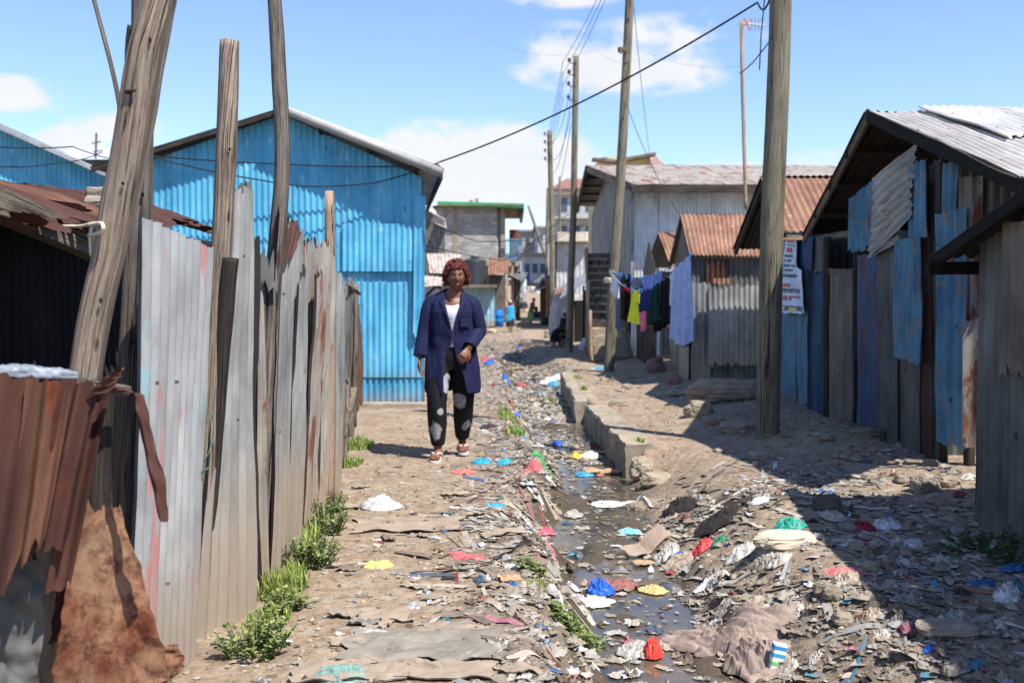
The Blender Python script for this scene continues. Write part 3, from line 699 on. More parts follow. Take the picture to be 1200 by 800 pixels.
# ================================================================ RIGHT SIDE
PW = [(3.50,13.9),(3.15,10.6),(3.05,9.4),(3.0,8.4),(2.98,7.4),(3.0,7.15),(3.10,6.85),(3.35,6.75),(4.6,6.75)]
def WP(px, py, d=0.0):
    for (xa, ya), (xb, yb) in zip(PW, PW[1:]):
        pa, pb = 600+F*xa/ya, 600+F*xb/yb
        if px <= pb or (xb, yb) == PW[-1]:
            lo, hi = (0, 1) if px > pa else (0, 1)
            a, b = -.3, 1.3
            for _ in range(40):
                m_ = (a+b)/2; xx = xa+(xb-xa)*m_; yy = ya+(yb-ya)*m_
                if W(px, 400, yy).x > xx: a = m_
                else: b = m_
            # a point nearer the lane by d
            Y = ya+(yb-ya)*m_
            return W(px, py, Y*(1-d/3.1))
def WSH(par, x0, y0t, y0b, x1, y1t, y1b, m, d=0.0, lab=None, name='corrugated_sheet', **k):
    return tin(name, [WP(x0,y0b,d), WP(x1,y1b,d), WP(x1,y1t,d), WP(x0,y0t,d)], m, par, label=lab, **{**dict(jt=.015, jb=.02, warp=.02, amp=.013), **k})
# --- hut behind the big pole (banner)
hz = thing('tin_hut', 'dark gabled hut carrying the banner beside the thick pole', 'hut', (3.3,11.9,.15))
WSH(hz, 893, 300, 480, 917, 290, 478, T['galvdk'])
WSH(hz, 915, 280, 478, 936, 275, 478, T['bluedk'], .01, 'worn blue sheet', warp=.03)
WSH(hz, 934, 285, 476, 949, 285, 474, T['bluedk'], .03, warp=.03)
WSH(hz, 935, 277, 318, 954, 276, 322, T['navy'], .08, 'hanging dark blue sheet', jb=.08, warp=.04)
pk = W(891,206,12.2); pf = W(858,292,14.15); pn = W(921,268,10.75)
tin('roof', [pf, pf+V((2.6,.0,0)), pk+V((2.6,0,0)), pk], T['shade_dark'], hz, res=6, label='far roof slope seen from below')
pe = W(914,272,10.62)
tin('roof', [pe, pe+V((2.6,0,0)), pk+V((2.6,0,-.05)), pk+V((0,0,-.02))], T['orange'], hz, res=6, amp=.011, jb=.03, label='rust orange near roof slope')
mb = MB(); mb.beam(pf+V((.05,0,-.04)), pk+V((.05,0,-.05)), .04,.09); mb.beam(pk+V((.05,0,-.05)), pe+V((.05,0,-.05)), .04,.09); mb.build('rake_board', M['logdk'], hz)
mb = MB(); mb.beam(pe+V((.0,.02,-.06)), pe+V((2.6,.02,-.06)), .04,.05); mb.build('eave_board', M['pale'], hz)
tin('gable_wall', [V((3.2,10.8,1.7)),V((3.5,13.9,1.7)),V((3.5,13.9,1.95)),V((3.2,10.8,1.95))], T['galvdk'], hz, top=lambda u: .62*(1-abs(2*u-.9)))
tin('wall', [V((3.25,10.72,0)),V((6,10.72,0)),V((6,10.72,1.95)),V((3.25,10.72,1.95))], T['galvdk'], hz, res=4)
# banner
bn = thing('banner', 'tattered pale blue printed banner hung on the blue hut wall beside the thick pole', 'banner', tuple(WP(930,368,.12)))
t = NT('banner_print')
g_ = t.uv(); n_ = t.noise(g_, 1.2, 3)
cb = t.mix(t.ramp(n_, [(.4,0),(.6,1)]), lin(150,192,222), lin(206,214,224))
banner_m = t.fin(cb, .5)
B0 = [WP(916,366,.14), WP(944,368,.14), WP(938,280,.14), WP(921,277,.14)]
def bpt(u, v, off=0.0):
    p = B0[0].lerp(B0[1], u).lerp(B0[3].lerp(B0[2], u), v)
    w = .018*sin(u*7+v*3) + .012*nz(u*4, v*5, 2)
    return p + V((-1,-.1,0))*(w+off)
mb = MB()
def cut(u, v):
    # ragged outline: the upper right corner is torn away
    lim = 1 if v < .58 else .80
    return u*lim, v + (.03*nz(u*6, 4) if v in (0,1) else 0)
mb.grid(lambda u, v: bpt(*cut(u, v)), 22, 26, lambda u, v: (u*2, v*3)); mb.build('printed_cloth', banner_m, bn, smooth=True)
inkr = plain_mat('red_ink', lin(196,70,72), .6); inkb = plain_mat('dark_ink', lin(58,66,88), .6); inkp = plain_mat('purple_ink', lin(70,48,110), .6); inky = plain_mat('yellow_ink', lin(206,204,90), .6)
def bar(u0, u1, v0, v1, m, nm, off=.004):
    q = MB(); q.grid(lambda u, v: bpt(lerp(u0,u1,u), lerp(v0,v1,v), off), 8, 3); q.build(nm, m, bn)
bar(.08,.50,.925,.965, inkr,'heading_block'); bar(.10,.70,.885,.90, inkb,'rule_line')
bar(.10,.42,.80,.86, inkr,'heading_block'); bar(.04,.36,.345,.39, inkr,'heading_block')
bar(.0,.92,.035,.095, inkp,'footer_band'); bar(.05,.25,.045,.085, inky,'footer_mark',.008); bar(.38,.62,.04,.075, inky,'footer_mark',.008)
def lettering(u0, u1, v, h, m, seed, nm='lettering'):
    # the print is out of focus in the photograph: short unreadable strokes of the same size and rhythm
    rr = random.Random(seed); q = MB(); u = u0
    while u < u1:
        w = rr.uniform(.035,.06)
        for s_ in range(2):
            a = u + s_*w*.55
            q.grid(lambda x, y, a=a: bpt(a+x*.018, v+y*h, .004), 1, 1)
        if rr.random() < .8: q.grid(lambda x, y, u=u, w=w, k=rr.random(): bpt(u+x*w*.8, v+h*k*.7+y*h*.25, .004), 1, 1)
        u += w*1.25 + (.03 if rr.random() < .2 else 0)
    q.build(nm, m, bn)
for v_, u1_, mm, sd in ((.735,.5,inkb,1),(.675,.3,inkb,2),(.61,.72,inkb,3),(.55,.40,inkb,4),(.485,.78,inkb,5),(.47,.7,inkb,15),(.295,.80,inkb,6),(.265,.80,inkb,7),(.20,.80,inkr,8),(.165,.42,inkr,9)):
    lettering(.05, u1_, v_, .032, mm, sd)

# --- patched shack with big roof
sk = thing('patched_shack', 'patched tin shack with a steep grey roof and blue wall sheets on the right', 'shack', (3.1,8.0,.15))
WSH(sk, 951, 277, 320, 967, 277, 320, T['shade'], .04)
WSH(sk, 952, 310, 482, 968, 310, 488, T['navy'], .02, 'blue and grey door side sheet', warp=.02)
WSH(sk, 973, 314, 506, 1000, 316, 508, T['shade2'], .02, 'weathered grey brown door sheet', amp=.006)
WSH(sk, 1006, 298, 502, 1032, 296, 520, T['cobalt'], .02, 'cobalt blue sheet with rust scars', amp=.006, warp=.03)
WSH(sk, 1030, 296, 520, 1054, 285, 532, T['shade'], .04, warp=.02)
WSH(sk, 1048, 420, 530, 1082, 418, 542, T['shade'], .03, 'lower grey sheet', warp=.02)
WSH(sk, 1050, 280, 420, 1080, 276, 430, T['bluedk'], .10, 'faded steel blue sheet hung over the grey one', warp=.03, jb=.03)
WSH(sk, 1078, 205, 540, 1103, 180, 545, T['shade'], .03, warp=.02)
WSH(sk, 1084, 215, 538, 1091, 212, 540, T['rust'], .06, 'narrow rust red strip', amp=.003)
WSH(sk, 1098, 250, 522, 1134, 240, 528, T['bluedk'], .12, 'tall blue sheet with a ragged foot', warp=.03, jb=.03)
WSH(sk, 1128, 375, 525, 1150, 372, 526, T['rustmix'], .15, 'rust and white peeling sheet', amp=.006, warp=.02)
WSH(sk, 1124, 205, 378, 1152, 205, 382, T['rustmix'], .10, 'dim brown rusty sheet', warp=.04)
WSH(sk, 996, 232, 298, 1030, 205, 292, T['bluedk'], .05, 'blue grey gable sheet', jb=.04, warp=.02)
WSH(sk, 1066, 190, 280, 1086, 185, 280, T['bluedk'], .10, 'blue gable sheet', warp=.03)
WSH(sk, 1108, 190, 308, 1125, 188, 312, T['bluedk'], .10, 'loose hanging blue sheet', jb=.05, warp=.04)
tin('corrugated_sheet', [WP(1018,303,.10), WP(1068,255,.12), WP(1074,168,.10), WP(1022,210,.08)], T['galv'], sk, horiz=True, jt=.02, jb=.02, warp=.03, label='pale galvanised sheet nailed sideways in the gable')
tin('corrugated_sheet', [WP(1018,303,.09), WP(1052,285,.10), WP(1056,230,.10), WP(1022,240,.08)], T['galv'], sk, horiz=True, jt=.03, warp=.03)
# the dark inside seen through the gaps: a back lining and floor posts
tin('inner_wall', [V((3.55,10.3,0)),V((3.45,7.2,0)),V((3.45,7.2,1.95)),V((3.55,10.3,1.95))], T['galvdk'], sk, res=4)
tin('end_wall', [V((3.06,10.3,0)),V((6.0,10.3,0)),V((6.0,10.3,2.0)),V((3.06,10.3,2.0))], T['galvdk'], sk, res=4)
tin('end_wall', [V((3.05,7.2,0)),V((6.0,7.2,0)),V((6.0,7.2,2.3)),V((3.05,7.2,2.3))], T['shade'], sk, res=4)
for (px, t_, b_, r) in ((969.5,278,500,.045),(1003,285,512,.025),(1106,190,560,.03),(1152,210,575,.03),(1136,500,600,.04)):
    mb = MB(); mb.tube([WP(px,b_+8,.02), WP(px,t_,.02)], [r,r*.9], 9, .15, sub=6); mb.build('post', M['logdk'], sk, smooth=True)
for (xa, ya, xb, yb, w) in ((973,318,1004,318,.05),(950,280,1090,262,.06),(1086,300,1150,305,.05),(1000,292,1060,288,.05)):
    mb = MB(); mb.beam(WP(xa,ya,.0), WP(xb,yb,.0), .04, w, wob=.01); mb.build('cross_rail', M['plank'], sk)
mb = MB(); mb.beam(WP(985,500,.08), WP(1034,512,.10), .03,.12); mb.build('foot_board', M['plank'], sk)
# roof: gable end to the lane, ridge running away to the right
rp = W(1012,131,8.1); rf_ = W(938,276,10.5); rn = W(1190,208,5.62)
EX = V((3.4,0,0))
tin('roof', [rf_, rf_+EX, rp+EX, rp], T['shade_dark'], sk, res=6, amp=.012, warp=.02, label='far roof slope seen from its underside', jb=.03)
tin('roof', [rn, rn+V((3.4,2.2,.72)), rp+EX+V((0,.3,.01)), rp+V((.02,0,.01))], T['roofw'], sk, res=8, amp=.012, warp=.02, jb=.06, label='pale sunlit near roof slope')
tin('roof', [rn.lerp(rp,.45)+V((.5,0,.03)), rn.lerp(rp,.45)+EX+V((0,1.0,.36)), rp+EX+V((0,0,.04)), rp+V((.42,0,.04))], tin_mat('white_roof', lin(180,178,175), lin(204,203,200), .10, 0, 0, .5, seed=31), sk, res=8, amp=.012, warp=.02, jb=.04, label='whiter overlapping sheets on the upper near slope')
mb = MB(); mb.beam(rp+V((.04,0,-.03)), rf_+V((.04,0,-.03)), .03,.12); mb.build('rake_board', M['plank'], sk, label='far rake board')
mb = MB(); mb.beam(rp+V((.04,0,-.04)), rn+V((.04,0,-.05)), .03,.09, wob=.015); mb.build('rake_board', M['black'], sk, label='near rake board')
for k in range(1,4):
    p = rp.lerp(rf_, k/4.)+V((0,0,-.05)); mb = MB(); mb.beam(p, p+V((3.4,0,0)), .04,.05); mb.build('purlin', M['logdk'], sk)
    p = rp.lerp(rn, k/4.)+V((.05,0,-.06)); mb = MB(); mb.beam(p, p+V((1.2,.75*k/4.,.25*k/4.)), .04,.05); mb.build('purlin', M['logdk'], sk)
# ceiling lining so the gable stays dark inside
# --- nearest shack, right edge
ns = thing('dark_shack', 'nearest shack of dirty grey sheets at the right edge', 'shack', (2.5,4.6,.1))
n1_ = W(1143,640,5.25); n1t = W(1143,268,5.25)
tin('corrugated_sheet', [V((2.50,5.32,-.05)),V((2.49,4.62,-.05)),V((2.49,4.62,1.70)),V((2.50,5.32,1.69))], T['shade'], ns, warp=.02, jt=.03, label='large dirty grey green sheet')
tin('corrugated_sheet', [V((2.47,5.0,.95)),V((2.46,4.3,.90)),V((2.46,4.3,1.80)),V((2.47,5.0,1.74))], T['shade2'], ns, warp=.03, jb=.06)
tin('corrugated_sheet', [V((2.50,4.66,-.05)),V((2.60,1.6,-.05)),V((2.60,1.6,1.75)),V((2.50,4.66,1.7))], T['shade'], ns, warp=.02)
tin('end_wall', [V((2.50,5.34,-.05)),V((5.6,5.34,-.05)),V((5.6,5.34,1.6)),V((2.50,5.34,1.6))], T['shade_dark'], ns, res=6)
a0 = W(1088,302,5.5); 
rdg = V((2.56, 3.3, 2.34)); nre = V((2.45, 1.4, 1.75))
tin('roof', [a0, a0+EX, rdg+EX, rdg], T['shade_dark'], ns, res=6, amp=.012, jb=.04, label='far roof slope over the gap')
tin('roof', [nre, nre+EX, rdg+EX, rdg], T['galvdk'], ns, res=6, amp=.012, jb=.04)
mb = MB(); mb.beam(a0+V((.02,0,-.03)), rdg+V((.02,0,-.03)), .04,.07); mb.build('rake_board', M['black'], ns)
mb = MB(); mb.beam(a0+V((-.02,-.03,-.06)), a0+V((3,-.03,-.06)), .06,.07, wob=.02); mb.build('eave_beam', M['black'], ns)
for k in (.3,.6):
    p = a0.lerp(rdg, k)+V((.03,0,-.06)); mb = MB(); mb.beam(p, p+V((3.2,0,0)), .04,.05); mb.build('purlin', M['black'], ns)

# --- rust roofed hut with the pale sheet front
hx = thing('rust_roof_hut', 'hut with an orange rust roof and pale patched sheet front', 'hut', (3.4,14.6,.1))
e1 = W(808,299,14.47); e2 = W(898,303,14.42)+V((1.0,0,0)); r1 = W(797,251,16.4); r2 = W(870,251,16.4)+V((2.2,0,0)); f1 = W(783,310,18.8); 
tin('roof', [e1, e2+V((.4,0,0)), r2, r1], T['orange'], hx, res=6, amp=.012, jb=.03, label='orange rust near slope')
tin('roof', [f1, f1+V((3.2,0,0)), r2, r1], T['galvdk'], hx, res=6, label='far slope')
mb = MB(); mb.beam(r1+V((.03,0,-.05)), f1+V((.03,0,-.05)), .04,.1); mb.beam(r1+V((.03,0,-.05)), e1+V((.03,0,-.05)), .04,.08); mb.build('rake_board', M['logdk'], hx)
Yx = 14.6
def HXq(x0_, yb0, x1_, yt, d=0.0): return [W(x0_,yb0,Yx-d), W(x1_,yb0,Yx-d), W(x1_,yt,Yx-d), W(x0_,yt,Yx-d)]
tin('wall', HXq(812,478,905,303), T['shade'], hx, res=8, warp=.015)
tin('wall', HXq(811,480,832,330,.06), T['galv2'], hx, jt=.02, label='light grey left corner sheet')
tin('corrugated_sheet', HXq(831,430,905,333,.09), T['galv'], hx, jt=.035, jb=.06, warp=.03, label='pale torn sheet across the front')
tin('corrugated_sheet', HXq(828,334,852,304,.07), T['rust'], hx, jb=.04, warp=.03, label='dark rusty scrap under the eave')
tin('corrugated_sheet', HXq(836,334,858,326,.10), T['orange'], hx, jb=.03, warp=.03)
lx0 = W(811,470,14.58); lx1 = W(789,440,18.7)
tin('wall', [V((lx0.x,14.6,0)),V((lx1.x,18.7,0)),V((lx1.x,18.7,1.9)),V((lx0.x,14.6,1.9))], T['shade2'], hx, res=6, top=lambda u: .65*(1-abs(2*u-.95)), label='side wall along the lane')
tin('corrugated_sheet', [V((lx0.x-.04,14.7,0)),V((lx0.x-.02,15.6,0)),V((lx0.x-.02,15.6,1.5)),V((lx0.x-.04,14.7,1.5))], T['galv2'], hx, jt=.03, label='lighter sheet near the corner')
tin('corrugated_sheet', [V((lx1.x-.12,17.5,0)),V((lx1.x-.1,18.5,0)),V((lx1.x-.1,18.5,1.4)),V((lx1.x-.12,17.5,1.4))], T['rustmix'], hx, jt=.03)
# small hut next behind
hy = thing('small_rusty_hut', 'small hut with a rusty gable squeezed between hut and grey building', 'hut', (2.95,20,.05))
q1 = W(771,272,20.2); q2 = W(756,314,21.4); q3 = W(788,318,19.2)
tin('roof', [q3, q3+V((2,0,0)), q1+V((2,0,0)), q1], T['orange'], hy, res=4); tin('roof', [q2, q2+V((2,0,0)), q1+V((2,0,0)), q1], T['galvdk'], hy, res=4)
tin('wall', [V((2.72,19.0,0)),V((2.80,21.3,0)),V((2.80,21.3,1.9)),V((2.72,19.0,1.9))], T['shade2'], hy, res=4, top=lambda u: .6*(1-abs(2*u-1)))
mb = MB()
for k in range(7):
    Yk = 19.0+k*.33; mb.beam(V((2.66+.01*k, Yk, -.05)), V((2.67+.01*k, Yk+R.uniform(-.03,.03), 1.25+R.uniform(-.1,.15))), .02, .2, up=V((1,0,0)))
mb.build('plank_cladding', M['plank'], hy)

# --- two storey grey iron building
gb = thing('grey_iron_building', 'two storey grey corrugated building with a patchy rust roof', 'building', (4.5,22,0))
ck = W(744,215,21.9); zb_ = -.2
cx_ = W(740,300,21.9).x; cf = W(693,300,29.5).x
zt = W(0,218,21.9).z
tin('wall', [V((cx_,21.9,zb_)),V((cx_+.65,21.9,zb_)),V((cx_+.65,21.9,zt)),V((cx_,21.9,zt))], T['wall'], gb, res=6, label='shaded corner panel')
tin('wall', [V((cx_+.6,21.86,W(0,318,21.9).z)),V((7.2,21.86,W(0,318,21.9).z)),V((7.2,21.86,zt)),V((cx_+.6,21.86,zt))], T['wall'], gb, res=6, warp=.012, label='pale grey upper front wall')
tin('wall', [V((cx_+.6,21.95,zb_)),V((7.2,21.95,zb_)),V((7.2,21.95,2.0)),V((cx_+.6,21.95,2.0))], T['shade'], gb, res=4)
tin('side_wall', [V((cx_,21.9,1.9)),V((cf,29.4,1.9)),V((cf,29.4,3.75)),V((cx_,21.9,3.75))], T['galv2'], gb, res=6, top=lambda u: .95*(1-abs(2*u-1)), warp=.012, label='dark gable side above the stairs')
tin('side_wall', [V((cf,26.4,-.3)),V((cf,29.6,-.3)),V((cf-.02,29.6,2.2)),V((cf,26.4,2.2))], T['galvdk'], gb, res=4)
tin('side_wall', [V((cx_+.05,21.9,zb_)),V((cx_-.05,26.4,zb_)),V((cx_-.05,26.4,2.2)),V((cx_+.05,21.9,2.2))], T['shade'], gb, res=4)
gp = W(687,194,25.5); ge = W(741,216,21.2); gf = W(676,242,30.0)
EG = V((5.6,0,0))
tin('roof', [ge, ge+EG, gp+EG+V((.6,0,0)), gp], T['roofr'], gb, res=6, amp=.014, jb=.02, label='rust patched near slope')
tin('roof', [gf, gf+EG, gp+EG, gp], T['galvdk'], gb, res=4, label='far slope seen from below')
mb = MB(); mb.beam(gp+V((.0,0,-.1)), gf+V((.0,0,-.1)), .05,.22); mb.build('rake_board', M['logdk'], gb, label='far rake board')
mb = MB(); mb.beam(gp+V((.02,0,-.08)), ge+V((.02,0,-.08)), .05,.17); mb.build('rake_board', M['plank'], gb, label='near rake board')
mb = MB(); mb.beam(ge+V((0,.02,-.1)), ge+EG+V((0,.02,-.1)), .05,.14); mb.build('eave_board', M['logdk'], gb)
for k in range(1,5):
    p = gp.lerp(gf, k/5.)+V((0,0,-.06)); mb = MB(); mb.beam(p, p+V((2,0,0)), .05,.07); mb.build('purlin', M['logdk'], gb)
tin('corner_flashing', [V((cx_-.02,21.82,1.2)),V((cx_+.05,21.82,1.2)),V((cx_+.05,21.82,3.9)),V((cx_-.02,21.82,3.9))], T['galv'], gb, pitch=.2, amp=.003)
# stairs
st = thing('wooden_staircase', 'steep staircase rising along the side of the grey building', 'staircase', (2.0,22,0))
s0 = G(706,424); NS = 13
for k in range(NS):
    t_ = k/(NS-1); Yk = 21.2+.33*k; z = -.02+.185*k
    mb = MB(); mb.box((1.72+.012*k, Yk, z+.12), (2.52+.012*k, Yk+.34, z+.165)); mb.build('tread', M['pale'] if k > 2 else M['conc'], st)
    mb = MB(); mb.box((1.74+.012*k, Yk+.30, z+.166), (2.50+.012*k, Yk+.325, z+.30)); mb.build('riser', M['plank'] if k > 3 else M['conc'], st)
for xx in (1.70, 2.54):
    mb = MB(); mb.beam((xx,21.0,-.05),(xx+.16,21.2+.33*NS,.1+.185*NS), .04,.24); mb.build('stringer', M['pale'] if xx < 2 else M['plank'], st)
for (yk, h) in ((21.15,1.1),(22.6,1.75),(24.4,2.6)):
    mb = MB(); mb.tube([(1.66+.05*(yk-21),yk,-.1),(1.66+.05*(yk-21),yk,h)], .03, 8, .1, sub=3); mb.build('rail_post', M['pale'], st, smooth=True)
# --- yellow building behind
yb = thing('yellow_building', 'yellow upper floor rising behind the rust patched roof', 'building', (6.5,50,0))
ym = plain_mat('yellow_paint', lin(204,186,140), .8, .15, 1.5); pinkm = plain_mat('pink_trim', lin(180,150,146), .8)
mb = MB(); a = W(733,196,50); mb.box((W(704,0,50).x,50,0),(W(768,0,50).x,58,W(0,184,50).z)); mb.build('wall', ym, yb)
mb = MB(); mb.beam(W(728,188,49.8), W(768,181,49.8), .5,.18); mb.build('parapet', M['plank'], yb, label='tilted brown roof edge')
mb = MB(); mb.beam(W(694,187,49.8), W(734,191,49.8), .5,.16); mb.build('parapet', M['plank'], yb)
mb = MB(); mb.beam(W(764,186,49.7), W(775,198,49.7), .3,.5); mb.build('end_trim', pinkm, yb)
mb = MB(); mb.box((W(771,0,52).x,52,0),(W(796,0,52).x,56,W(0,193,52).z)); mb.build('water_cistern', M['stonedk'], yb)

# --- power poles
def pole(px, py, Y, toppx, ztop, r0, r1, label, insul=False, lean=0):
    b = G(px, py) if Y is None else W(px, py, Y)
    top = V((W(toppx, 100, b.y).x, b.y, ztop))
    rt = thing('utility_pole', label, 'utility pole', tuple(b), 'wooden power poles along the drain')
    mb = MB(); mid = b.lerp(top, .5)+V((r0*.25,0,0)); mb.tube([b+V((0,0,-.25)), b.lerp(top,.25), mid, top], [r0*1.04, r0, (r0+r1)/2, r1], 18, .05, sub=10); mb.build('shaft', M['pole'], rt, smooth=True)
    return rt, b, top
pA, bA, tA = pole(899, 511, None, 917, 7.6, .098, .085, 'thickest power pole standing beside the banner hut')
pB, bB, tB = pole(713, 435, None, 741, 8.0, .098, .075, 'power pole with the clothesline tied to it')
pC, bC, tC = pole(667, 413, None, 675, 7.65, .095, .075, 'power pole in front of the foot of the stairs, cable bracket at its top')
pD, bD, tD = pole(648, 399, None, 644, 7.5, .11, .09, 'fourth power pole along the drain, thin with side insulators')
b = bA
def farpole(p0, p1, Y, r, label):
    rt = thing('utility_pole', label, 'utility pole', tuple(W(*p0, Y)))
    mb = MB(); mb.tube([W(*p0, Y), W(*p0, Y).lerp(W(*p1, Y), .5), W(*p1, Y)], [r*1.1,r,r*.8], 8, .05, sub=3); mb.build('shaft', M['pole'], rt, smooth=True); return rt
farpole((656,345),(656,207), 70, .10, 'slender far pole just right of the insulator pole')
farpole((640,352),(642,220), 60, .10, 'far pole just left of the insulator pole')
farpole((640,303),(619,241), 75, .11, 'leaning far pole above the lane end')
# fittings
def insulators(root, b, top, zs, side=-1, r=.09):
    for z in zs:
        c = V((lerp(b.x, top.x, (z-b.z)/(top.z-b.z)), b.y, z))
        mb = MB(); mb.tube([c+V((0,-.08,0)), c+V((side*.16,-.10,0)), c+V((side*.18,-.10,.06))], .012, 6); mb.ball(c+V((side*.18,-.10,.09)), (.04,.04,.055), 8, 6); mb.ball(c+V((side*.18,-.10,.05)), (.055,.055,.02), 8, 5); mb.build('insulator', plain_mat('brown_ceramic', (.05,.04,.045,1), .3), root, smooth=True)
insulators(pC, bC, tC, [7.45,7.15,6.85,6.5]); insulators(pD, bD, tD, [7.3,7.0,6.7,6.4])
zf = W(0,60,bB.y).z; cB = V((lerp(bB.x,tB.x,(zf-bB.z)/(tB.z-bB.z)), bB.y, zf))
mb = MB(); mb.beam(cB+V((-.16,-.09,0)), cB+V((.0,-.09,0)), .06,.09); mb.tube([cB+V((-.13,-.12,.04)),cB+V((-.11,-.14,-.08))], .02, 6); mb.build('cable_bracket', M['plank'], pB)
for k, py_ in enumerate((25,50,75,105,140,170)):
    z = W(0,py_,bB.y).z; c = V((lerp(bB.x,tB.x,(z-bB.z)/(tB.z-bB.z)), bB.y-.085, z)); 
    if k % 2 == 0:
        mb = MB(); mb.ball(c, (.018,.012,.02), 6, 5); mb.build('bolt', M['logdk'], pB)
# wires
def top_of(b, t, z): return V((lerp(b.x,t.x,(z-b.z)/(t.z-b.z)), b.y, z))
wire('service_cable', [W(905,-12,9.2), W(888,3,9.6), W(515,190,12.2)], .010, M['wire'], .12, label='thick black cable swooping from the big pole to the blue house eave', cat='cable')
for k, (z1, z2) in enumerate(((7.45,7.9),(7.15,7.75),(6.85,7.6))):
    wire('power_line', [V((bC.x-.15,bC.y-.1,z1+.08)), top_of(bB,tB,z2)+V((-.09,0,0)), V((2.45,9.2,z2+.1))], .006, M['wire'], .10, label=['top','middle','lowest'][k]+' power line from the bracket pole up to the clothesline pole', cat='power line')
for k, z in enumerate((7.3,7.0,6.7,6.4)):
    wire('power_line', [V((bD.x-.18,bD.y-.1,z+.08)), V((bC.x-.18,bC.y-.1,[7.45,7.15,6.85,6.5][k]+.08))], .008, M['wire'], .12, label=['highest','second','third','lowest'][k]+' power line from the insulator pole to the stair pole', cat='power line', )
wire('service_wire', [top_of(bB,tB,6.6)+V((.09,0,0)), W(762,190,24.5)], .006, M['wire'], .10, label='service wire dropping from the clothesline pole to the rust roof', cat='wire')
wire('service_wire', [top_of(bB,tB,5.0), W(797,252,16.2)], .006, M['wire'], .18, label='sagging wire from the clothesline pole to the hut ridge', cat='wire')
wire('service_wire', [W(497,258,14), W(560,283,20), W(640,280,30), W(684,262,29)], .009, M['wire'], .02, label='upper wire crossing the lane before the block building', cat='wire')
wire('service_wire', [W(497,287,14), W(590,305,22), W(688,262,26)], .008, M['wire'], .03, label='lower wire crossing the lane before the block building', cat='wire')
wire('service_wire', [W(520,330,30), W(600,300,32), W(667,250,26.6)], .009, M['wire'], .04, label='slanting wire rising from the sheds to the stair pole', cat='wire')
wire('hanging_cable', [W(928,-10,9.1), W(919,20,9.1), W(893,60,9.3), W(867,86,9.3)], .006, M['wire'], .02, label='loose cable end hanging left of the big pole', cat='cable')
wire('hanging_cable', [W(897,-10,9.1), W(892,40,9.1), W(890,82,9.1)], .006, M['wire'], .0, label='short cable tail hanging straight beside the big pole', cat='cable')
wire('service_wire', [W(560,42,30), W(700,60,27), W(760,62,30), W(905,70,24)], .003, M['wiregy'], .3, label='hair thin wire across the sky behind the poles', cat='wire')
# antenna mast
an = thing('antenna_mast', 'tall thin pole with a television aerial above the rust roofs', 'antenna', tuple(W(872,240,19)))
mb = MB(); mb.tube([W(874,245,19),W(872,170,19),W(870,90,19),W(869,24,19)], .035, 7, .15, sub=5); mb.build('mast', M['pale'], an, smooth=True)
mb = MB(); mb.beam(W(869,27,19), W(896,30,19), .03,.03)
mb.build('boom', plain_mat('aerial_metal', lin(190,190,190), .4), an)
mb = MB(); mb.beam(W(872,22,19), W(879,36,19), .04,.02); mb.beam(W(872,30,19), W(881,22,19), .04,.02); mb.build('reflector', plain_mat('orange_plastic', lin(196,104,70), .5), an)
mb = MB()
for k in range(4): mb.beam(W(881+k*4,22,19), W(881+k*4,36,19), .012,.012)
mb.build('element', M['wiregy'], an)
# ================================================================ LAUNDRY
PMX = lambda k, c: plain_mat(k, lin(*c), .8, .4, 4, bump=.4, bd=.03)
LA = W(716,319,17.75); LB = W(860,292,13.9); 
l1 = [W(714,318,17.9), W(728,333,17.3), W(747,342,16.6), W(766,336,16.0), W(785,322,15.4), W(806,304,14.8), W(812,298,14.5)]
l2 = [W(714,316,18.0), W(737,325,17.7), W(760,325,17.3), W(780,316,16.6), W(804,305,15.6), W(812,300,15.0)]
def line(name, pts, lab, col):
    mb = MB(); mb.tube(pts, .006, 5, sub=6); return mb.build(name, col, None, smooth=True, label=lab, cat='clothesline')
line('clothesline', l1, 'front clothesline sagging from the power pole to the hut corner', M['rope'])
line('clothesline', l2, 'back clothesline tied to the same pole behind the first', M['rope'])
mb = MB()
for k in range(5): mb.tube([bB+V((0,0,1.62+.018*k))+V((cos(a)*.105+.02, sin(a)*.105, .004*sin(a*3))) for a in [i*PI/6 for i in range(13)]], .010, 5)
mb.tube([bB+V((.02,-.11,1.66)), bB+V((-.07,-.16,1.72))], .01, 5); mb.build('rope', M['rope'], None, smooth=True, label='pale rope wound round the pole holding the clotheslines', cat='rope')
def lpos(px, ln):
    best = None
    for a, b in zip(ln, ln[1:]):
        pa, pb = 600+F*a.x/a.y, 600+F*b.x/b.y
        if pa <= px <= pb or best is None:
            t_ = min(1, max(0, (px-pa)/(pb-pa+1e-6))); best = a.lerp(b, t_)
    return best
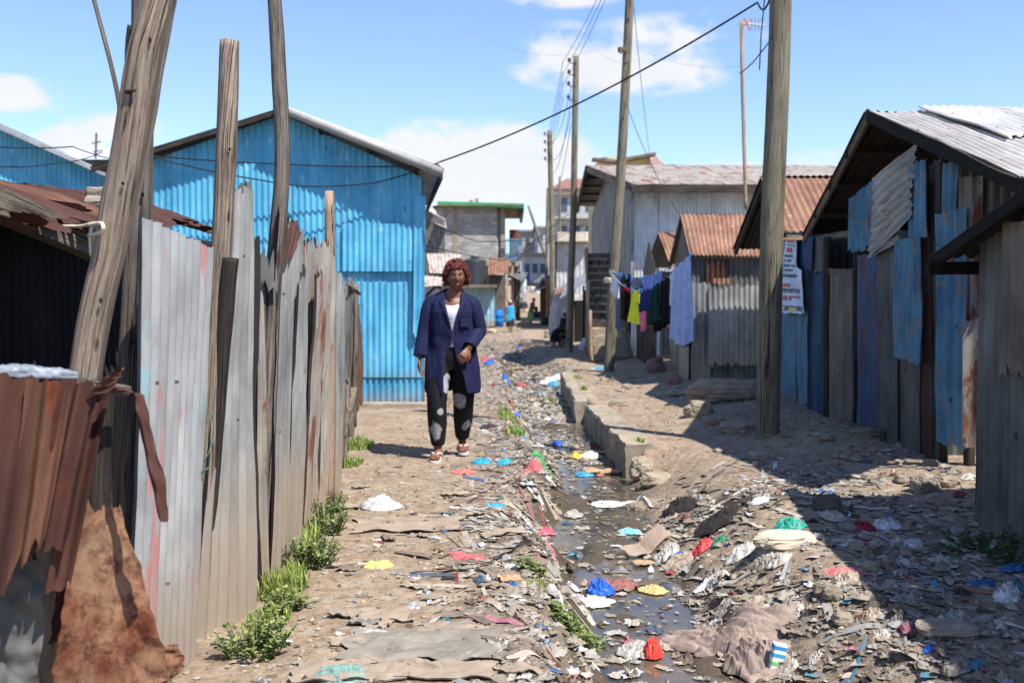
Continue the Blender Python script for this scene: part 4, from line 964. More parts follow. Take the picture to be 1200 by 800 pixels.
def garment(name, x0, x1, yb, ln, colr, label, wf=lambda v: 1.0, key=None, fold=.03, nf=3.5, d=0.0, bf=lambda u: 0.0, clips=2, m=None, neck=0.0):
    p0, p1 = lpos(x0, ln), lpos(x1, ln)
    m = m or cloth_mat(key or ('cloth_%s_%d' % (name, x0)), colr)
    px_m = F/p0.y; L = p0.z - W(0, yb, (p0.y+p1.y)/2).z
    mid = (p0+p1)/2; hw = (p1-p0)/2; nrm = V((hw.y, -hw.x, 0)).normalized(); sd = x0*1.7
    rt = thing(name, label, 'laundry' , tuple(mid), 'laundry on the lines')
    rt['category'] = name.replace('_', ' ')
    mb = MB()
    for side in (1, -1):
        def fn(u, v, side=side):
            w = wf(v); x = (u-.5)*2*w
            sag = neck*math.exp(-((u-.5)/.18)**2)*(1-v)
            z = -(L + bf(u)*L)*v - sag + (p0.z-mid.z)*-x*(1-v)*0
            f = fold*(sin(u*nf*6.28+sd)+.5*nz(u*5+sd, v*2))*(.25+.75*v)
            q = mid + hw*x + V((0,0,z)) + V((0,0,(p1.z-p0.z)/2*x*0)) + nrm*(f + side*.008*(1+1.5*v*sin(PI*u)))
            q.z += .012*nz(u*6+sd, v*3, 2) if v > .9 else 0
            q.x -= d
            return q
        mb.grid(fn, 26, 20)
    mb.build('fabric', m, rt, smooth=True)
    for k in range(clips):
        c = p0.lerp(p1, .12+.76*k/max(1,clips-1)) + V((-d,0,0)); q = MB(); q.beam(c+V((0,-.02,-.05)), c+V((0,-.02,.035)), .018,.02)
        q.build('clothes_peg', plain_mat('blue_peg', lin(40,140,220), .4), rt)
    return rt
garment('t_shirt', 716,725, 340, l1, lin(205,208,215), 'small white shirt hanging nearest the power pole', fold=.02)
garment('towel', 722,728, 385, l2, lin(120,130,160), 'long grey blue cloth just behind the power pole', fold=.02)
garment('towel', 727,734, 373, l2, lin(72,48,42), 'dark brown cloth near the power pole', fold=.02)
garment('shirt', 733,741, 369, l2, lin(26,24,28), 'narrow black shirt beside the brown cloth', fold=.02)
garment('shorts', 731,743, 338, l1, lin(170,24,44), 'small crimson shorts on the front line', fold=.02)
garment('towel', 737,758, 333, l2, lin(226,228,232), 'white cloth folded over the back line', fold=.01)
garment('shorts', 742,755, 343, l2, lin(120,126,142), 'short grey cloth below the white one', fold=.02, d=.05)
garment('dress', 738,751, 377, l1, lin(226,226,60), 'bright yellow dress on the front line', wf=lambda v: (.72 if v < .35 else .72+.55*(v-.35)/.65) , fold=.035, neck=.05)
garment('trousers', 750,764, 366, l1, lin(40,50,96), 'navy trousers hanging next to the yellow dress', fold=.03)
garment('shirt', 752,776, 343, l2, lin(130,146,206), 'light blue school shirt over the back line', fold=.03, nf=5)
garment('swimsuit', 751,757, 389, [p+V((0,0,-.35)) for p in l1], lin(238,120,168), 'small pink garment dangling below the navy trousers', fold=.02, clips=0, wf=lambda v: 1-.5*v)
garment('skirt', 757,768, 384, [p+V((.05,.1,-.1)) for p in l1], lin(206,160,30), 'mustard skirt edge peeping from behind the green cloth', fold=.02, clips=0)
garment('skirt', 762,776, 382, l1, lin(22,58,46), 'dark green skirt between navy and black garments', fold=.035, wf=lambda v: .8+.4*v)
garment('jacket', 770,789, 389, l1, lin(16,18,22), 'large black jacket on the front line', fold=.04, wf=lambda v: .75+.4*v)
garment('towel', 785,793, 358, l1, lin(214,212,214), 'narrow white cloth between black jacket and pink towel', fold=.02, bf=lambda u: .15*u)
garment('towel', 791,797, 344, l1, lin(226,128,178), 'pink towel beside the narrow white cloth', fold=.02)
garment('shirt', 795,805, 339, l1, lin(20,20,26), 'small black shirt near the hut end of the line', fold=.02)
garment('bed_sheet', 787,811, 421, [V((p.x-.02,p.y-.16,p.z+.03)) for p in l1], lin(164,176,214), 'big pale blue bed sheet hanging nearly to the ground', fold=.06, nf=3, wf=lambda v: .85+.15*v, bf=lambda u: -.16*abs(u-.75)*2)
pegs = MB()

# ================================================================ THINGS ON THE RIGHT TERRACE
def rock(px, py, w, h, dp, m, label, seed=0, name='stone', at=None, sq=2.6):
    c = at or G(px, py); s = R.random()*40+seed; mb = MB()
    def f(d):
        e = V((abs(d.x)**(2/sq)*(1 if d.x > 0 else -1), abs(d.y)**(2/sq)*(1 if d.y > 0 else -1), abs(d.z)**(2/sq)*(1 if d.z > 0 else -1)))
        k = 1+.22*nz(d.x*1.5+s, d.y*1.5, d.z*1.5)+.16*(abs(nz(d.x*3+s, d.y*3, d.z*3))-.2)+.08*nz(d.x*6+s, d.y*6, d.z*6)+.05*nz(d.x*14, d.y*14+s, d.z*14)
        return V((e.x*w/2*k, e.y*dp/2*k, e.z*h/2*k))
    mb.ball(c+V((0,0,h*.20)), 1, 34, 24, f)
    return mb.build(name, m, None, label=label, cat='stone' if name == 'stone' else name.replace('_',' '))
rock(970,597,.17,.12,.14,M['stonedk'],'dark grey stone at the edge of the roof shadow')
rock(1084,576,.17,.14,.16,M['stone'],'tan squared stone block against the shack foot')
rock(1112,570,.14,.08,.14,M['stone'],'rounded stone with a hollow beside the tan block')
sb = rock(850,468,.98,.34,.4,plain_mat('mud_sack', lin(158,140,120), .95, .25, 8, bump=.4),'long earth filled sack lying under the pale sheet front','sandbag' and 3, name='sandbag', sq=2.2)
rock(818,486,.30,.20,.26,M['stone'],'chunky broken stone in front of the sack')
rock(800,462,.42,.10,.3,M['conc'],'flat mossy stone slab left of the sack')
rock(790,450,.20,.22,.2,plain_mat('pink_stone', lin(140,108,100), .95,.3,9,bump=.5),'reddish stone at the corner of the rust roof hut')
rock(768,436,.34,.36,.3,plain_mat('pink_stone', lin(140,108,100), .95,.3,9,bump=.5),'large reddish boulder leaning on the hut side wall')
rock(838,497,.20,.12,.16,M['stone'],'small pale stone below the chunky stone')
rock(865,505,.34,.14,.26,M['conc'],'earth crusted stone left of the thick pole')
rock(890,540,.16,.10,.14,M['stone'],'small stone in shade in front of the thick pole')
rock(725,475,.24,.1,.14,M['stone'],'hollow crumbling stone lump on the open terrace')
rock(745,600,.14,.12,.12,M['stone'],'pale stone at the broken end of the drain wall')
rock(752,554,.20,.2,.22,M['conc'],'crumbling rubble at the near end of the drain wall')
rock(770,565,.26,.12,.2,M['conc'],'low rubble lump beside the crumbling wall end')
rock(1010,510,.2,.09,.15,M['stone'],'small brown stone at the foot of the cobalt sheet')
rock(1110,745,.22,.05,.15,M['stone'],'flat dull stone in shadow low on the right')
rock(920,640,.3,.1,.16,plain_mat('plaster_lump', lin(200,184,160), .95,.2,8,bump=.4),'long pale lump of dried sacking in the sun left of the shade')
rock(735,455,.16,.1,.16,M['conc'],'little concrete bit on the far terrace')
rr = random.Random(4)
scn = [(rr.uniform(830,1010), rr.uniform(500,575)) for _ in range(16)]+[(rr.uniform(1000,1110), rr.uniform(545,600)) for _ in range(9)]+[(rr.uniform(880,1180), rr.uniform(610,780)) for _ in range(7)]
first = None
for i, (a, b_) in enumerate(scn):
    g_ = G(a, b_)
    if first is None:
        first = rock(a, b_, .08,.05,.07, M['stone'], 'little loose dirt coloured stone lying on the shaded right bank'); first['group'] = 'small loose stones on the right bank'; first.name = 'pebble'; first['category'] = 'pebble'; o0 = first
    else:
        o0 = first.copy(); C.objects.link(o0); o0.location = g_ + V((0,0,-.01)); s_ = rr.uniform(.5,1.3); o0.scale = (s_*rr.uniform(.8,1.3), s_, s_*rr.uniform(.6,1)); o0.rotation_euler.z = rr.uniform(0,6)

# ================================================================ FAR LANE
# block building with green fascia
bb = thing('block_building', 'two storey concrete block building with a green roof edge', 'building', (-1.9,62,-.3))
def blockmat():
    t = NT('concrete_block_wall'); br = t.node('ShaderNodeTexBrick'); gq = t.node('ShaderNodeNewGeometry'); sx_ = t.node('ShaderNodeSeparateXYZ'); t.L(gq.outputs['Position'], sx_.inputs[0]); cx2 = t.node('ShaderNodeCombineXYZ'); t.L(sx_.outputs['X'], cx2.inputs['X']); t.L(sx_.outputs['Z'], cx2.inputs['Y']); t.L(cx2.outputs[0], br.inputs['Vector'])
    br.inputs['Scale'].default_value = 1.0; br.inputs['Brick Width'].default_value = .45; br.inputs['Row Height'].default_value = .22; br.inputs['Mortar Size'].default_value = .012; br.inputs['Bias'].default_value = 0
    br.inputs['Color1'].default_value = lin(142,140,136); br.inputs['Color2'].default_value = lin(172,169,163); br.inputs['Mortar'].default_value = lin(120,117,112)
    n = t.noise(t.pos(), 1.2, 6, .6); col = t.mix(1.0, br.outputs[0], t.ramp(n, [(.3,.78),(.7,1.1)]), 'MULTIPLY')
    return t.fin(col, .9)
BM = blockmat()
X0, X1, X2 = W(511,300,62).x, W(591,300,62).x, W(612,300,62).x
Zs, Zt = W(0,303,62).z, W(0,242,62).z
mb = MB(); mb.box((X0,62,Zs-.2),(X1,72,Zt)); mb.build('upper_wall', BM, bb)
mb = MB(); mb.box((X0,63.2,-.5),(X1-.6,72,Zs-.2)); mb.build('ground_floor_wall', M['plaster'], bb)
mb = MB(); mb.box((X0-.1,61.6,Zs-.45),(X1+.9,72,Zs-.2)); mb.build('floor_slab', M['conc'], bb)
mb = MB(); mb.box((X1-.25,61.97,Zs-.2),(X1+.02,62.3,Zt)); mb.build('corner_column', M['conc'], bb)
mb = MB(); mb.box((X0+1.05,61.97,Zs-.2),(X0+1.3,62.1,Zt)); mb.build('column', M['conc'], bb)
mb = MB(); mb.beam((X0-.2,61.4,Zt+.12),(X2+.1,61.4,Zt-.02), .25,.30); mb.build('green_fascia', plain_mat('green_fascia', lin(44,150,90), .5,.15,2), bb)
mb = MB(); mb.beam((X0-.2,66,Zt+.02),(X2+.1,66,Zt+.0), 9.5,.12); mb.build('roof', M['plank'], bb)
mb = MB(); mb.beam((X2,61.5,Zt-.1),(X2,71,Zt-.1), .2,.5); mb.build('roof_edge', plain_mat('dark_green', lin(30,80,60),.6), bb)
rail = thing  # noqa
bl_ = MB()
for k in range(9): bl_.beam((X1+.1+k*.11,61.7,Zs-.2),(X1+.1+k*.11,61.7,Zs+1.15), .05,.05)
bl_.beam((X1,61.7,Zs+1.15),(X1+1.0,61.7,Zs+1.15), .07,.07); bl_.beam((X1,61.7,Zs),(X1+1.0,61.7,Zs), .07,.07)
bl_.build('balcony_rail', plain_mat('turquoise_rail', lin(60,150,180), .5), bb)
mb = MB(); mb.box((X1+.3,63.5,Zs-.2),(X1+.9,64.5,Zs+1.9)); mb.build('balcony_screen', plain_mat('red_brown', lin(120,66,54),.8), bb)
mb = MB(); mb.box((X1+.0,61.6,Zs-1.2),(X1+.4,61.9,Zs-.45)); mb.build('bracket', M['logdk'], bb)
for xx in (X1-1.4, X1-.5, X1+.5):
    mb = MB(); mb.box((xx-.09,61.8,-.6),(xx+.09,62,Zs-.45)); mb.build('post', M['pale'], bb)
mb = MB(); mb.box((X0+1.9,66,Zt),(X0+2.15,66.3,Zt+.8)); mb.box((X0+2.3,66,Zt),(X0+2.5,66.3,Zt+.9)); mb.build('roof_stub', M['conc'], bb)
# grey shed left of it
gs = thing('grey_tin_house', 'narrow grey iron house between blue house and block building', 'house', (-3.6,50,-.3))
tin('wall', [W(490,330,50),W(521,330,50),W(521,258,50),W(490,240,50)], T['galvdk'], gs, res=4, pitch=.15, amp=.02)
tin('roof', [W(488,246,49.5),W(513,240,49.5),W(512,236,56),W(490,238,56)], T['wall'], gs, res=4, pitch=.15)
tin('roof', [W(510,262,49.4),W(524,268,49.4),W(521,256,54),W(511,250,54)], T['rustmix'], gs, res=4, pitch=.15)
mb = MB(); mb.beam(W(490,285,48), W(500,340,48), .3,.2); mb.build('post', M['logdk'], gs)
# market sheds
ms = thing('market_shed', 'open shed with a rust streaked roof behind the woman', 'shed', (-4.2,47,-.3))
tin('roof', [W(504,320,46),W(538,320,46),W(541,297,49),W(500,297,49)], T['roofr'], ms, res=4, pitch=.2, amp=.02, label='upper rusty roof')
tin('wall', [W(500,335,47),W(545,335,47),W(545,320,47),W(503,320,47)], T['galvdk'], ms, res=4, pitch=.2)
tin('roof', [W(492,336,44),W(526,334,44),W(522,325,46),W(492,322,46)], T['roofr'], ms, res=4, pitch=.2, label='lower pale roof')
tin('wall', [W(492,372,45.5),W(516,372,45.5),W(516,334,45.5),W(492,334,45.5)], T['wall'], ms, res=4, pitch=.2)
mb = MB(); mb.beam(W(494,352,45.2), W(512,334,45.2), .15,.12); mb.beam(W(492,330,45.2), W(518,338,45.2), .15,.12); mb.build('brace', M['logdk'], ms)
mb = MB()
for k in range(5): mb.beam(W(492,368+k*7,44.5), W(530,368+k*7,44.5), .06,.16)
mb.build('plank_counter', M['plank'], ms)
mb = MB(); mb.box(tuple(W(493,362,44.9))[:2]+(W(0,362,44.9).z,), (W(508,0,44.9).x, 45.3, W(0,346,44.9).z)); mb.build('purple_cloth', cloth_mat('purple', lin(108,84,140)), ms)
mb = MB(); mb.box((W(519,0,44).x,44,-.4),(W(524,0,44).x,44.2,W(0,325,44).z)); mb.build('post', M['logdk'], ms)
bs = thing('blue_shed', 'pale blue tin shed carrying the black water tank', 'shed', (-1.2,57,-.35))
tin('wall', [W(541,386,56.5),W(580,382,56.5),W(580,337,56.5),W(541,337,56.5)], T['lblue'], bs, res=4, pitch=.2, amp=.02)
mb = MB(); mb.beam(W(538,336,56.2), W(583,336,56.2), 2.4,.18); mb.build('roof', M['plank'], bs)
tin('wall', [W(580,382,56.5),W(581,380,60),W(581,337,60),W(580,337,56.5)], T['galvdk'], bs, res=4)
wt = thing('water_tank', 'black ribbed plastic water tank on the pale blue shed', 'water tank', tuple(W(556,335,56.8)))
t = plain_mat('tank_plastic', lin(52,58,64), .45, .1, 3)
c = W(556,335,57.2); h = c.z and (W(0,303,57.2).z - c.z); rad = (W(570,0,57.2).x - W(542,0,57.2).x)/2
mb = MB(); n_ = 40; rs = []
for k in range(n_+1):
    v = k/n_; rr_ = rad*(1+.018*sin(v*2*PI*10))*(1 if v < .9 else math.sqrt(max(.05, 1-((v-.9)/.1)**2*.75))); rs.append(rr_)
mb.tube([c+V((0,0,h*k/n_)) for k in range(n_+1)], rs, 28); mb.build('tank_body', t, wt, smooth=True)
mb = MB(); mb.tube([c+V((0,0,h)), c+V((0,0,h+.12))], [rad*.35,rad*.33], 16); mb.build('lid', t, wt, smooth=True)
bs2 = thing('rust_awning', 'brown rusty awning beside the water tank', 'awning', tuple(W(585,340,57.5)))
tin('roof', [W(572,322,56),W(596,320,56),W(597,303,60),W(572,302,60)], T['orange'], bs2, res=4, pitch=.2, amp=.02)
mb = MB(); mb.box((W(592,0,56).x,56,-.4),(W(595,0,56).x,56.15,W(0,321,56).z)); mb.build('post', M['pale'], bs2)
tin('wall', [W(574,375,59),W(594,375,59),W(594,322,59),W(574,322,59)], T['shade2'], bs2, res=4)
brl = thing('plastic_barrel', 'bright blue plastic barrel by the pale blue shed', 'barrel', tuple(G(584,383)))
g_ = G(584,383); mb = MB(); bmz = plain_mat('blue_plastic', lin(22,110,190), .35, .1, 4)
mb.tube([g_+V((0,0,z)) for z in (0,.02,.3,.33,.36,.62,.65,.68,.93,.97)], [.27,.3,.31,.33,.31,.31,.33,.31,.30,.26], 20); mb.build('barrel_body', bmz, brl, smooth=True)
mb = MB(); mb.tube([g_+V((0,0,.97)), g_+V((0,0,1.01))], [.27,.27], 20); mb.build('lid', bmz, brl)
# lane end, left side: posts and stalls under the block building
lv = thing('market_stall', 'shaded open stall left of the lane end', 'stall', (0,64,0))
tin('awning', [W(598,318,64),W(606,319,64),W(621,321,70),W(598,312,70)], T['galvdk'], lv, res=4, pitch=.3)
for px_, col_ in ((601,'pale'),(604,'logdk'),(608,'logdk')):
    mb = MB(); mb.beam(W(px_,375,64), W(px_,318,64), .18,.18); mb.build('post', M[col_], lv)
mb = MB(); mb.box((W(603,0,66).x,66,0),(W(609,0,66).x,67.5,W(0,335,66).z)); mb.build('counter', M['dark'], lv)
mb = MB(); mb.box((W(592,0,63).x,62.8,-.4),(W(601,0,63).x,63.1,W(0,352,63).z)); mb.build('low_wall', plain_mat('pinkish_block', lin(176,138,120), .9), lv)
rock(0,0,.9,1.6,.8,plain_mat('pale_goods', lin(190,196,200), .8),'pale wrapped goods stacked at the left stall',name='goods_bale',at=W(608,342,66))
# right side of lane end
gw = thing('grey_blue_house', 'pale grey iron house behind the poles with a light concrete ledge', 'house', (3.2,62,0))
tin('wall', [W(652,345,62),W(690,345,62),W(690,282,62),W(652,282,62)], T['wall'], gw, res=4, pitch=.25, amp=.02)
mb = MB(); a = W(648,283,61.5); b_ = W(692,272,61.5); mb.box((a.x,61.2,a.z),(b_.x,64,b_.z)); mb.build('ledge', plain_mat('cream', lin(206,196,178), .8), gw)
mb = MB(); mb.box((W(650,0,62).x,61.9,W(0,345,62).z),(W(653,0,62).x,62.2,W(0,283,62).z)); mb.build('corner_post', M['logdk'], gw)
# tower
tw = thing('apartment_block', 'tall pale building with a red tiled roof behind the poles', 'building', (6.5,105,3))
cr = plain_mat('cream_render', lin(166,165,162), .85, .15, .8); wn = plain_mat('window_glass', lin(70,86,104), .2)
ax, bx_ = W(650,0,105).x, W(700,0,105).x
mb = MB(); mb.box((ax,105,2),(bx_,115,W(0,222,105).z)); mb.build('wall', cr, tw)
z1_ = W(0,222,105).z
mb = MB(); o_ = len(mb.v); mb.add([(ax-.5,104.3,z1_),(bx_+.5,104.3,z1_),(bx_+.5,116,z1_),(ax-.5,116,z1_),(ax+1.5,110,z1_+1.7),(bx_-1,110,z1_+1.7)], [(0,1,5,4),(1,2,5),(2,3,4,5),(3,0,4),(3,2,1,0)]); mb.build('roof', plain_mat('red_tiles', lin(136,96,86), .8), tw)
mb = MB(); mb.box((ax-.3,104.5,z1_-.55),(bx_+.3,105,z1_-.02)); mb.build('eave_band', plain_mat('ochre_band', lin(166,156,136), .8), tw)
for fl in range(3):
    for k in range(3):
        xx = ax+.6+k*1.35; zz = z1_-2.3-fl*2.9
        mb = MB(); mb.box((xx,104.93,zz),(xx+.75,105.02,zz+1.4)); w_ = mb.build('window', wn, tw)
    mb = MB(); mb.box((ax-.2,104.0,z1_-3.1-fl*2.9),(bx_+.2,105,z1_-2.9-fl*2.9)); mb.build('balcony_slab', cr, tw)
# hazy far buildings closing the lane
for (xa, xb, yt, Y, col_, lab) in ((560,612,300,135,(170,172,176),'low pale far building left of the lane end'),(604,632,272,150,(168,160,150),'tan far building in the middle of the lane end'),(628,650,268,140,(160,166,176),'blue grey far building right of the lane end'),(612,640,300,118,(186,188,190),'whitish low far building closing the lane'),(690,760,330,125,(160,150,138),'far brown building glimpsed behind the stairs'),(400,520,290,130,(150,146,140),'far dull block behind the blue house')):
    f_ = thing('far_building', lab, 'building', tuple(W((xa+xb)/2, 340, Y)))
    m_ = plain_mat('far_wall_%d' % xa, lin(*col_), .9, .2, .6)
    mb = MB(); mb.box((W(xa,0,Y).x,Y,2),(W(xb,0,Y).x,Y+9,W(0,yt,Y).z)); mb.build('wall', m_, f_)
    mb = MB(); mb.box((W(xa,0,Y).x-.3,Y-.4,W(0,yt,Y).z),(W(xb,0,Y).x+.3,Y+9.3,W(0,yt,Y).z+.35)); mb.build('roof', plain_mat('far_roof_%d' % (xa % 3), lin(*[(150,140,130),(120,126,136),(150,100,84)][xa % 3]), .8), f_)
    n_ = max(2, int((xb-xa)/9))
    for k in range(n_):
        xx = lerp(W(xa,0,Y).x, W(xb,0,Y).x, (k+.3)/n_); zz = W(0,yt,Y).z-2.0
        mb = MB(); mb.box((xx,Y-.06,zz),(xx+.6,Y+.02,zz+1.1)); mb.build('window', wn, f_)
# awnings and stalls on the right side of the lane, between the poles
rv = thing('market_stall', 'dark stall with a sagging awning right of the lane', 'stall', (1.6,58,0))
tin('awning', [W(624,331,57),W(640,331,57),W(648,323,62),W(636,322,62)], T['galvdk'], rv, res=4, pitch=.3)
for px_ in (634.5,637.5):
    mb = MB(); mb.beam(W(px_,378,57), W(px_,328,57), .16,.16); mb.build('post', M['logdk'], rv)
mb = MB(); mb.box((W(636,0,58).x,58,-.3),(W(649,0,58).x,60,W(0,352,58).z)); mb.build('counter', M['dark'], rv)
mb = MB(); mb.box((W(642,0,59.5).x,60.1,-.3),(W(652,0,59.5).x,60.3,W(0,322,59.5).z)); mb.build('back_wall', M['stonedk'], rv)
mb = MB(); mb.beam(W(641,372,56.8), W(641,330,56.8), .12,.12); mb.build('post', plain_mat('orange_wood', lin(170,110,70), .8), rv)
ks = thing('kiosk', 'small shaded kiosk with a ragged tin awning in front of the stairs', 'kiosk', (2.2,33,-.1))
tin('awning', [W(656,350,32),W(690,330,31),W(691,318,35),W(664,330,36)], T['galv'], ks, res=4, pitch=.15, jb=.15)
tin('awning', [W(650,345,34),W(668,340,34),W(668,334,37),W(650,338,37)], T['orange'], ks, res=4, pitch=.15, jb=.1)
for px_, y_ in ((684,31),(688,31.5),(672,34)):
    mb = MB(); mb.beam(W(px_,406,y_), W(px_,335,y_), .07,.07); mb.build('post', M['plank'], ks)
mb = MB(); mb.box((W(673,0,34).x,34,-.3),(W(692,0,34).x,35,W(0,352,34).z)); mb.build('counter', M['dark'], ks)
mb = MB(); mb.grid(lambda u, v: W(683+u*8, 415-v*75, 30.5)+V((0,.08*sin(u*14),0)), 16, 4); mb.build('green_curtain', cloth_mat('green_curtain', lin(36,60,58)), ks, smooth=True)
rock(0,0,1.1,2.0,.9,plain_mat('white_sacks', lin(160,160,160), .8),'tall white wrapped bundle behind the stair pole',name='wrapped_bundle',at=W(662,376,36)+V((0,0,-.3)))
tp1 = PMX('tarp_dark', (52,54,60)); tp2 = PMX('sack_tan', (168,150,124)); tp3 = PMX('crate_teal', (70,110,112)); tp4 = PMX('tarp_white', (186,188,190))
for (px, py, w_, h_, m_, nm, lb) in ((611,362,.9,.8,tp1,'goods_heap','dark heap of goods under the stall awning left of the lane'),(607,352,.8,1.3,tp1,'goods_heap','tall dark covered stack behind the left stall'),(632,372,.8,.6,tp1,'goods_heap','dark heap beside the stall post right of the lane'),(617,366,.7,.35,tp2,'goods_heap','low tan sacks in the middle of the far lane'),(590,372,.6,.5,tp3,'goods_heap','teal heap beside the blue barrel'),(628,343,1.2,.8,tp4,'goods_heap','pale covered goods high up the lane on the right'),(612,340,1.0,.7,tp3,'goods_heap','dull teal goods at the top of the lane'),(576,392,.5,.4,tp2,'goods_heap','tan sack in front of the pale blue shed'),(652,392,.5,.55,tp1,'goods_heap','black bag heap at the foot of the insulator pole'),(690,410,.5,.5,tp4,'goods_heap','whitish bundle at the foot of the stair rail')):
    rock(0,0,w_,h_,.7,m_,lb,name=nm,at=G(px,py))
for (a_, b_, c_, lb) in (((598,330,62),(616,326,64),(636,328,58),'sagging cloth line of rags strung over the far lane'),):
    wire('rag_line', [W(*a_),W(*b_),W(*c_)], .02, M['wire'], .2, label=lb, cat='line')
tin('awning', [W(596,322,60),W(612,330,60),W(618,322,66),W(600,314,66)], T['galvdk'], lv, res=4, pitch=.3, jb=.2)
tin('awning', [W(622,345,55),W(640,336,55),W(644,330,60),W(628,336,60)], T['rustmix'], rv, res=4, pitch=.3, jb=.2)
for k_, (za, zb_) in enumerate(((7.1,6.9),(6.6,6.2),(6.0,6.6),(5.6,5.9))):
    wire('slack_line', [top_of(bD,tD,za), top_of(bC,tC,zb_)+V((-.1,0,0))], .008, M['wire'], .45+.12*k_, label=['uppermost','second','third','lowest'][k_]+' slack wire drooping between the insulator pole and stair pole', cat='wire')
# low drain parapet beyond the gap
rock(643,396,.35,.5,.9,M['conc'],'far concrete drain edge below the insulator pole')
rock(625,404,.9,.12,.25,M['plank'],'plank footbridge lying across the far drain',name='footbridge', sq=5)
# ================================================================ LITTER
def tint_mat(key, rough=.75, spec=.25, alpha=1.0):
    t = NT(key); at = t.node('ShaderNodeVertexColor', layer_name='tint')
    n = t.noise(t.pos(), 45, 5, .65); n2 = t.noise(t.pos(), 12, 4, .6)
    col = t.mix(1.0, at.outputs['Color'], t.ramp(n, [(.3,.72),(.7,1.1)]), 'MULTIPLY')
    col = t.mix(t.ramp(n2, [(.52,0),(.66,.5)]), col, lin(128,112,94))
    t.bump(n, .4, .006)
    return t.fin(col, rough, 0, spec)
LM = tint_mat('litter_scraps')
PAL = [((184,168,146),24),((166,150,128),20),((200,188,170),15),((144,128,108),12),((198,192,182),6),((180,174,164),8),((112,98,84),6),((62,56,52),3),((214,214,212),2.2),
       ((60,116,166),.8),((90,150,164),.9),((164,70,68),.8),((196,124,134),.6),((84,124,88),.6),((200,184,110),.4),((120,70,52),1.6),((190,110,84),.8),((104,112,130),2)]
PT = sum(w for _, w in PAL)
def pick(rr):
    t = rr.random()*PT
    for c, w in PAL:
        t -= w
        if t <= 0: break
    k = rr.uniform(.72, .97); l = lin(*[min(255, v*k*q) for v, q in zip(c, (.98,1,1.03))]); return l
def frag(mb, rr, c, s, col, crump=None, asp=None, n=3):
    """a bit of sheet stuff: irregular outline, folded and curled"""
    a = rr.uniform(0, 6.3); asp = asp or rr.uniform(.35, .9); cr = crump if crump is not None else rr.choice([.05,.1,.2,.35]); o = rr.uniform(0, 99)
    ca, sa = cos(a), sin(a); tx, ty = rr.uniform(-.16,.16), rr.uniform(-.16,.16); vs = []
    cut_ = [rr.uniform(.55,1.1) for _ in range(4)]; dome = rr.random() < .5 and s > .03
    if dome: n = 5; asp = max(asp, .6)
    for j in range(n+1):
        for i in range(n+1):
            u, v = (i/n-.5), (j/n-.5)
            k = cut_[(u > 0)*2+(v > 0)]
            k *= 1+.45*nz(u*5+o, v*5)
            x, y = u*s*k + .12*s*nz(u*3+o, v*3), v*s*asp*k + .12*s*nz(u*3, v*3+o)
            if dome:
                q2 = min(1, 4*(u*u+v*v)); z = s*(.05+.22*(1-q2)*(1+1.6*nz(u*4+o, v*4, 4)) + .10*(1-q2)*nz(u*11+o, v*11, 8)) - .006
                k2 = 1-.22*max(0, abs(u)+abs(v)-.62)*2; x *= k2; y *= k2
            else: z = cr*s*(nz(u*3.1+o, v*3.1, 4)+.6*nz(u*7+o, v*7, 8)) + x*tx + y*ty
            X, Y = c.x+x*ca-y*sa, c.y+x*sa+y*ca
            vs.append((X, Y, c.z + abs(z)*1.0 + .004))
    fs = [(j*(n+1)+i, j*(n+1)+i+1, (j+1)*(n+1)+i+1, (j+1)*(n+1)+i) for j in range(n) for i in range(n)]
    mb.add(vs, fs, None, col)
rr = random.Random(77)
mb = MB(); cnt = 0
while cnt < 19000:
    Y = 3.0*math.exp(rr.random()*math.log(52/3.0)); x = rr.uniform(-1.3, 3.0) if Y < 12 else rr.uniform(-1.7, 2.4)
    if abs(x/Y) > .56: continue
    d = x - xc(Y); L = litterd(x, Y)
    if rr.random() > L: continue
    if 8.5 < Y < 18 and interp(WF, Y)-.02 < x < interp(WF, Y)+.33: continue
    if abs(d) < .30 and rr.random() > .20 + .7*sstep(8.3, 9.8, Y): continue
    s = rr.choice([.012,.018,.022,.028,.034,.042,.052,.065,.09]) * (1 if Y < 12 else 1.5) * rr.uniform(.8, 1.3)
    if d < -.6: s *= .75
    z = max(ground(x, Y), interp(ZC, Y)-.21)
    frag(mb, rr, V((x, Y, z-.004)), s, pick(rr), n=2 if s < .03 else 4, crump=(None if d > -.6 else rr.choice([.03,.06,.12])))
    cnt += 1
mb.build('litter', LM, smooth=False, cols=True, at_origin=True, kind='stuff')
# fibrous strips of trodden plastic on the drain's left shoulder
mb = MB()
for k in range(900):
    Y = rr.uniform(3.2, 11); x = xc(Y) - rr.uniform(.2, 1.0) if rr.random() < .6 else rr.uniform(.9, 2.4)
    if Y > 7.8 and x > .8: continue
    L_ = rr.uniform(.05, .28); a = rr.gauss(1.9, .9); cc = pick(rr); pts = []
    for q in range(5):
        X = x + cos(a)*L_*(q/4-.5) + .02*nz(q, k); YY = Y + sin(a)*L_*(q/4-.5); pts.append(V((X, YY, ground(X, YY)+.006)))
    w = rr.uniform(.004, .02); vs = []; 
    for p in pts: vs += [(p.x-w*sin(a), p.y+w*cos(a), p.z), (p.x+w*sin(a), p.y-w*cos(a), p.z+rr.uniform(0,.01))]
    mb.add(vs, [(2*i, 2*i+1, 2*i+3, 2*i+2) for i in range(4)], None, cc)
mb.build('litter_strips', LM, smooth=False, cols=True, at_origin=True, kind='stuff')
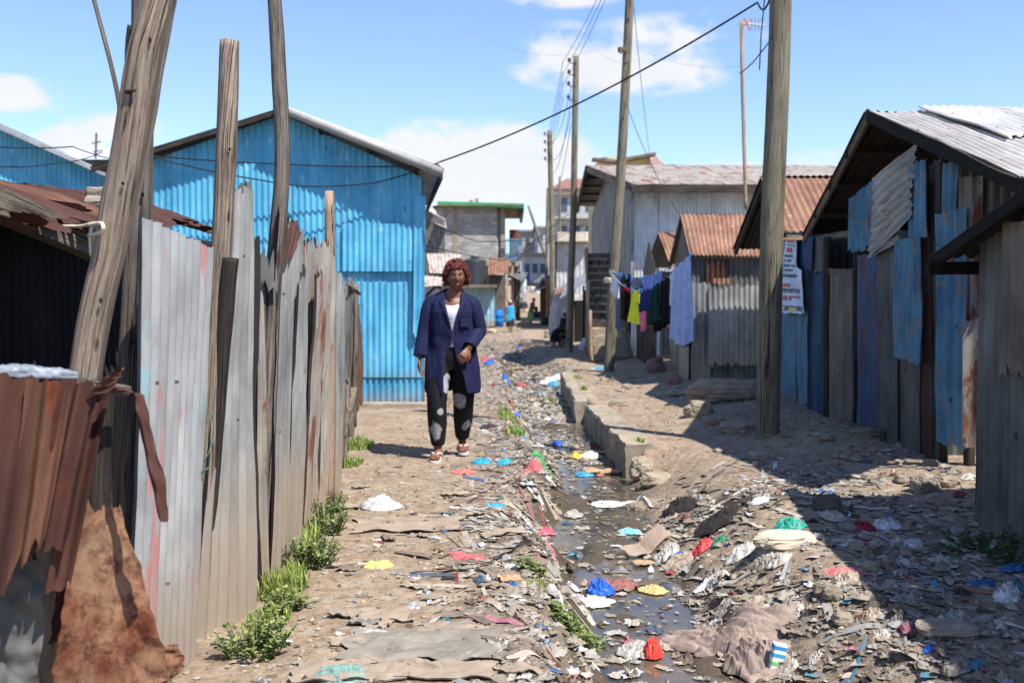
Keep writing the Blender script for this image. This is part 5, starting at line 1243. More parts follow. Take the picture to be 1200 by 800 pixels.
# fine gravel
mb = MB()
for k in range(5000):
    Y = 3.0*math.exp(rr.random()*math.log(16/3.0)); x = rr.uniform(-1.3, 3.0)
    if abs(x/Y) > .56 or abs(x-xc(Y)) < .25: continue
    if 8.5 < Y < 18 and interp(WF, Y)-.02 < x < interp(WF, Y)+.33: continue
    s = rr.choice([.004,.006,.008,.012,.018]); k_ = rr.uniform(.6,1.15)
    c = V((x, Y, ground(x, Y)+s*.2)); col = lin(*[min(255, v*k_) for v in (158,142,122)])
    vs = [c+V((rr.uniform(.6,1)*s,0,0)), c+V((0,rr.uniform(.6,1)*s,0)), c+V((-rr.uniform(.6,1)*s,0,0)), c+V((0,-rr.uniform(.6,1)*s,0)), c+V((0,0,rr.uniform(.4,.9)*s)), c+V((0,0,-s))]
    mb.add(vs, [(0,1,4),(1,2,4),(2,3,4),(3,0,4),(1,0,5),(2,1,5),(3,2,5),(0,3,5)], None, col)
mb.build('gravel', LM, smooth=False, cols=True, at_origin=True, kind='stuff')

# ---- single pieces
def mound(name, outline, h, m, label, cat, fold=(1,6), amp=.5, seed=0, nr=26, na=72, dirn=0.0, group=None, lift=0.0, power=.6):
    """soft crumpled thing lying on the ground: outline given by places in the photograph"""
    n = len(outline); mx_ = sum(p[0] for p in outline)/n; my_ = sum(p[1] for p in outline)/n
    c = G(mx_, my_); kx = c.y/F; ky = c.y*c.y/(F*CZ)*.85
    ex = (max(p[0] for p in outline)-min(p[0] for p in outline))*kx; ey = (max(p[1] for p in outline)-min(p[1] for p in outline))*ky
    if ey > ex*.9: ky *= ex*.9/ey
    P = [V((c.x+(p[0]-mx_)*kx, c.y-(p[1]-my_)*ky, 0)) for p in outline]
    ang = [math.atan2(p.y-c.y, p.x-c.x) for p in P]; rad = [math.hypot(p.x-c.x, p.y-c.y) for p in P]
    order = sorted(range(n), key=lambda i: ang[i]); A = [ang[i] for i in order]; Rd = [rad[i] for i in order]
    def rr_(a):
        while a < A[0]: a += 2*PI
        while a >= A[0]+2*PI: a -= 2*PI
        for i in range(n):
            a0 = A[i]; a1 = A[(i+1) % n] + (2*PI if i == n-1 else 0)
            if a0 <= a <= a1:
                t = (a-a0)/(a1-a0+1e-9); t = t*t*(3-2*t); return lerp(Rd[i], Rd[(i+1) % n], t)
        return Rd[0]
    mb = MB(); cd, sd_ = cos(dirn), sin(dirn); S = max(Rd)
    def fn(u, v):
        a = u*2*PI - PI; r = rr_(a)*v*(1+(.18*nz(cos(a)*2.5+seed+c.x*9, sin(a)*2.5)+.12*nz(cos(a)*7+c.y*5, sin(a)*7))*v)
        x, y = c.x+cos(a)*r, c.y+sin(a)*r
        fx, fy = (x*cd+y*sd_)/S, (-x*sd_+y*cd)/S
        wq = .30*nz(fx*1.3+seed, fy*1.3, 5)
        rd = (1-abs(nz((fx+wq)*fold[0]+seed, (fy+wq)*fold[1]))*2.4)*.55 + (1-abs(nz((fx+wq)*fold[0]*2.1+seed, (fy-wq)*fold[1]*2.2, 3))*2.4)*.30 + (1-abs(nz((fx-wq)*fold[0]*4.2+seed, (fy+wq)*fold[1]*4.1, 6))*2.4)*.15
        prof = (1-v**2.4)**power*(.75+.35*nz(fx*1.6+seed, fy*1.6, 8))
        z = h*(prof*(1-amp) + prof*amp*rd*1.3 + .05)
        return V((x, y, max(terr(x, y), interp(ZC, y)-.21) + lift + max(z, .003 if v < 1 else -.02)))
    mb.grid(fn, na, nr, closeu=True)
    return mb.build(name, m, None, smooth=True, label=label, cat=cat, group=group)
brown = cloth_mat('brown_cloth', lin(142,125,114), var=.3)
mound('brown_cloth', [(770,726),(785,712),(830,706),(880,712),(920,718),(945,730),(935,745),(915,765),(912,790),(900,812),(860,812),(845,790),(845,768),(815,752),(785,742)], .10, brown, 'big crumpled brown cloth lying at the water edge in front', 'cloth', fold=(1.6,6.5), amp=.62, seed=3, nr=90, na=260, dirn=-.45)
mound('brown_cloth', [(845,800),(850,770),(875,752),(905,762),(912,790),(905,815),(870,820)], .14, brown, 'nearest heap of brown cloth folds beside the printed carton', 'cloth', fold=(1.9,.8), amp=.5, seed=9, nr=70, na=180, dirn=.3)
cm = cloth_mat
PM = lambda k, c, r=.45: plain_mat('plastic_'+k, lin(*[v*.86+18 for v in c]), r, .45, 30, bump=.5, bd=.01)
def pc(outline, h, m, label, cat='plastic bag', name='plastic_bag', **k): return mound(name, outline, h, m, label, cat, nr=22, na=50, **{**dict(fold=(3.5,5), amp=.8), **k})
def oval(cx_, cy_, w, h, n=8, s=1):
    q = random.Random(int(cx_*7+cy_)); return [(cx_+w/2*cos(a)*q.uniform(.85,1.1), cy_+h/2*sin(a)*q.uniform(.85,1.1)) for a in [2*PI*i/n for i in range(n)]]
pc(oval(703,708,36,22), .09, PM('blue',(28,92,210)), 'bright royal blue plastic bag by the leafy weed at the water')
pc(oval(690,714,60,12), .03, PM('white',(226,226,230)), 'white paper scrap under the royal blue bag', 'paper', 'paper_scrap')
pc(oval(637,630,26,18), .05, PM('pink',(226,84,110)), 'pink plastic piece on the left drain slope')
pc(oval(639,640,30,10), .03, PM('rosepink',(214,110,120)), 'paler pink scrap just under the pink plastic piece')
pc([(520,645),(530,642),(548,650),(570,656),(562,664),(540,660),(528,652)], .02, PM('rosered',(186,92,94),.7), 'faded red torn strip in the middle of the path', 'plastic strip', 'plastic_strip')
pc([(960,668),(975,660),(995,664),(1012,680),(1000,688),(975,682),(962,676)], .03, PM('coral',(214,116,116),.6), 'faded coral pink cloth half in the shadow', 'cloth', 'pink_cloth')
pc([(905,618),(925,612),(940,614),(943,622),(925,626),(908,625)], .06, PM('teal',(30,148,126)), 'teal green plastic bag on the right heap near the shadow edge')
pc(oval(1012,620,30,8), .05, PM('darkred',(150,30,40)), 'red plastic scrap lying inside the roof shadow')
pc(oval(1015,637,14,4), .03, PM('darkred',(150,30,40)), 'tiny red scrap just below the red plastic in shadow', 'plastic scrap', 'plastic_scrap')
pc(oval(1040,618,34,9), .06, PM('shadewhite',(206,206,206)), 'greyish white plastic bag in the roof shadow beside the red scrap')
pc(oval(1070,641,26,9), .05, PM('shadewhite',(206,206,206)), 'small white bag further down in the roof shadow')
pc(oval(1122,735,44,16), .07, PM('shadegrey',(150,144,136)), 'dull grey crumpled bag in the shade at lower right')
pc(oval(1180,705,30,22), .10, PM('shadewhite',(206,206,206)), 'pale bag at the right frame edge in shade')
pc(oval(1150,685,40,6), .03, PM('shadeblue',(46,96,150)), 'long blue plastic scrap in the shade at the right')
pc(oval(1190,692,24,16), .06, PM('shadeteal',(60,120,130)), 'teal plastic sheet at the right frame edge')
pc(oval(1186,668,30,6), .04, PM('shadeblue',(46,96,150)), 'dark blue plastic strip by the nearest shack')
pc(oval(1090,764,18,4), .03, PM('blue',(28,92,210)), 'small blue packet at the foot of the roof shadow', 'packet', 'packet')
pc([(552,541),(565,539),(575,543),(572,548),(556,546)], .05, PM('cyan',(24,152,188)), 'cyan plastic film piece just right of the sandals')
pc([(582,542),(596,539),(602,545),(592,551),(580,547)], .06, PM('cyan',(24,152,188)), 'second cyan plastic piece on the drain shoulder')
pc([(528,552),(545,548),(556,552),(552,560),(535,558)], .03, PM('salmon',(216,112,104)), 'salmon pink plastic rag before the sandals')
pc(oval(580,593,26,10), .03, PM('cyanblue',(50,142,176)), 'thin turquoise strip lying on the drain shoulder', 'plastic strip', 'plastic_strip')
pc(oval(447,595,50,22), .08, PM('clear',(206,204,204),.2), 'shiny clear plastic bag in the middle of the left path')
pc([(430,660),(445,657),(458,659),(455,668),(438,670),(424,668)], .03, PM('yellowp',(226,200,110)), 'crumpled yellow printed wrapper on the left path', 'wrapper', 'wrapper')
pc([(472,680),(490,674),(508,676),(505,684),(480,684)], .02, PM('white',(226,226,230)), 'white plastic scrap on the path below the yellow wrapper', 'plastic scrap', 'plastic_scrap')
pc(oval(562,682,14,8), .04, PM('bluegrey',(50,84,110)), 'little dark blue scrap on the path', 'plastic scrap', 'plastic_scrap')
pc([(415,735),(440,740),(470,742),(430,748),(412,745)], .02, PM('greywhite',(190,186,178)), 'long grey white strip at the path edge', 'plastic strip', 'plastic_strip')
pc([(362,790),(390,780),(430,786),(445,796),(410,806),(370,802)], .04, PM('tealgrey',(110,150,140),.7), 'grey and teal plastic sheet at the bottom of the path', 'plastic sheet', 'plastic_sheet')
pc(oval(764,788,26,26), .10, plain_mat('red_white_packet', lin(214,70,60), .4, .2, 22), 'red and white crisp packet standing at the bottom edge', 'packet', 'packet')
pc(oval(748,780,60,14), .05, PM('clearb',(176,170,160),.2), 'clear crumpled bag beside the red packet')
pc([(694,605),(700,592),(722,592),(730,600),(715,608)], .02, cm('paper_teal', lin(196,208,206)), 'folded white and blue paper at the left water edge', 'paper', 'paper_scrap')
pc(oval(738,634,28,7), .03, cm('paper_blue', lin(120,176,190)), 'blue patterned paper scrap right of the water', 'paper', 'paper_scrap')
pc(oval(760,637,20,9), .05, PM('tealdk',(40,140,150)), 'small teal plastic on the right bank')
pc(oval(782,652,30,20), .08, PM('clearw',(196,190,180),.3), 'grey translucent bag on the right bank beside the cardboard')
pc(oval(822,644,26,18), .06, PM('redbag',(200,60,60)), 'red and pink torn bag on the right bank')
pc(oval(842,636,20,5), .03, PM('green',(30,120,80)), 'green plastic strip next to the red torn bag', 'plastic strip', 'plastic_strip')
pc(oval(868,650,36,16), .06, PM('clearw',(196,190,180),.3), 'clear plastic bag left of the pale lump')
pc(oval(795,654,16,6), .04, PM('blue',(28,92,210)), 'tiny blue scrap by the translucent bag', 'plastic scrap', 'plastic_scrap')
pc(oval(828,686,30,6), .03, cm('white_pack', lin(218,220,226)), 'white and blue wrapper on the right slope', 'wrapper', 'wrapper')
pc(oval(762,680,8,16), .04, cm('white_pack', lin(218,220,226)), 'small upright white packet by the water', 'packet', 'packet')
pc(oval(795,600,44,22), .10, plain_mat('black_ash', lin(44,40,38), .95,.3,20), 'black burnt lump on the right bank', 'burnt lump', 'burnt_lump')
pc(oval(840,612,60,12), .05, plain_mat('black_ash', lin(44,40,38), .95,.3,20), 'long burnt rag beyond the black lump', 'burnt rag', 'burnt_rag')
pc(oval(890,588,24,6), .03, PM('white',(226,226,230)), 'white scrap near the sunlit dirt on the right', 'plastic scrap', 'plastic_scrap')
pc(oval(720,700,70,12), .04, PM('maroon',(140,84,76),.8), 'wet maroon rag lying in the water', 'rag', 'wet_rag')
pc([(747,702),(760,697),(782,708),(775,714),(755,712)], .03, cm('tan_paper', lin(176,160,110)), 'yellow edged tan bag floating in the drain', 'paper bag', 'paper_bag')
pc(oval(650,700,22,16), .06, PM('whiteb',(214,210,214)), 'white bag on the left slope above the leafy weed')
pc(oval(672,615,24,10), .05, PM('clearb',(176,170,160),.2), 'dull clear bag at the left water edge')
pc(oval(684,563,22,8), .04, PM('skyblue',(40,150,200)), 'sky blue plastic piece in the water beside the cardboard')
pc(oval(653,528,14,9), .06, PM('blue',(28,92,210)), 'blue bag beside the water in front of the wall')
pc(oval(692,545,26,12), .07, PM('orangewhite',(224,206,190)), 'white and orange bag at the wall base')
pc(oval(676,540,16,9), .06, PM('yellow',(222,188,70)), 'yellow bag next to the white and orange one')
pc(oval(634,540,30,7), .04, PM('greenb',(60,150,84)), 'green plastic strip on the left drain slope', 'plastic strip', 'plastic_strip')
pc(oval(628,547,34,9), .05, PM('rosered',(186,92,94),.7), 'dusty red rag below the green strip', 'rag', 'rag')
pc(oval(609,510,12,9), .06, PM('mint',(60,190,140)), 'mint green bag beside the far water')
pc(oval(645,449,30,12), .14, PM('whiteb',(214,210,214)), 'big white bag heap at the far end of the drain wall')
pc(oval(648,453,12,6), .10, PM('skyblue',(40,150,200)), 'blue bag tucked against the big white one')
pc(oval(593,446,10,7), .10, PM('blue',(28,92,210)), 'blue bag on the far left bank')
pc(oval(611,453,12,5), .07, PM('redbag',(200,60,60)), 'red bag on the far rubbish bank')
pc(oval(573,427,12,7), .12, PM('blue',(28,92,210)), 'blue bag just behind the woman')
pc(oval(568,423,10,5), .10, PM('redbag',(200,60,60)), 'red bag touching the blue one behind the woman')
pc(oval(607,488,10,5), .05, PM('blue',(28,92,210)), 'small blue bag by the grassy bank')
pc(oval(702,432,16,6), .05, PM('skyblue',(40,150,200)), 'sky blue bag at the foot of the clothesline pole')
pc(oval(610,407,10,6), .15, PM('blue',(28,92,210)), 'blue bag on the far heap')
pc(oval(614,405,6,4), .12, PM('redbag',(200,60,60)), 'red bag next to the blue one on the far heap')
pc(oval(572,502,26,9), .05, plain_mat('black_shoe', lin(50,48,52), .6), 'old black shoe lying on the path behind the woman', 'shoe', 'old_shoe')
# cardboards and boards
def card(px, py, w, d, rz, m, label, name='cardboard', cat='cardboard', bend=.02, z=.012, tilt=0.0):
    c = G(px, py); o = R.random()*50; mb = MB(); ca, sa = cos(rz), sin(rz)
    def fn(u, v, top=1):
        kx = 1+.16*nz(v*3+o, 2)+.10*nz(v*11+o, 5); ky = 1+.18*nz(u*3+o, 7)+.12*nz(u*12+o, 9)
        x, y = (u-.5)*w*kx, (v-.5)*d*ky
        X, Y = c.x+x*ca-y*sa, c.y+x*sa+y*ca
        g_ = max(terr(X, Y), interp(ZC, Y)-.21)
        return V((X, Y, g_ + z*.6 + tilt*(v-.5)*d + bend*.6*abs(nz(u*3+o, v*3))*1.6 + (.004 if top else 0)))
    mb.grid(lambda u, v: fn(u, v), 16, 12); mb.grid(lambda u, v: fn(1-u, v, 0), 16, 12)
    return mb.build(name, m, None, smooth=False, label=label, cat=cat)
cd1 = plain_mat('cardboard_dusty', lin(146,131,115), .95, .2, 8); cd2 = plain_mat('cardboard_tan', lin(168,138,108), .9, .15, 10); cd3 = plain_mat('dusty_plastic', lin(130,123,112), .8, .3, 9)
card(478,618,.62,.34,.05,cd1,'large flat dusty cardboard sheet in the middle of the path', bend=.03)
card(500,760,.62,.36,-.1,cd3,'grey green flattened sheet trodden in near the bottom of the path', bend=.035)
card(445,725,.26,.18,.2,cd1,'round cornered brown cardboard left on the path')
card(535,740,.30,.14,-.2,cd1,'thin brown card beside the grey green sheet')
card(410,790,.40,.2,.15,cd1,'broken brown cardboard in the lower left of the path', bend=.03)
card(520,790,.36,.16,-.1,cd1,'brown card sheet at the very bottom of the path', bend=.03)
card(608,762,.24,.12,.5,plain_mat('dark_card', lin(120,108,96), .9),'dark brown card on the path shoulder')
card(695,538,.30,.13,-.1,cd2,'tan cardboard flap floating beside the drain wall')
card(712,556,.42,.14,.1,cd2,'bent tan cardboard at the near end of the wall', bend=.08)
card(755,652,.30,.12,.5,plain_mat('grey_board', lin(150,132,116), .85),'grey brown board sloping on the right bank', bend=.02, z=.05, tilt=.3)
card(728,605,.26,.05,.5,plain_mat('pale_stick', lin(204,192,168), .85),'pale narrow wooden board across the right bank', 'wooden_board', 'board', z=.05)
card(754,669,.12,.09,.2,cd2,'small square of tan card near the water')
card(428,733,.12,.06,-.1,plain_mat('printed_leaflet', lin(120,116,112), .6),'small printed dark leaflet on the left path','leaflet','leaflet',z=.02)
card(545,741,.18,.07,0,cd1,'narrow stepped card fragment on the path')
card(598,680,.11,.09,.3,cd2,'small reddish tan card near the path shoulder')
card(760,700,.2,.1,.4,plain_mat('wet_board', lin(96,84,70), .6),'dark wet board in the drain below the cardboard')
rr2 = random.Random(21)
for k in range(46):
    a, b_ = rr2.uniform(400, 640), 560+230*rr2.random()**.8
    q = G(a, b_)
    if q.x > xc(q.y)-.35: continue
    card(a, b_, rr2.uniform(.06,.22), rr2.uniform(.04,.12), rr2.uniform(-.6,.6), [cd1,cd3,cd1,plain_mat('dark_card', lin(120,108,96), .9)][k % 4], 'small dull flattened scrap trodden into the left path', 'trodden_scrap', 'scrap', bend=.02)['group'] = 'trodden scraps on the left path'
for k in range(46):
    a, b_ = rr2.uniform(760, 1190), 600+200*rr2.random()
    q = G(a, b_)
    if q.x < xc(q.y)+.4 or q.x > 2.3: continue
    s = rr2.uniform(14, 40)
    pc(oval(a, b_, s, s*.38), .05, [PM('dullw',(188,178,164),.8), PM('dullt',(168,150,128),.85), PM('dullg',(140,130,118),.8)][k % 3], 'crumpled earth coloured rag or bag on the right rubbish bank', 'rag', 'dull_rag', group='dull rags on the right rubbish bank')
# carton
ct = thing('printed_carton', 'small white carton with blue and green bands beside the brown cloth', 'carton', tuple(G(908,790)))
c0 = G(908,790); mb = MB(); mb.beam(c0+V((0,0,.0)), c0+V((.02,.0,.105)), .055,.04, up=V((0,1,0))); mb.build('box', plain_mat('white_card', lin(222,224,220), .6), ct)
for z_, col_ in ((.085,(40,140,200)),(.055,(60,160,200)),(.02,(120,190,110))):
    mb = MB(); mb.beam(c0+V((.0+z_*.19,0,z_)), c0+V((z_*.19+.003,0,z_+.014)), .0565,.0415, up=V((0,1,0))); mb.build('printed_band', plain_mat('band_%d' % int(z_*1000), lin(*col_), .6), ct)

# ================================================================ PLANTS
def leafmat(key, c1, c2):
    t = NT(key); at = t.node('ShaderNodeVertexColor', layer_name='tint'); sp = t.node('ShaderNodeSeparateColor'); t.L(at.outputs['Color'], sp.inputs[0])
    col = t.mix(sp.outputs[0], c1, c2)
    m = t.fin(col, .55, 0, .3)
    tr = t.node('ShaderNodeBsdfTranslucent'); t.L(col, tr.inputs['Color']); mx = t.node('ShaderNodeMixShader'); mx.inputs[0].default_value = .25
    t.L(t.b.outputs[0], mx.inputs[1]); t.L(tr.outputs[0], mx.inputs[2]); t.L(mx.outputs[0], t.out.inputs[0]); return m
LF = leafmat('weed_leaf', lin(78,98,50), lin(158,168,104)); GR = leafmat('grass_blade', lin(86,108,48), lin(168,182,96)); LD = leafmat('dark_leaf', lin(40,62,34), lin(84,106,56))
def leaf(mb, p, d, n, L, w, c):
    s = d.cross(n)
    if s.length < 1e-4: s = V((1,0,0))
    s.normalize(); n2 = s.cross(d)
    vs = [p, p+d*L*.35+s*w*.5+n2*L*.06, p+d*L*.75+s*w*.42, p+d*L, p+d*L*.75-s*w*.42, p+d*L*.35-s*w*.5+n2*L*.06, p+d*L*.5-n2*L*.05]
    mb.add(vs, [(0,1,6),(1,2,6),(2,3,6),(3,4,6),(4,5,6),(5,0,6)], None, (c,c,c,1))
def weed(c, w, h, n, label, m=LF, seed=0, name='weed_clump', dpt=None, ls=.022, group=None):
    r = random.Random(seed); dpt = dpt or w
    root = thing(name, label, 'weed' if name != 'grass_tuft' else 'grass tuft', tuple(c), group)
    st_ = MB(); lf = MB()
    for k in range(n):
        a = r.uniform(0, 6.3); q = math.sqrt(r.random()); b = c + V((cos(a)*q*w*.35, sin(a)*q*dpt*.35, 0)); b.z = ground(b.x, b.y)-.01
        hh = h*r.uniform(.5,1)*(1-.4*q); tip = b + V((cos(a)*q*w*.25, sin(a)*q*dpt*.25, hh)); mid = b.lerp(tip,.5)+V((0,0,hh*.12))
        st_.tube([b, mid, tip], [.0025,.002,.0012], 4, sub=2)
        for j in range(r.randint(7, 12)):
            t_ = r.uniform(.15, 1); p = (b.lerp(mid, t_*2) if t_ < .5 else mid.lerp(tip, t_*2-1)); aa = r.uniform(0, 6.3)
            d = V((cos(aa), sin(aa), r.uniform(-.1,.7))).normalized(); L = ls*r.uniform(.6,1.4)
            leaf(lf, p, d, V((0,0,1)), L, L*.62, min(1, max(0, r.gauss(.5,.25))))
    st_.build('stem', LD, root, cols=True); lf.build('leaf', m, root, cols=True)
    return root
def tuft(px, py, w, h, n, label, m=GR, seed=0, dpt=None, c=None):
    r = random.Random(seed); c = c or G(px, py); mb = MB(); dpt = dpt or w
    for k in range(n):
        a = r.uniform(0,6.3); q = math.sqrt(r.random()); b = V((c.x+cos(a)*q*w/2, c.y+sin(a)*q*dpt/2, 0)); b.z = ground(b.x,b.y)-.005
        aa = r.uniform(0,6.3); L = h*r.uniform(.4,1.1); bend = r.uniform(.2,.9); d = V((cos(aa),sin(aa),0)); s = V((-sin(aa),cos(aa),0))*.0022*(1+c.y*.12)
        cc = min(1, max(0, r.gauss(.5,.28))); col = (cc,cc,cc,1)
        P = [b, b+d*L*.15*bend+V((0,0,L*.5)), b+d*L*.55*bend+V((0,0,L*(1-.3*bend)))]
        mb.add([P[0]-s,P[0]+s,P[1]-s,P[1]+s,P[2]], [(0,1,3,2),(2,3,4)], None, col)
    return mb.build('grass_tuft', m, None, cols=True, label=label, cat='grass tuft')
weed(G(300,765), .26,.20,60, 'leafy green weed nearest the camera at the foot of the grey sheet', seed=1)
weed(G(336,712), .20,.12,34, 'low spreading weed between the nearest leafy weed and the taller clump', seed=2)
weed(G(366,662), .28,.24,70, 'tall bushy weed clump half way along the fence', seed=3)
weed(G(382,625), .30,.26,60, 'upper weed clump behind the bushy one against the fence', seed=4)
weed(G(384,600), .24,.24,40, 'farthest fence weed beside the pale post', seed=5, m=GR)
weed(G(670,748), .20,.15,60, 'round leafed weed on the drain slope near the blue bag', seed=6, ls=.024)
weed(G(704,766), .18,.12,46, 'lower weed trailing to the water beside the round leafed one', seed=7, ls=.022)
weed(G(625,672), .14,.09,26, 'small weed clump higher up the drain slope', seed=8)
weed(G(726,548)+V((-.04,0,.1)), .14,.16,16, 'sprig growing from the crack in the drain wall', seed=9)
weed(G(1150,645), .40,.14,50, 'dark green weed in shade at the foot of the nearest shack', m=LD, seed=10, dpt=.3)
weed(G(1185,660), .22,.12,30, 'dark weed close to the right frame edge', m=LD, seed=11)
for i, (px, py, w, h, n, dp, lab) in enumerate([(330,690,.25,.13,320,.4,'dry grass tuft among the fence weeds'),(350,640,.2,.16,260,.4,'grass tuft beside the bushy weed clump'),(418,525,.30,.10,400,.5,'patch of grass on the path edge near the far fence'),(408,545,.26,.08,260,.3,'lower patch of yellowish grass by the fence end'),(596,492,.25,.10,300,.8,'grass on the drain shoulder behind the woman'),(604,508,.2,.10,220,.5,'grass tuft nearer on the same drain shoulder'),(677,445,.12,.10,120,.6,'grass growing on the far drain wall top'),(684,458,.10,.10,90,.4,'grass tuft at the near end of the far drain wall'),(745,535,.14,.08,110,.3,'grass at the broken near end of the drain wall'),(645,470,.3,.08,160,.6,'yellowish grass in the drain by the wall gap'),(630,690,.1,.06,90,.1,'tiny grass tuft above the round leafed weed'),(860,470,.9,.07,260,.2,'dark grass along the earth filled sack'),(312,730,.2,.08,160,.3,'dry grass around the nearest weed')]):
    tuft(px, py, w, h, n, lab, LD if 'dark' in lab else GR, seed=i+30, dpt=dp)
# ================================================================ PEOPLE
def remeshed(name, mb, m, parent, voxel, smooth=2, **tg):
    me = bpy.data.meshes.new('tmp'); me.from_pydata(mb.v, [], mb.f); ob = bpy.data.objects.new('tmp', me); C.objects.link(ob)
    md = ob.modifiers.new('r', 'REMESH'); md.mode = 'VOXEL'; md.voxel_size = voxel
    if smooth: s = ob.modifiers.new('s', 'SMOOTH'); s.iterations = smooth; s.factor = .5
    dg = bpy.context.evaluated_depsgraph_get(); ev = ob.evaluated_get(dg); m2 = bpy.data.meshes.new_from_object(ev)
    bpy.data.objects.remove(ob)
    o = bpy.data.objects.new(name, m2); m2.name = name; m2.materials.clear(); m2.materials.append(m)
    m2.polygons.foreach_set('use_smooth', [True]*len(m2.polygons)); C.objects.link(o); o.parent = parent; tagit(o, **tg); return o
def local(name, mb, m, parent, smooth=True, **tg):
    # builder holds coordinates relative to the figure
    me = bpy.data.meshes.new(name); me.from_pydata([tuple(v) for v in mb.v], [], mb.f); uvl = me.uv_layers.new(name='UVMap')
    li = np.zeros(len(me.loops), dtype=np.int32); me.loops.foreach_get('vertex_index', li); uvl.data.foreach_set('uv', np.array(mb.uv, dtype=np.float32)[li].ravel())
    me.polygons.foreach_set('use_smooth', [smooth]*len(me.polygons)); me.materials.append(m)
    o = bpy.data.objects.new(name, me); C.objects.link(o); o.parent = parent; tagit(o, **tg); return o
def rings(mb, rs, n=24, cap=True, fn=None):
    """rs: (z, cx, cy, rx, ry)"""
    vs = []
    for k, (z, cx_, cy_, rx, ry) in enumerate(rs):
        for q in range(n):
            a = 2*PI*q/n; x, y = cos(a), sin(a)
            p = V((cx_+rx*x, cy_+ry*y, z)); 
            if fn: p = p + fn(p, a, k)
            vs.append(p)
    fs = [(k*n+q, k*n+(q+1) % n, (k+1)*n+(q+1) % n, (k+1)*n+q) for k in range(len(rs)-1) for q in range(n)]
    if cap: fs.append(tuple(range(n-1,-1,-1))); m_ = (len(rs)-1)*n; fs.append(tuple(range(m_, m_+n)))
    mb.add(vs, fs)
def smooth_rs(rs, k=4):
    out = []
    for a, b in zip(rs, rs[1:]):
        for i in range(k):
            t = i/k; t2 = t*t*(3-2*t); out.append((lerp(a[0],b[0],t),)+tuple(lerp(p, q, t2) for p, q in zip(a[1:], b[1:])))
    return out+[rs[-1]]
skin = None
def skin_mat():
    t = NT('dark_skin'); n = t.noise(t.pos(), 14, 4, .6)
    col = t.mix(t.ramp(n, [(.3,0),(.7,1)]), lin(98,60,46), lin(132,86,66)); t.bump(t.noise(t.pos(), 160, 3), .08, .002)
    t.inp(t.b, 'Subsurface Weight', .05); return t.fin(col, .5, 0, .4)
skin = skin_mat()
def head(mb, c, s=1.0, yaw=0.0, tilt=0.0, nu=56, nv=44):
    Rm = Matrix.Rotation(yaw,3,'Z') @ Matrix.Rotation(tilt,3,'X')
    def g(x, z, x0, z0, sx, sz): return math.exp(-((x-x0)/sx)**2-((z-z0)/sz)**2)
    def f(d):
        p = V((d.x*.077, d.y*.097, d.z*.118))
        # taper to the jaw
        if d.z < 0: k = 1-.30*(-d.z)**1.6; p.x *= k; p.y *= 1-.12*(-d.z)
        if d.y < .2:
            w = sstep(.2, -.5, d.y)
            x, z = p.x, p.z; o = 0
            o += .024*g(x,z,0,-.020,.011,.020)+.013*g(x,z,0,-.033,.017,.010)+.008*g(x,z,0,.004,.008,.024)   # nose
            o -= .010*(g(x,z,.030,.010,.016,.011)+g(x,z,-.030,.010,.016,.011))                                 # eye sockets
            o += .006*(g(x,z,.030,.030,.022,.008)+g(x,z,-.030,.030,.022,.008))                                 # brow
            o += .006*(g(x,z,.042,-.018,.020,.018)+g(x,z,-.042,-.018,.020,.018))                               # cheeks
            o += .010*g(x,z,0,-.056,.022,.006)+.011*g(x,z,0,-.070,.019,.006)-.004*g(x,z,0,-.063,.024,.003)     # lips
            o += .010*g(x,z,0,-.098,.022,.015)                                                                 # chin
            p.y -= o*w
        return Rm @ (p*s)
    mb.ball(c, 1, nu, nv, f)
    for sx in (-1, 1):
        def e(d, sx=sx): return Rm @ (V((sx*.077+d.x*.010, .010+d.y*.018+d.z*.004, -.008+d.z*.030))*s)
        mb.ball(c, 1, 12, 8, e)
    return Rm
def hand(mb, wrist, dirn, palm, curl=.5, s=1.0, thumb=1):
    """wrist point, direction of the fingers, palm-facing direction, thumb side +-1"""
    d = V(dirn).normalized(); n = (V(palm) - d*V(palm).dot(d)).normalized(); sd = d.cross(n)*thumb
    L = .085*s; kn = wrist + d*L
    mb.tube([wrist-d*.03, wrist+d*.02*s, wrist+d*.05*s, kn], [.024*s,.030*s,.039*s,.038*s], 12, 0, .42, side=sd, sub=3)
    for k, (off, fl) in enumerate(((.030,.070),(.010,.080),(-.010,.074),(-.029,.058))):
        p = kn + sd*off*s - d*.012; a = 0; pts = [p]; dd = d + sd*off*1.5
        for j, seg in enumerate((.42,.32,.26)):
            a += curl*(.5+.25*j) + .06*k*curl; v = (dd*cos(a) + n*sin(a)).normalized(); pts.append(pts[-1] + v*fl*seg*s)
        mb.tube([p-d*.02]+pts, [.0085*s,.0092*s,.0088*s,.0080*s,.0066*s], 8, sub=2)
        mb.ball(pts[-1], .0066*s, 8, 6)
    t0 = wrist + d*.022*s + sd*.026*s; t1 = t0 + (d*.7+sd*.75+n*.25).normalized()*.036*s; t2 = t1 + (d*.95+sd*.15+n*.4*curl*2).normalized()*.030*s; t3 = t2+(d*.95+n*.5*curl*2).normalized()*.022*s
    mb.tube([t0-sd*.012, t0, t1, t2, t3], [.013*s,.0125*s,.0105*s,.0098*s,.008*s], 8, sub=2)
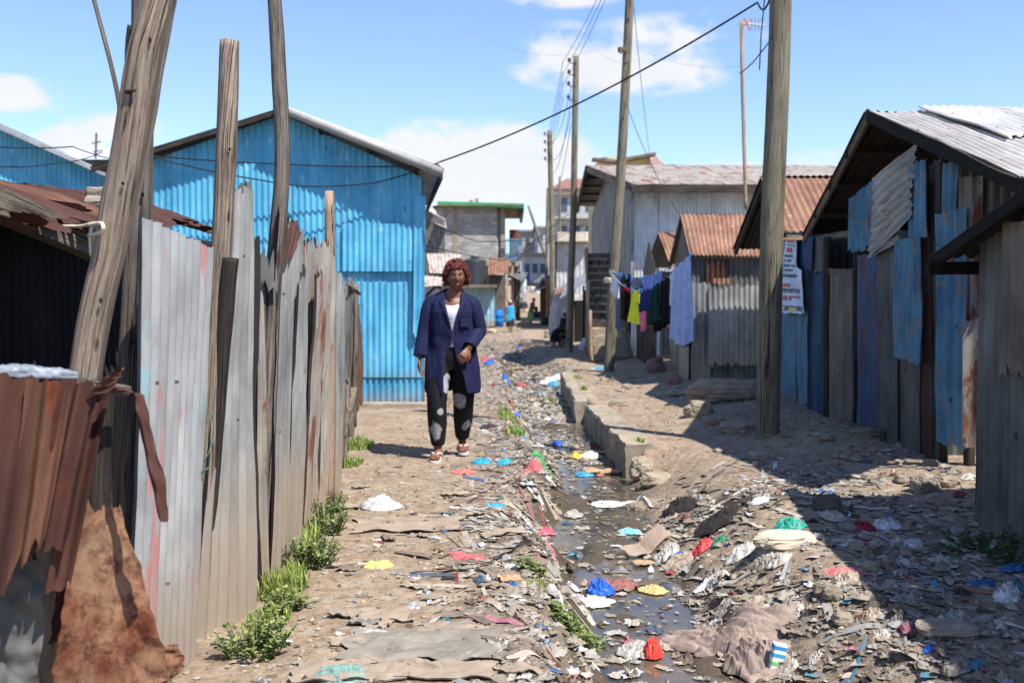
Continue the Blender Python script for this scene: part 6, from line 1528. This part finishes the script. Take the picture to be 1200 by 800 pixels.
def foot(mb, ankle, fwd, s=1.0, heel=0.0):
    f = V(fwd).normalized(); a = ankle; z0 = a.z-.075*s
    P = lambda t_, h: V((a.x+f.x*t_*s, a.y+f.y*t_*s, z0+h*s))
    mb.tube([P(-.05,.035), P(0,.04), P(.06,.034), P(.12,.024), P(.155,.018)], [.030*s,.040*s,.042*s,.044*s,.032*s], 12, 0, .62, side=V((-f.y,f.x,0)), sub=3)
    mb.tube([a+V((0,0,.04)), a, P(.01,.045)], [.036*s,.034*s,.038*s], 10, sub=2)
    sd = V((-f.y, f.x, 0))
    for k in range(5):
        off = (k-2)*.017*s; p = P(.148-.006*abs(k-1.2),.014)+sd*off; mb.ball(p+f*.012*s, (.0095*s,.0095*s,.0085*s), 8, 6)

def woman():
    base = G(528, 541); base = V((base.x, 8.35, terr(base.x, 8.35)+.012))
    root = thing('person', 'woman in a navy coat, white shirt and patterned trousers walking towards the camera', 'person', tuple(base))
    # joints (figure faces -y; its right side is at -x)
    sR, eR, wR = V((-.165,.0,1.325)), V((-.222,-.01,1.05)), V((-.262,-.06,.835))
    sL, eL, wL = V((.175,.0,1.325)), V((.232,.04,1.06)), V((.150,-.17,.915))
    hipR, knR, anR = V((-.10,.0,.86)), V((-.115,-.13,.48)), V((-.110,-.10,.085))
    hipL, knL, anL = V((.09,.02,.86)), V((.095,.06,.48)), V((.075,.27,.105))
    HC = V((.045,-.03,1.515))
    b = MB()
    rings(b, smooth_rs([(.78,0,.02,.13,.11),(.86,0,.02,.175,.125),(.95,0,.02,.17,.12),(1.08,0,.015,.145,.11),(1.2,0,.01,.145,.105),(1.29,.0,.01,.145,.085),(1.345,.01,.015,.10,.062),(1.40,.02,.01,.06,.058)]))
    b.tube([V((.015,.02,1.34)), V((.03,.005,1.40)), HC+V((0,.02,-.06))], [.060,.054,.055], 16, sub=3)
    Rm = head(b, HC, .98, yaw=.10, tilt=.03)
    for s_, e_, w_ in ((sR,eR,wR),(sL,eL,wL)):
        b.tube([s_*.75+V((0,.0,.31)), s_+V((0,0,-.045)), s_.lerp(e_,.5), e_, e_.lerp(w_,.35), w_], [.034,.040,.046,.038,.037,.026], 14, sub=3)
    hand(b, wR, (-.02,-.12,-1), (.9,-.1,0), .30, .98, 1)
    hand(b, wL, (-.45,-.35,-.62), (-.25,.75,-.1), .55, .98, 1)
    for h_, k_, a_ in ((hipR,knR,anR),(hipL,knL,anL)):
        b.tube([h_+V((0,0,.03)), h_.lerp(k_,.4), k_, k_.lerp(a_,.3), k_.lerp(a_,.7), a_], [.095,.085,.060,.056,.042,.034], 14, sub=3)
    foot(b, anR, (-.10,-1,0), .98); foot(b, anL+V((0,0,-.01)), (.12,-1,0), .98)
    remeshed('body', b, skin, root, .0045, 1)
    # eyes, brows, lips
    ew = plain_mat('eye_white', lin(150,132,120), .3, .02); ei = plain_mat('iris', (.012,.008,.006,1), .2, 0)
    for sx in (-1, 1):
        c = HC + Rm @ V((sx*.029, -.0795, .010)); q = MB(); q.ball(c+V((0,.0022,0)), (.0125,.0105,.0052), 14, 10); eye = local('eye', q, ew, root)
        q = MB(); q.ball(c+Rm @ V((0,-.0068,0)), (.0052,.0045,.0052), 12, 8); local('pupil', q, ei, eye)
        q = MB(); q.tube([HC+Rm @ V((sx*(.014+.011*k), -.0925+.006*k*.9, .029+.003*sin(k*1.2))) for k in range(4)], [.0022,.0028,.0024,.0012], 6, sub=2); local('eyebrow', q, ei, root)
        q = MB(); q.tube([HC+Rm @ V((sx*(.017+.008*k), -.0905+.004*k, .0165+.002*sin(k*1.5))) for k in range(4)], [.0011]*4, 5, sub=2); local('eyelid', q, skin, eye)
    q = MB(); lp = plain_mat('lips', lin(112,58,54), .4, .05)
    q.tube([HC+Rm @ V((x, -.0985+.28*abs(x)**1.15*1.2, -.0575-.0*abs(x))) for x in (-.024,-.012,0,.012,.024)], [.002,.0048,.0042,.0048,.002], 8, sub=3)
    q.tube([HC+Rm @ V((x, -.0975+.28*abs(x)**1.15*1.2, -.0685)) for x in (-.021,-.011,0,.011,.021)], [.002,.0058,.0066,.0058,.002], 8, sub=3); local('lips', q, lp, root)
    # hair: a cap and many short curls
    hm = NT('auburn_curls'); n = hm.noise(hm.pos(), 40, 3); hmat = hm.fin(hm.mix(hm.ramp(n, [(.35,0),(.62,1)]), lin(44,20,16), lin(128,52,34)), .55, 0, .4)
    q = MB(); r = random.Random(5)
    def cap(d):
        if d.y < 0 and d.z < .55: return V((d.x*.07, d.y*.06, max(d.z*.08, .05)))+V((0,.02,0))
        zz = max(d.z, -.55); return V((d.x*.093, d.y*.112, zz*.142))+V((0,.014,0))
    q.ball(HC, 1, 30, 22, lambda d: Rm @ cap(d)); 
    for k in range(900):
        z = r.uniform(-.45, 1); a = r.uniform(0, 6.3); rr_ = math.sqrt(1-z*z); d = V((cos(a)*rr_, sin(a)*rr_, z))
        if d.y < -.12 and d.z < .50 - .42*sstep(.5,.95,abs(d.x)): continue
        if d.z < -.2 and d.y < .1 : continue
        p = HC + Rm @ (V((d.x*.094, d.y*.110, max(d.z,-.5)*.137))+V((0,.014,0)))
        out = (Rm @ d).normalized(); t1 = out.cross(V((r.uniform(-1,1), r.uniform(-1,1), r.uniform(-1,1)))).normalized(); t2 = out.cross(t1)
        cr_ = r.uniform(.005,.011); L = r.uniform(.010,.034); ph = r.uniform(0,6.3); pts = []
        for j in range(7):
            s_ = j/6; pts.append(p + out*L*s_ + (t1*cos(ph+s_*8)+t2*sin(ph+s_*8))*cr_ + V((0,0,-.010*s_)))
        q.tube(pts, [.0042,.0044,.0042,.004,.0036,.003,.002], 5)
    local('hair', q, hmat, root)
    # trousers
    tm = NT('patterned_trousers')
    vo = tm.node('ShaderNodeTexVoronoi'); tm.L(tm.pos((1,1,.75)), vo.inputs['Vector']); vo.inputs['Scale'].default_value = 6.5
    dn = tm.noise(tm.pos(), 14, 3); dd = tm.math('ADD', vo.outputs['Distance'], tm.math('MULTIPLY', tm.math('SUBTRACT', dn, .5), .35))
    vc = tm.node('ShaderNodeSeparateColor'); tm.L(vo.outputs['Color'], vc.inputs[0])
    on0 = tm.math('MULTIPLY', tm.ramp(dd, [(.36,.8),(.43,0)]), tm.ramp(vc.outputs[0], [(.55,0),(.57,1)]))
    tcn = tm.node('ShaderNodeTexCoord'); on = None
    for (X_, Y_, Z_, r_) in ((-.14,-.25,.235,.085),(-.02,-.10,.62,.075),(.055,-.02,.47,.06),(.15,.06,.22,.07),(-.21,-.05,.50,.06),(-.06,-.22,.40,.035),(.05,.25,.3,.08),(-.15,.12,.6,.09)):
        s1 = tm.node('ShaderNodeVectorMath', operation='SUBTRACT'); tm.L(tcn.outputs['Object'], s1.inputs[0]); s1.inputs[1].default_value = (X_, Y_, Z_)
        l1_ = tm.node('ShaderNodeVectorMath', operation='LENGTH'); tm.L(s1.outputs[0], l1_.inputs[0])
        k1 = tm.math('ADD', tm.math('DIVIDE', l1_.outputs['Value'], r_*1.25), tm.math('MULTIPLY', tm.math('SUBTRACT', dn, .5), .9))
        k1 = tm.ramp(k1, [(.86, .9), (1.0, 0)]); on = k1 if on is None else tm.math('MAXIMUM', on, k1)
    n_ = tm.noise(tm.pos(), 30, 3)
    col = tm.mix(on, lin(22,22,26), tm.mix(n_, lin(96,94,104), lin(190,188,196)))
    tmat = tm.fin(col, .75, 0, .2)
    q = MB()
    rings(q, smooth_rs([(.74,0,.02,.15,.125),(.84,0,.02,.195,.14),(.95,0,.02,.185,.135),(1.02,0,.015,.165,.125)]))
    def legt(h_, k_, a_):
        q.tube([h_+V((0,0,.0)), h_.lerp(k_,.5), k_, k_.lerp(a_,.45), k_.lerp(a_,.82), k_.lerp(a_,.93)], [.105,.100,.086,.082,.064,.050], 20, .12, sub=4)
    legt(hipR, knR, anR); legt(hipL, knL, anL)
    remeshed('trousers', q, tmat, root, .008, 3)
    # t-shirt
    q = MB(); wmat = cloth_mat('white_shirt', lin(190,188,198), var=.08)
    rings(q, smooth_rs([(.93,0,.01,.17,.135),(1.08,0,.005,.155,.125),(1.2,0,-.003,.162,.132),(1.28,0,.005,.165,.115),(1.335,.005,.015,.125,.085),(1.352,.01,.018,.095,.07)]), 32, fn=lambda p, a, k: V((cos(a),sin(a),0))*.006*nz(a*2, p.z*9)+V((0,0,-.055*max(0,-sin(a))**3*sstep(1.25,1.34,p.z))))
    local('t_shirt', q, wmat, root)
    q = MB()
    for k, (z, w) in enumerate(((1.185,.05),(1.165,.06),(1.14,.055),(1.12,.04))):
        yy = -.150 + .004*k
        for j in range(int(w/.009)):
            q.beam((.0-w/2+j*.009, -.141, z), (.0-w/2+j*.009+.005, -.141, z), .003, .006)
    local('shirt_print', q, plain_mat('faded_print', lin(130,140,180), .8), root)
    # coat
    navy_ = cloth_mat('navy_coat', lin(29,32,62), rough=.8, var=.14)
    q = MB()
    prof = [(.545,.222,.165,.02),(.66,.222,.165,.02),(.80,.220,.165,.02),(.92,.205,.155,.018),(1.02,.190,.150,.012),(1.12,.188,.150,.008),(1.22,.190,.148,.005),(1.29,.182,.128,.01),(1.335,.145,.105,.018),(1.375,.115,.082,.025),(1.395,.088,.072,.028)]
    zs = [p_[0] for p_ in prof]
    gapL = [(.545,-.05),(.70,-.05),(.85,-.045),(.98,.015),(1.06,.015),(1.2,-.02),(1.30,-.045),(1.395,-.055)]
    gapR = [(.545,.13),(.70,.10),(.85,.045),(.98,.022),(1.06,.028),(1.2,.055),(1.30,.085),(1.395,.085)]
    NU, NV = 110, 80
    def coat(u, v):
        z = lerp(.545, 1.395, v)
        rx = interp([(p_[0],p_[1]) for p_ in prof], z); ry = interp([(p_[0],p_[2]) for p_ in prof], z); cy = interp([(p_[0],p_[3]) for p_ in prof], z)
        xl = interp(gapL, z); xr_ = interp(gapR, z)
        aL = math.acos(max(-.98, min(.98, xl/rx))); aR = math.acos(max(-.98, min(.98, xr_/rx)))
        a0 = 2*PI-aL; a1 = 2*PI-aR + 0   # front is at 3pi/2
        # run from the right-hand edge round the back to the left-hand edge
        a = lerp(a0, a1-2*PI, u) if True else 0
        x, y = cos(a), sin(a)
        k = 1 + (.055*sin(a*7+1.5)*sstep(.98,.6,z)) + .06*nz(x*2.2, y*2.2, z*4) + .045*nz(x*5, y*5, z*7+x*9)+.018*nz(x*13+z*14, y*13, z*9) + .02*sin(z*38+a*2.5)*math.exp(-((z-1.03)/.10)**2)
        hem = .022*nz(a*1.3, 5) if v == 0 else 0
        p = V((rx*x*k, cy+ry*y*k, z+hem)); p.x += .012*(1.395-z)*0
        if y < 0: p.y -= (.062 if x < .05 else .02)*(-y)**.5*(1-sstep(.6,.95,z))
        return p
    vs_off = len(q.v)
    q.grid(coat, NU, NV); 
    # sleeves
    def sleeve(s_, e_, w_, sg):
        c = e_.lerp(w_, .86)
        pts = [V((s_.x*.50, .012, 1.345)), s_+V((0,.005,-.030)), s_.lerp(e_,.35), s_.lerp(e_,.75), e_, e_.lerp(w_,.45), c, c+ (w_-e_).normalized()*.015]
        o = 3 if sg > 0 else 8
        m0 = len(q.v)
        q.tube(pts, [.042,.058,.066,.064,.062,.058,.058,.060], 26, .17, cap=False, sub=5, fr=9)
        inner = [c+(w_-e_).normalized()*.015, c-(w_-e_).normalized()*.05]
        q.tube(inner, [.0595,.050], 26, 0, cap=False)
    sleeve(sR, eR, wR, -1); sleeve(sL, eL, wL, 1)
    co = local('coat', q, navy_, root)
    sm = co.modifiers.new('thick', 'SOLIDIFY'); sm.thickness = .004; sm.offset = -1
    # collar, lapels, pocket, buttons
    q = MB()
    def colr_(u, v):
        a = lerp(-2.35, 2.35, u) + PI/2; x, y = cos(a), sin(a)
        r0 = .083+.020*v; z = 1.385 + .035*(1-v)*(.4+.6*max(0,y)) - .050*v - .05*sstep(.0,1,-y)*1.1
        return V((.012+x*r0*1.05, .026+y*(r0*.88), z))
    q.grid(colr_, 40, 5)
    for sg in (-1, 1):
        def lap(u, v, sg=sg):
            z = lerp(1.335, 1.10, v); e = interp(gapL if sg < 0 else gapR, z); w = .055*(1-abs(v-.12)/.88)**.8 if v > .12 else .035+.17*v
            x = e + sg*u*w; ry = interp([(p_[0],p_[2]) for p_ in prof], z); rx = interp([(p_[0],p_[1]) for p_ in prof], z)
            y = .01 - ry*math.sqrt(max(.05, 1-(x/rx)**2)) - .010 - .008*sin(u*PI)
            return V((x, y, z))
        q.grid(lap, 8, 20)
    cl_ = local('collar', q, navy_, co); s2 = cl_.modifiers.new('thick', 'SOLIDIFY'); s2.thickness = .003
    q = MB(); q.grid(lambda u, v: V((lerp(.085,.165,u), -.150+.030*u*u+.02*u-.004, lerp(1.10,1.195,v))), 8, 6); q.grid(lambda u, v: V((lerp(.082,.168,u), -.154+.030*u*u+.02*u-.004, lerp(1.185,1.205,v))), 8, 2); local('chest_pocket', q, navy_, co)
    q = MB()
    for z in (1.10,1.02,.93,.84): q.ball((interp(gapL, z)-.015, .01-interp([(p_[0],p_[2]) for p_ in prof], z)-.006, z), (.007,.004,.007), 8, 6)
    local('button', q, M['dark'], co)
    # sandals
    wp_ = plain_mat('white_rubber', lin(196,184,176), .6, .06)
    for a_, f_ in ((anR, V((-.10,-1,0))), (anL+V((0,0,-.01)), V((.12,-1,0)))):
        f_ = f_.normalized(); sd = V((-f_.y,f_.x,0)); z0 = a_.z-.085
        sol = MB(); n = 28; top_ = []; 
        outl = [(-.075,.026),(-.06,.036),(0,.038),(.06,.040),(.11,.048),(.15,.044),(.18,.028),(.19,.010)]
        pts = [(t_, w_) for t_, w_ in outl]+[(t_, -w_) for t_, w_ in outl[::-1]]
        N = len(pts); vs = [V((a_.x,a_.y,z))+f_*t_+sd*w_ for z in (z0-.012, z0+.006) for t_, w_ in pts]
        sol.add(vs, [tuple(range(N-1,-1,-1)), tuple(range(N,2*N))]+[(i,(i+1) % N,N+(i+1) % N,N+i) for i in range(N)])
        so = local('sandal', sol, wp_, root, smooth=False)
        stp = MB()
        for sg in (-1, 1):
            P = lambda t_, w_, h: V((a_.x,a_.y,z0+h))+f_*t_+sd*w_
            stp.tube([P(.130,sg*.008,.045), P(.10,sg*.022,.062), P(.06,sg*.043,.050), P(.03,sg*.046,.012)], [.007,.009,.010,.008], 8, sub=4)
        stp.tube([P(.13,0,.005), P(.132,0,.048)], [.005,.007], 6); local('strap', stp, wp_, so)
    return root
woman()

def villager(c, H, face, label, top_c, bot_c, kind='skirt', wrap=None, hat=None, lean=0.0, arms='down', sit=False, bag=None):
    """smaller figure in the far lane; c = ground point, face = heading angle (0 = towards the camera)"""
    root = thing('person', label, 'person', tuple(c)); root.rotation_euler.z = face
    k = H/1.65; b = MB(); S = lambda x, y, z: V((x*k, (y - lean*max(0, z-.85))*k, z*k))
    HC = S(0,-.02,1.53)
    if sit:
        hipz = .42; S0 = S; S = lambda x, y, z: S0(x, y, z-.42 if z > .8 else z); HC = S(0,-.02,1.53)
    kn = .05 if not sit else -.38
    sR, sL = S(-.17,0,1.33), S(.17,0,1.33)
    if arms == 'down': eR, wR, eL, wL = S(-.23,.03,1.06), S(-.24,-.06,.82), S(.23,.03,1.06), S(.24,-.06,.82)
    elif arms == 'front': eR, wR, eL, wL = S(-.22,-.03,1.08), S(-.10,-.24,1.05), S(.22,-.03,1.08), S(.10,-.24,1.05)
    else: eR, wR, eL, wL = S(-.25,-.1,1.08), S(-.3,-.3,.9), S(.25,-.1,1.08), S(.3,-.3,.9)
    rs = [(.84,.14,.11),(.95,.15,.11),(1.1,.13,.1),(1.25,.15,.105),(1.34,.12,.08),(1.40,.055,.055)]
    R_ = []
    for z, rx, ry in rs: p = S(0,0,z); R_.append((p.z, p.x, p.y, rx*k, ry*k))
    rings(b, smooth_rs(R_, 3), 20)
    b.tube([S(0,0,1.36), HC], [.05*k,.048*k], 10); head(b, HC, k*.98, nu=32, nv=26)
    for s_, e_, w_ in ((sR,eR,wR),(sL,eL,wL)):
        b.tube([s_*.8+S(0,0,1.33)*.2, s_, e_, w_], [.05*k,.05*k,.038*k,.025*k], 10, sub=3); hand(b, w_, (w_-e_)+V((0,0,-.05)), (0,-.4,-.6), .4, k, 1)
    for sg in (-1, 1):
        h_, n_, a_ = S(sg*.085,0,.86), (S(sg*.10,-.05*sg,.47) if not sit else V((sg*.12*k,-.40*k,.44*k))), (V((sg*.09*k,.05*sg*k,.09*k)) if not sit else V((sg*.12*k,-.42*k,.09*k)))
        b.tube([h_, h_.lerp(n_,.5), n_, n_.lerp(a_,.4), a_], [.085*k,.078*k,.055*k,.052*k,.034*k], 12, sub=3); foot(b, a_, (0,-1,0), k)
    remeshed('body', b, skin, root, .009*k, 1)
    q = MB(); R_ = []
    for z, rx, ry in [(.82,.20,.16),(.95,.185,.15),(1.1,.165,.13),(1.25,.175,.13),(1.335,.14,.10),(1.38,.075,.07)]: p = S(0,0,z); R_.append((p.z,p.x,p.y,rx*k,ry*k))
    rings(q, smooth_rs(R_, 3), 24)
    for s_, e_, w_ in ((sR,eR,wR),(sL,eL,wL)): q.tube([s_*.8+S(0,0,1.33)*.2, s_, e_, e_.lerp(w_,.4)], [.06*k,.068*k,.058*k,.052*k], 12, .08, sub=3)
    remeshed('blouse', q, top_c, root, .012*k, 2)
    q = MB()
    if kind == 'skirt':
        R_ = []
        for z, rx, ry in ([(.30,.24,.22),(.45,.235,.21),(.62,.22,.19),(.80,.205,.17),(.92,.17,.14)] if not sit else [(.85,.2,.2),(.92,.18,.17)]): p = S(0,0,z); R_.append((p.z,p.x,p.y,rx*k,ry*k))
        rings(q, smooth_rs(R_, 4), 36, fn=lambda p, a, kk: V((cos(a),sin(a),0))*.014*sin(a*6)*max(0,(.95*k-p.z)))
        if sit: q.tube([V((0,0,.45*k)),V((0,-.38*k,.47*k)),V((0,-.44*k,.2*k))],[.19*k,.17*k,.19*k],14,.08,sub=3)
    else:
        for sg in (-1, 1):
            h_, n_, a_ = S(sg*.085,0,.88), S(sg*.10,-.05*sg,.47), V((sg*.09*k,.05*sg*k,.14*k)); q.tube([h_,n_,a_],[.11*k,.085*k,.06*k],14,.08,sub=4)
        rings(q, [(S(0,0,.78).z,0,0,.15*k,.12*k),(S(0,0,.96).z,0,S(0,0,.96).y,.165*k,.135*k)])
    remeshed(kind, q, bot_c, root, .012*k, 2)
    q = MB(); hcol, hn = hat or (M['dark'], 'hair')
    q.ball(HC+V((0,.012,.028))*k, (.086*k,.105*k,.105*k), 20, 14, lambda d: 1.0 if not (d.y < -.3 and d.z < .15) else .8)
    if hn == 'headscarf': q.ball(HC+V((0,.10,.02))*k, (.05*k,.05*k,.045*k), 12, 8)
    local(hn, q, hcol, root)
    if wrap:
        q = MB(); q.grid(lambda u, v: V(((.235+.02*sin(v*9))*cos(lerp(2.6,6.9,u))*k*(1-.15*v)*1.02, (.185*sin(lerp(2.6,6.9,u))*(1-.15*v)+.01*sin(u*25))*k, lerp(.55,1.36,v)*k)), 40, 16); o = local('shawl', q, wrap, root); s_ = o.modifiers.new('t','SOLIDIFY'); s_.thickness = .006
    if bag:
        q = MB(); q.ball(S(*bag[0]), (.13*k,.11*k,.16*k), 18, 14, lambda d: 1+.1*nz(d.x*3,d.y*3,d.z*3)); local('bundle', q, bag[1], root)
    return root
cmz = cloth_mat
villager(G(598,389), 1.60, .5, 'person in a purple top and turquoise shawl standing in the far lane', cmz('purple_top', lin(150,70,130)), cmz('dark_skirt', lin(44,40,48)), 'skirt', wrap=cmz('turquoise_shawl', lin(34,150,188)), hat=(cmz('pale_cap', lin(206,180,190)), 'headscarf'))
villager(G(622,382), 1.62, 1.1, 'woman in a green skirt and red headscarf bending as she carries a bundle', cmz('brown_blouse', lin(130,100,92)), cmz('green_skirt', lin(110,150,90)), 'skirt', hat=(cmz('red_scarf', lin(200,40,50)), 'headscarf'), lean=.28, arms='front', bag=((.0,-.30,1.0), cmz('dark_bundle', lin(56,50,84))))
villager(W(618,328,112)+V((0,0,0)) if False else V((W(618,330,112).x,112,terr(0,112))), 1.7, .2, 'small person in purple far up the lane end', cmz('violet_shirt', lin(110,96,160)), cmz('blue_wrap', lin(60,80,150)), 'skirt')
villager(G(508,400)+V((0,0,0)) if False else V((W(507,400,40).x,40,terr(-3,40))), 1.78, -.5, 'person in a white shirt half hidden behind the walking woman', cmz('plain_white_shirt', lin(222,222,228)), cmz('grey_trousers', lin(70,70,80)), 'trousers')
villager(G(663,407), 1.5, -.9, 'person in black clothes and a yellowish hat sitting beside the stair pole', cmz('black_clothes', lin(26,26,32)), cmz('black_clothes', lin(26,26,32)), 'skirt', hat=(cmz('straw_hat', lin(200,196,140)), 'headscarf'), sit=True, arms='front')
rock(0,0,.42,.36,.36,M['stone'],'low stone used as a seat by the stair pole',at=G(663,407)+V((0,.05,-.02)))

# ================================================================ SKY, SUN, CAMERA
SUN = V((.45,-.43,1.0)).normalized(); el = math.asin(SUN.z); az = math.atan2(SUN.x, SUN.y)
w = bpy.data.worlds.new('World'); bpy.context.scene.world = w; w.use_nodes = True; nt = w.node_tree; N = nt.nodes; L = nt.links
bg = N['Background']; sky = N.new('ShaderNodeTexSky'); sky.sky_type = 'NISHITA'; sky.sun_disc = False; sky.sun_elevation = el; sky.sun_rotation = az; sky.air_density = 1.0; sky.dust_density = SKY_DUST; sky.ozone_density = 2.5; sky.altitude = 0
tc = N.new('ShaderNodeTexCoord')
def mth(op, a, b=0.0, c=None, clamp=False):
    n = N.new('ShaderNodeMath'); n.operation = op; n.use_clamp = clamp
    for i, x in enumerate((a, b) if c is None else (a, b, c)):
        if isinstance(x, bpy.types.NodeSocket): L.new(x, n.inputs[i])
        else: n.inputs[i].default_value = x
    return n.outputs[0]
def cnoise(scale, det, rough, sc=(1,1,1.6), loc=(0,0,0)):
    m = N.new('ShaderNodeMapping'); m.inputs['Scale'].default_value = sc; m.inputs['Location'].default_value = loc; L.new(tc.outputs['Generated'], m.inputs[0])
    n = N.new('ShaderNodeTexNoise'); n.inputs['Scale'].default_value = scale; n.inputs['Detail'].default_value = det; n.inputs['Roughness'].default_value = rough; L.new(m.outputs[0], n.inputs[0]); return n.outputs[0]
nA = cnoise(9, 8, .55); nB = cnoise(3.2, 7, .55, loc=(3,1,2)); nC = cnoise(28, 5, .6)
def blob(px, py, sx, sy, wgt):
    d = (W(px, py, 100)-V((0,0,CZ))).normalized()
    s = N.new('ShaderNodeVectorMath'); s.operation = 'SUBTRACT'; L.new(tc.outputs['Generated'], s.inputs[0]); s.inputs[1].default_value = d
    m = N.new('ShaderNodeVectorMath'); m.operation = 'MULTIPLY'; L.new(s.outputs[0], m.inputs[0]); m.inputs[1].default_value = (F/sx, F/sx, F/sy)
    l = N.new('ShaderNodeVectorMath'); l.operation = 'LENGTH'; L.new(m.outputs[0], l.inputs[0])
    return mth('MULTIPLY', mth('SUBTRACT', 1.0, l.outputs['Value']), wgt)
blobs = [(695,76,80,26,1.6),(735,86,85,16,1.5),(655,66,30,22,1.4),(660,62,40,24,.9),(765,88,60,16,.7),(800,42,60,12,.35),(560,185,95,38,1.9),(590,172,50,26,1.7),(500,165,60,18,.8),(470,190,60,24,1.5),(600,200,80,34,1.1),(520,230,140,30,1.0),(10,112,45,18,1.5),(70,160,34,14,.7),(660,-5,40,8,.5),(130,150,30,8,.3),(640,215,60,40,.8),(430,165,50,10,.5),(900,215,140,14,.25)]
acc = None
for b_ in blobs:
    o_ = blob(*b_); acc = o_ if acc is None else mth('MAXIMUM', acc, o_)
# fair-weather clouds elsewhere in the sky
gen = mth('MULTIPLY', mth('SUBTRACT', nB, .56), 3.0)
sp = N.new('ShaderNodeSeparateXYZ'); L.new(tc.outputs['Generated'], sp.inputs[0])
behind = mth('SUBTRACT', .25, sp.outputs['Y'], clamp=True)
gen = mth('MULTIPLY', gen, mth('MULTIPLY', behind, 3.0, clamp=True))
edge = mth('MULTIPLY', mth('SUBTRACT', mth('ADD', nA, mth('MULTIPLY', nC, .35)), .64), 3.8)
cl = mth('MULTIPLY', mth('ADD', mth('MAXIMUM', acc, gen), edge), 1.7, clamp=True)
cl = mth('MULTIPLY', cl, mth('MULTIPLY', mth('MAXIMUM', mth('ADD', acc, .45), gen), 3.0, clamp=True))
cl = mth('SMOOTH_MIN', cl, .97, .12)
mx = N.new('ShaderNodeMix'); mx.data_type = 'RGBA'; L.new(cl, mx.inputs[0]); sk2 = N.new('ShaderNodeMix'); sk2.data_type = 'RGBA'; sk2.blend_type = 'MULTIPLY'; sk2.inputs[0].default_value = 1; L.new(sky.outputs[0], sk2.inputs[6]); sk2.inputs[7].default_value = (.89,.92,1.05,1); L.new(sk2.outputs[2], mx.inputs[6])
shade = N.new('ShaderNodeMix'); shade.data_type = 'RGBA'; L.new(nC, shade.inputs[0]); k_ = CLOUD; shade.inputs[6].default_value = (k_*.82,k_*.86,k_*.92,1); shade.inputs[7].default_value = (k_,k_,k_,1); L.new(shade.outputs[2], mx.inputs[7])
L.new(mx.outputs[2], bg.inputs[0]); bg.inputs[1].default_value = SKYS
sl = bpy.data.lights.new('sun', 'SUN'); sl.energy = SUNE; sl.angle = math.radians(.53); sl.color = (1.0,.955,.89)
so = bpy.data.objects.new('sun', sl); C.objects.link(so); so.rotation_euler = SUN.to_track_quat('Z', 'Y').to_euler(); so.location = (4,-4,12)
cam = bpy.data.cameras.new('camera'); co = bpy.data.objects.new('camera', cam); C.objects.link(co); co.location = (0,0,CZ); co.rotation_euler = (PI/2-TH, 0, 0)
cam.sensor_width = 36; cam.lens = 36*F/1200; cam.clip_start = .05; cam.clip_end = 6000
cam.dof.use_dof = True; cam.dof.focus_distance = 4.6; cam.dof.aperture_fstop = 3.4
sc = bpy.context.scene; sc.camera = co
sc.view_settings.view_transform = 'Standard'; sc.view_settings.look = 'None'; sc.view_settings.gamma = 1; sc.view_settings.exposure = EXPO
sc.cycles.use_denoising = True; sc.cycles.max_bounces = 6; sc.cycles.diffuse_bounces = 2; sc.cycles.glossy_bounces = 2; sc.cycles.transparent_max_bounces = 4
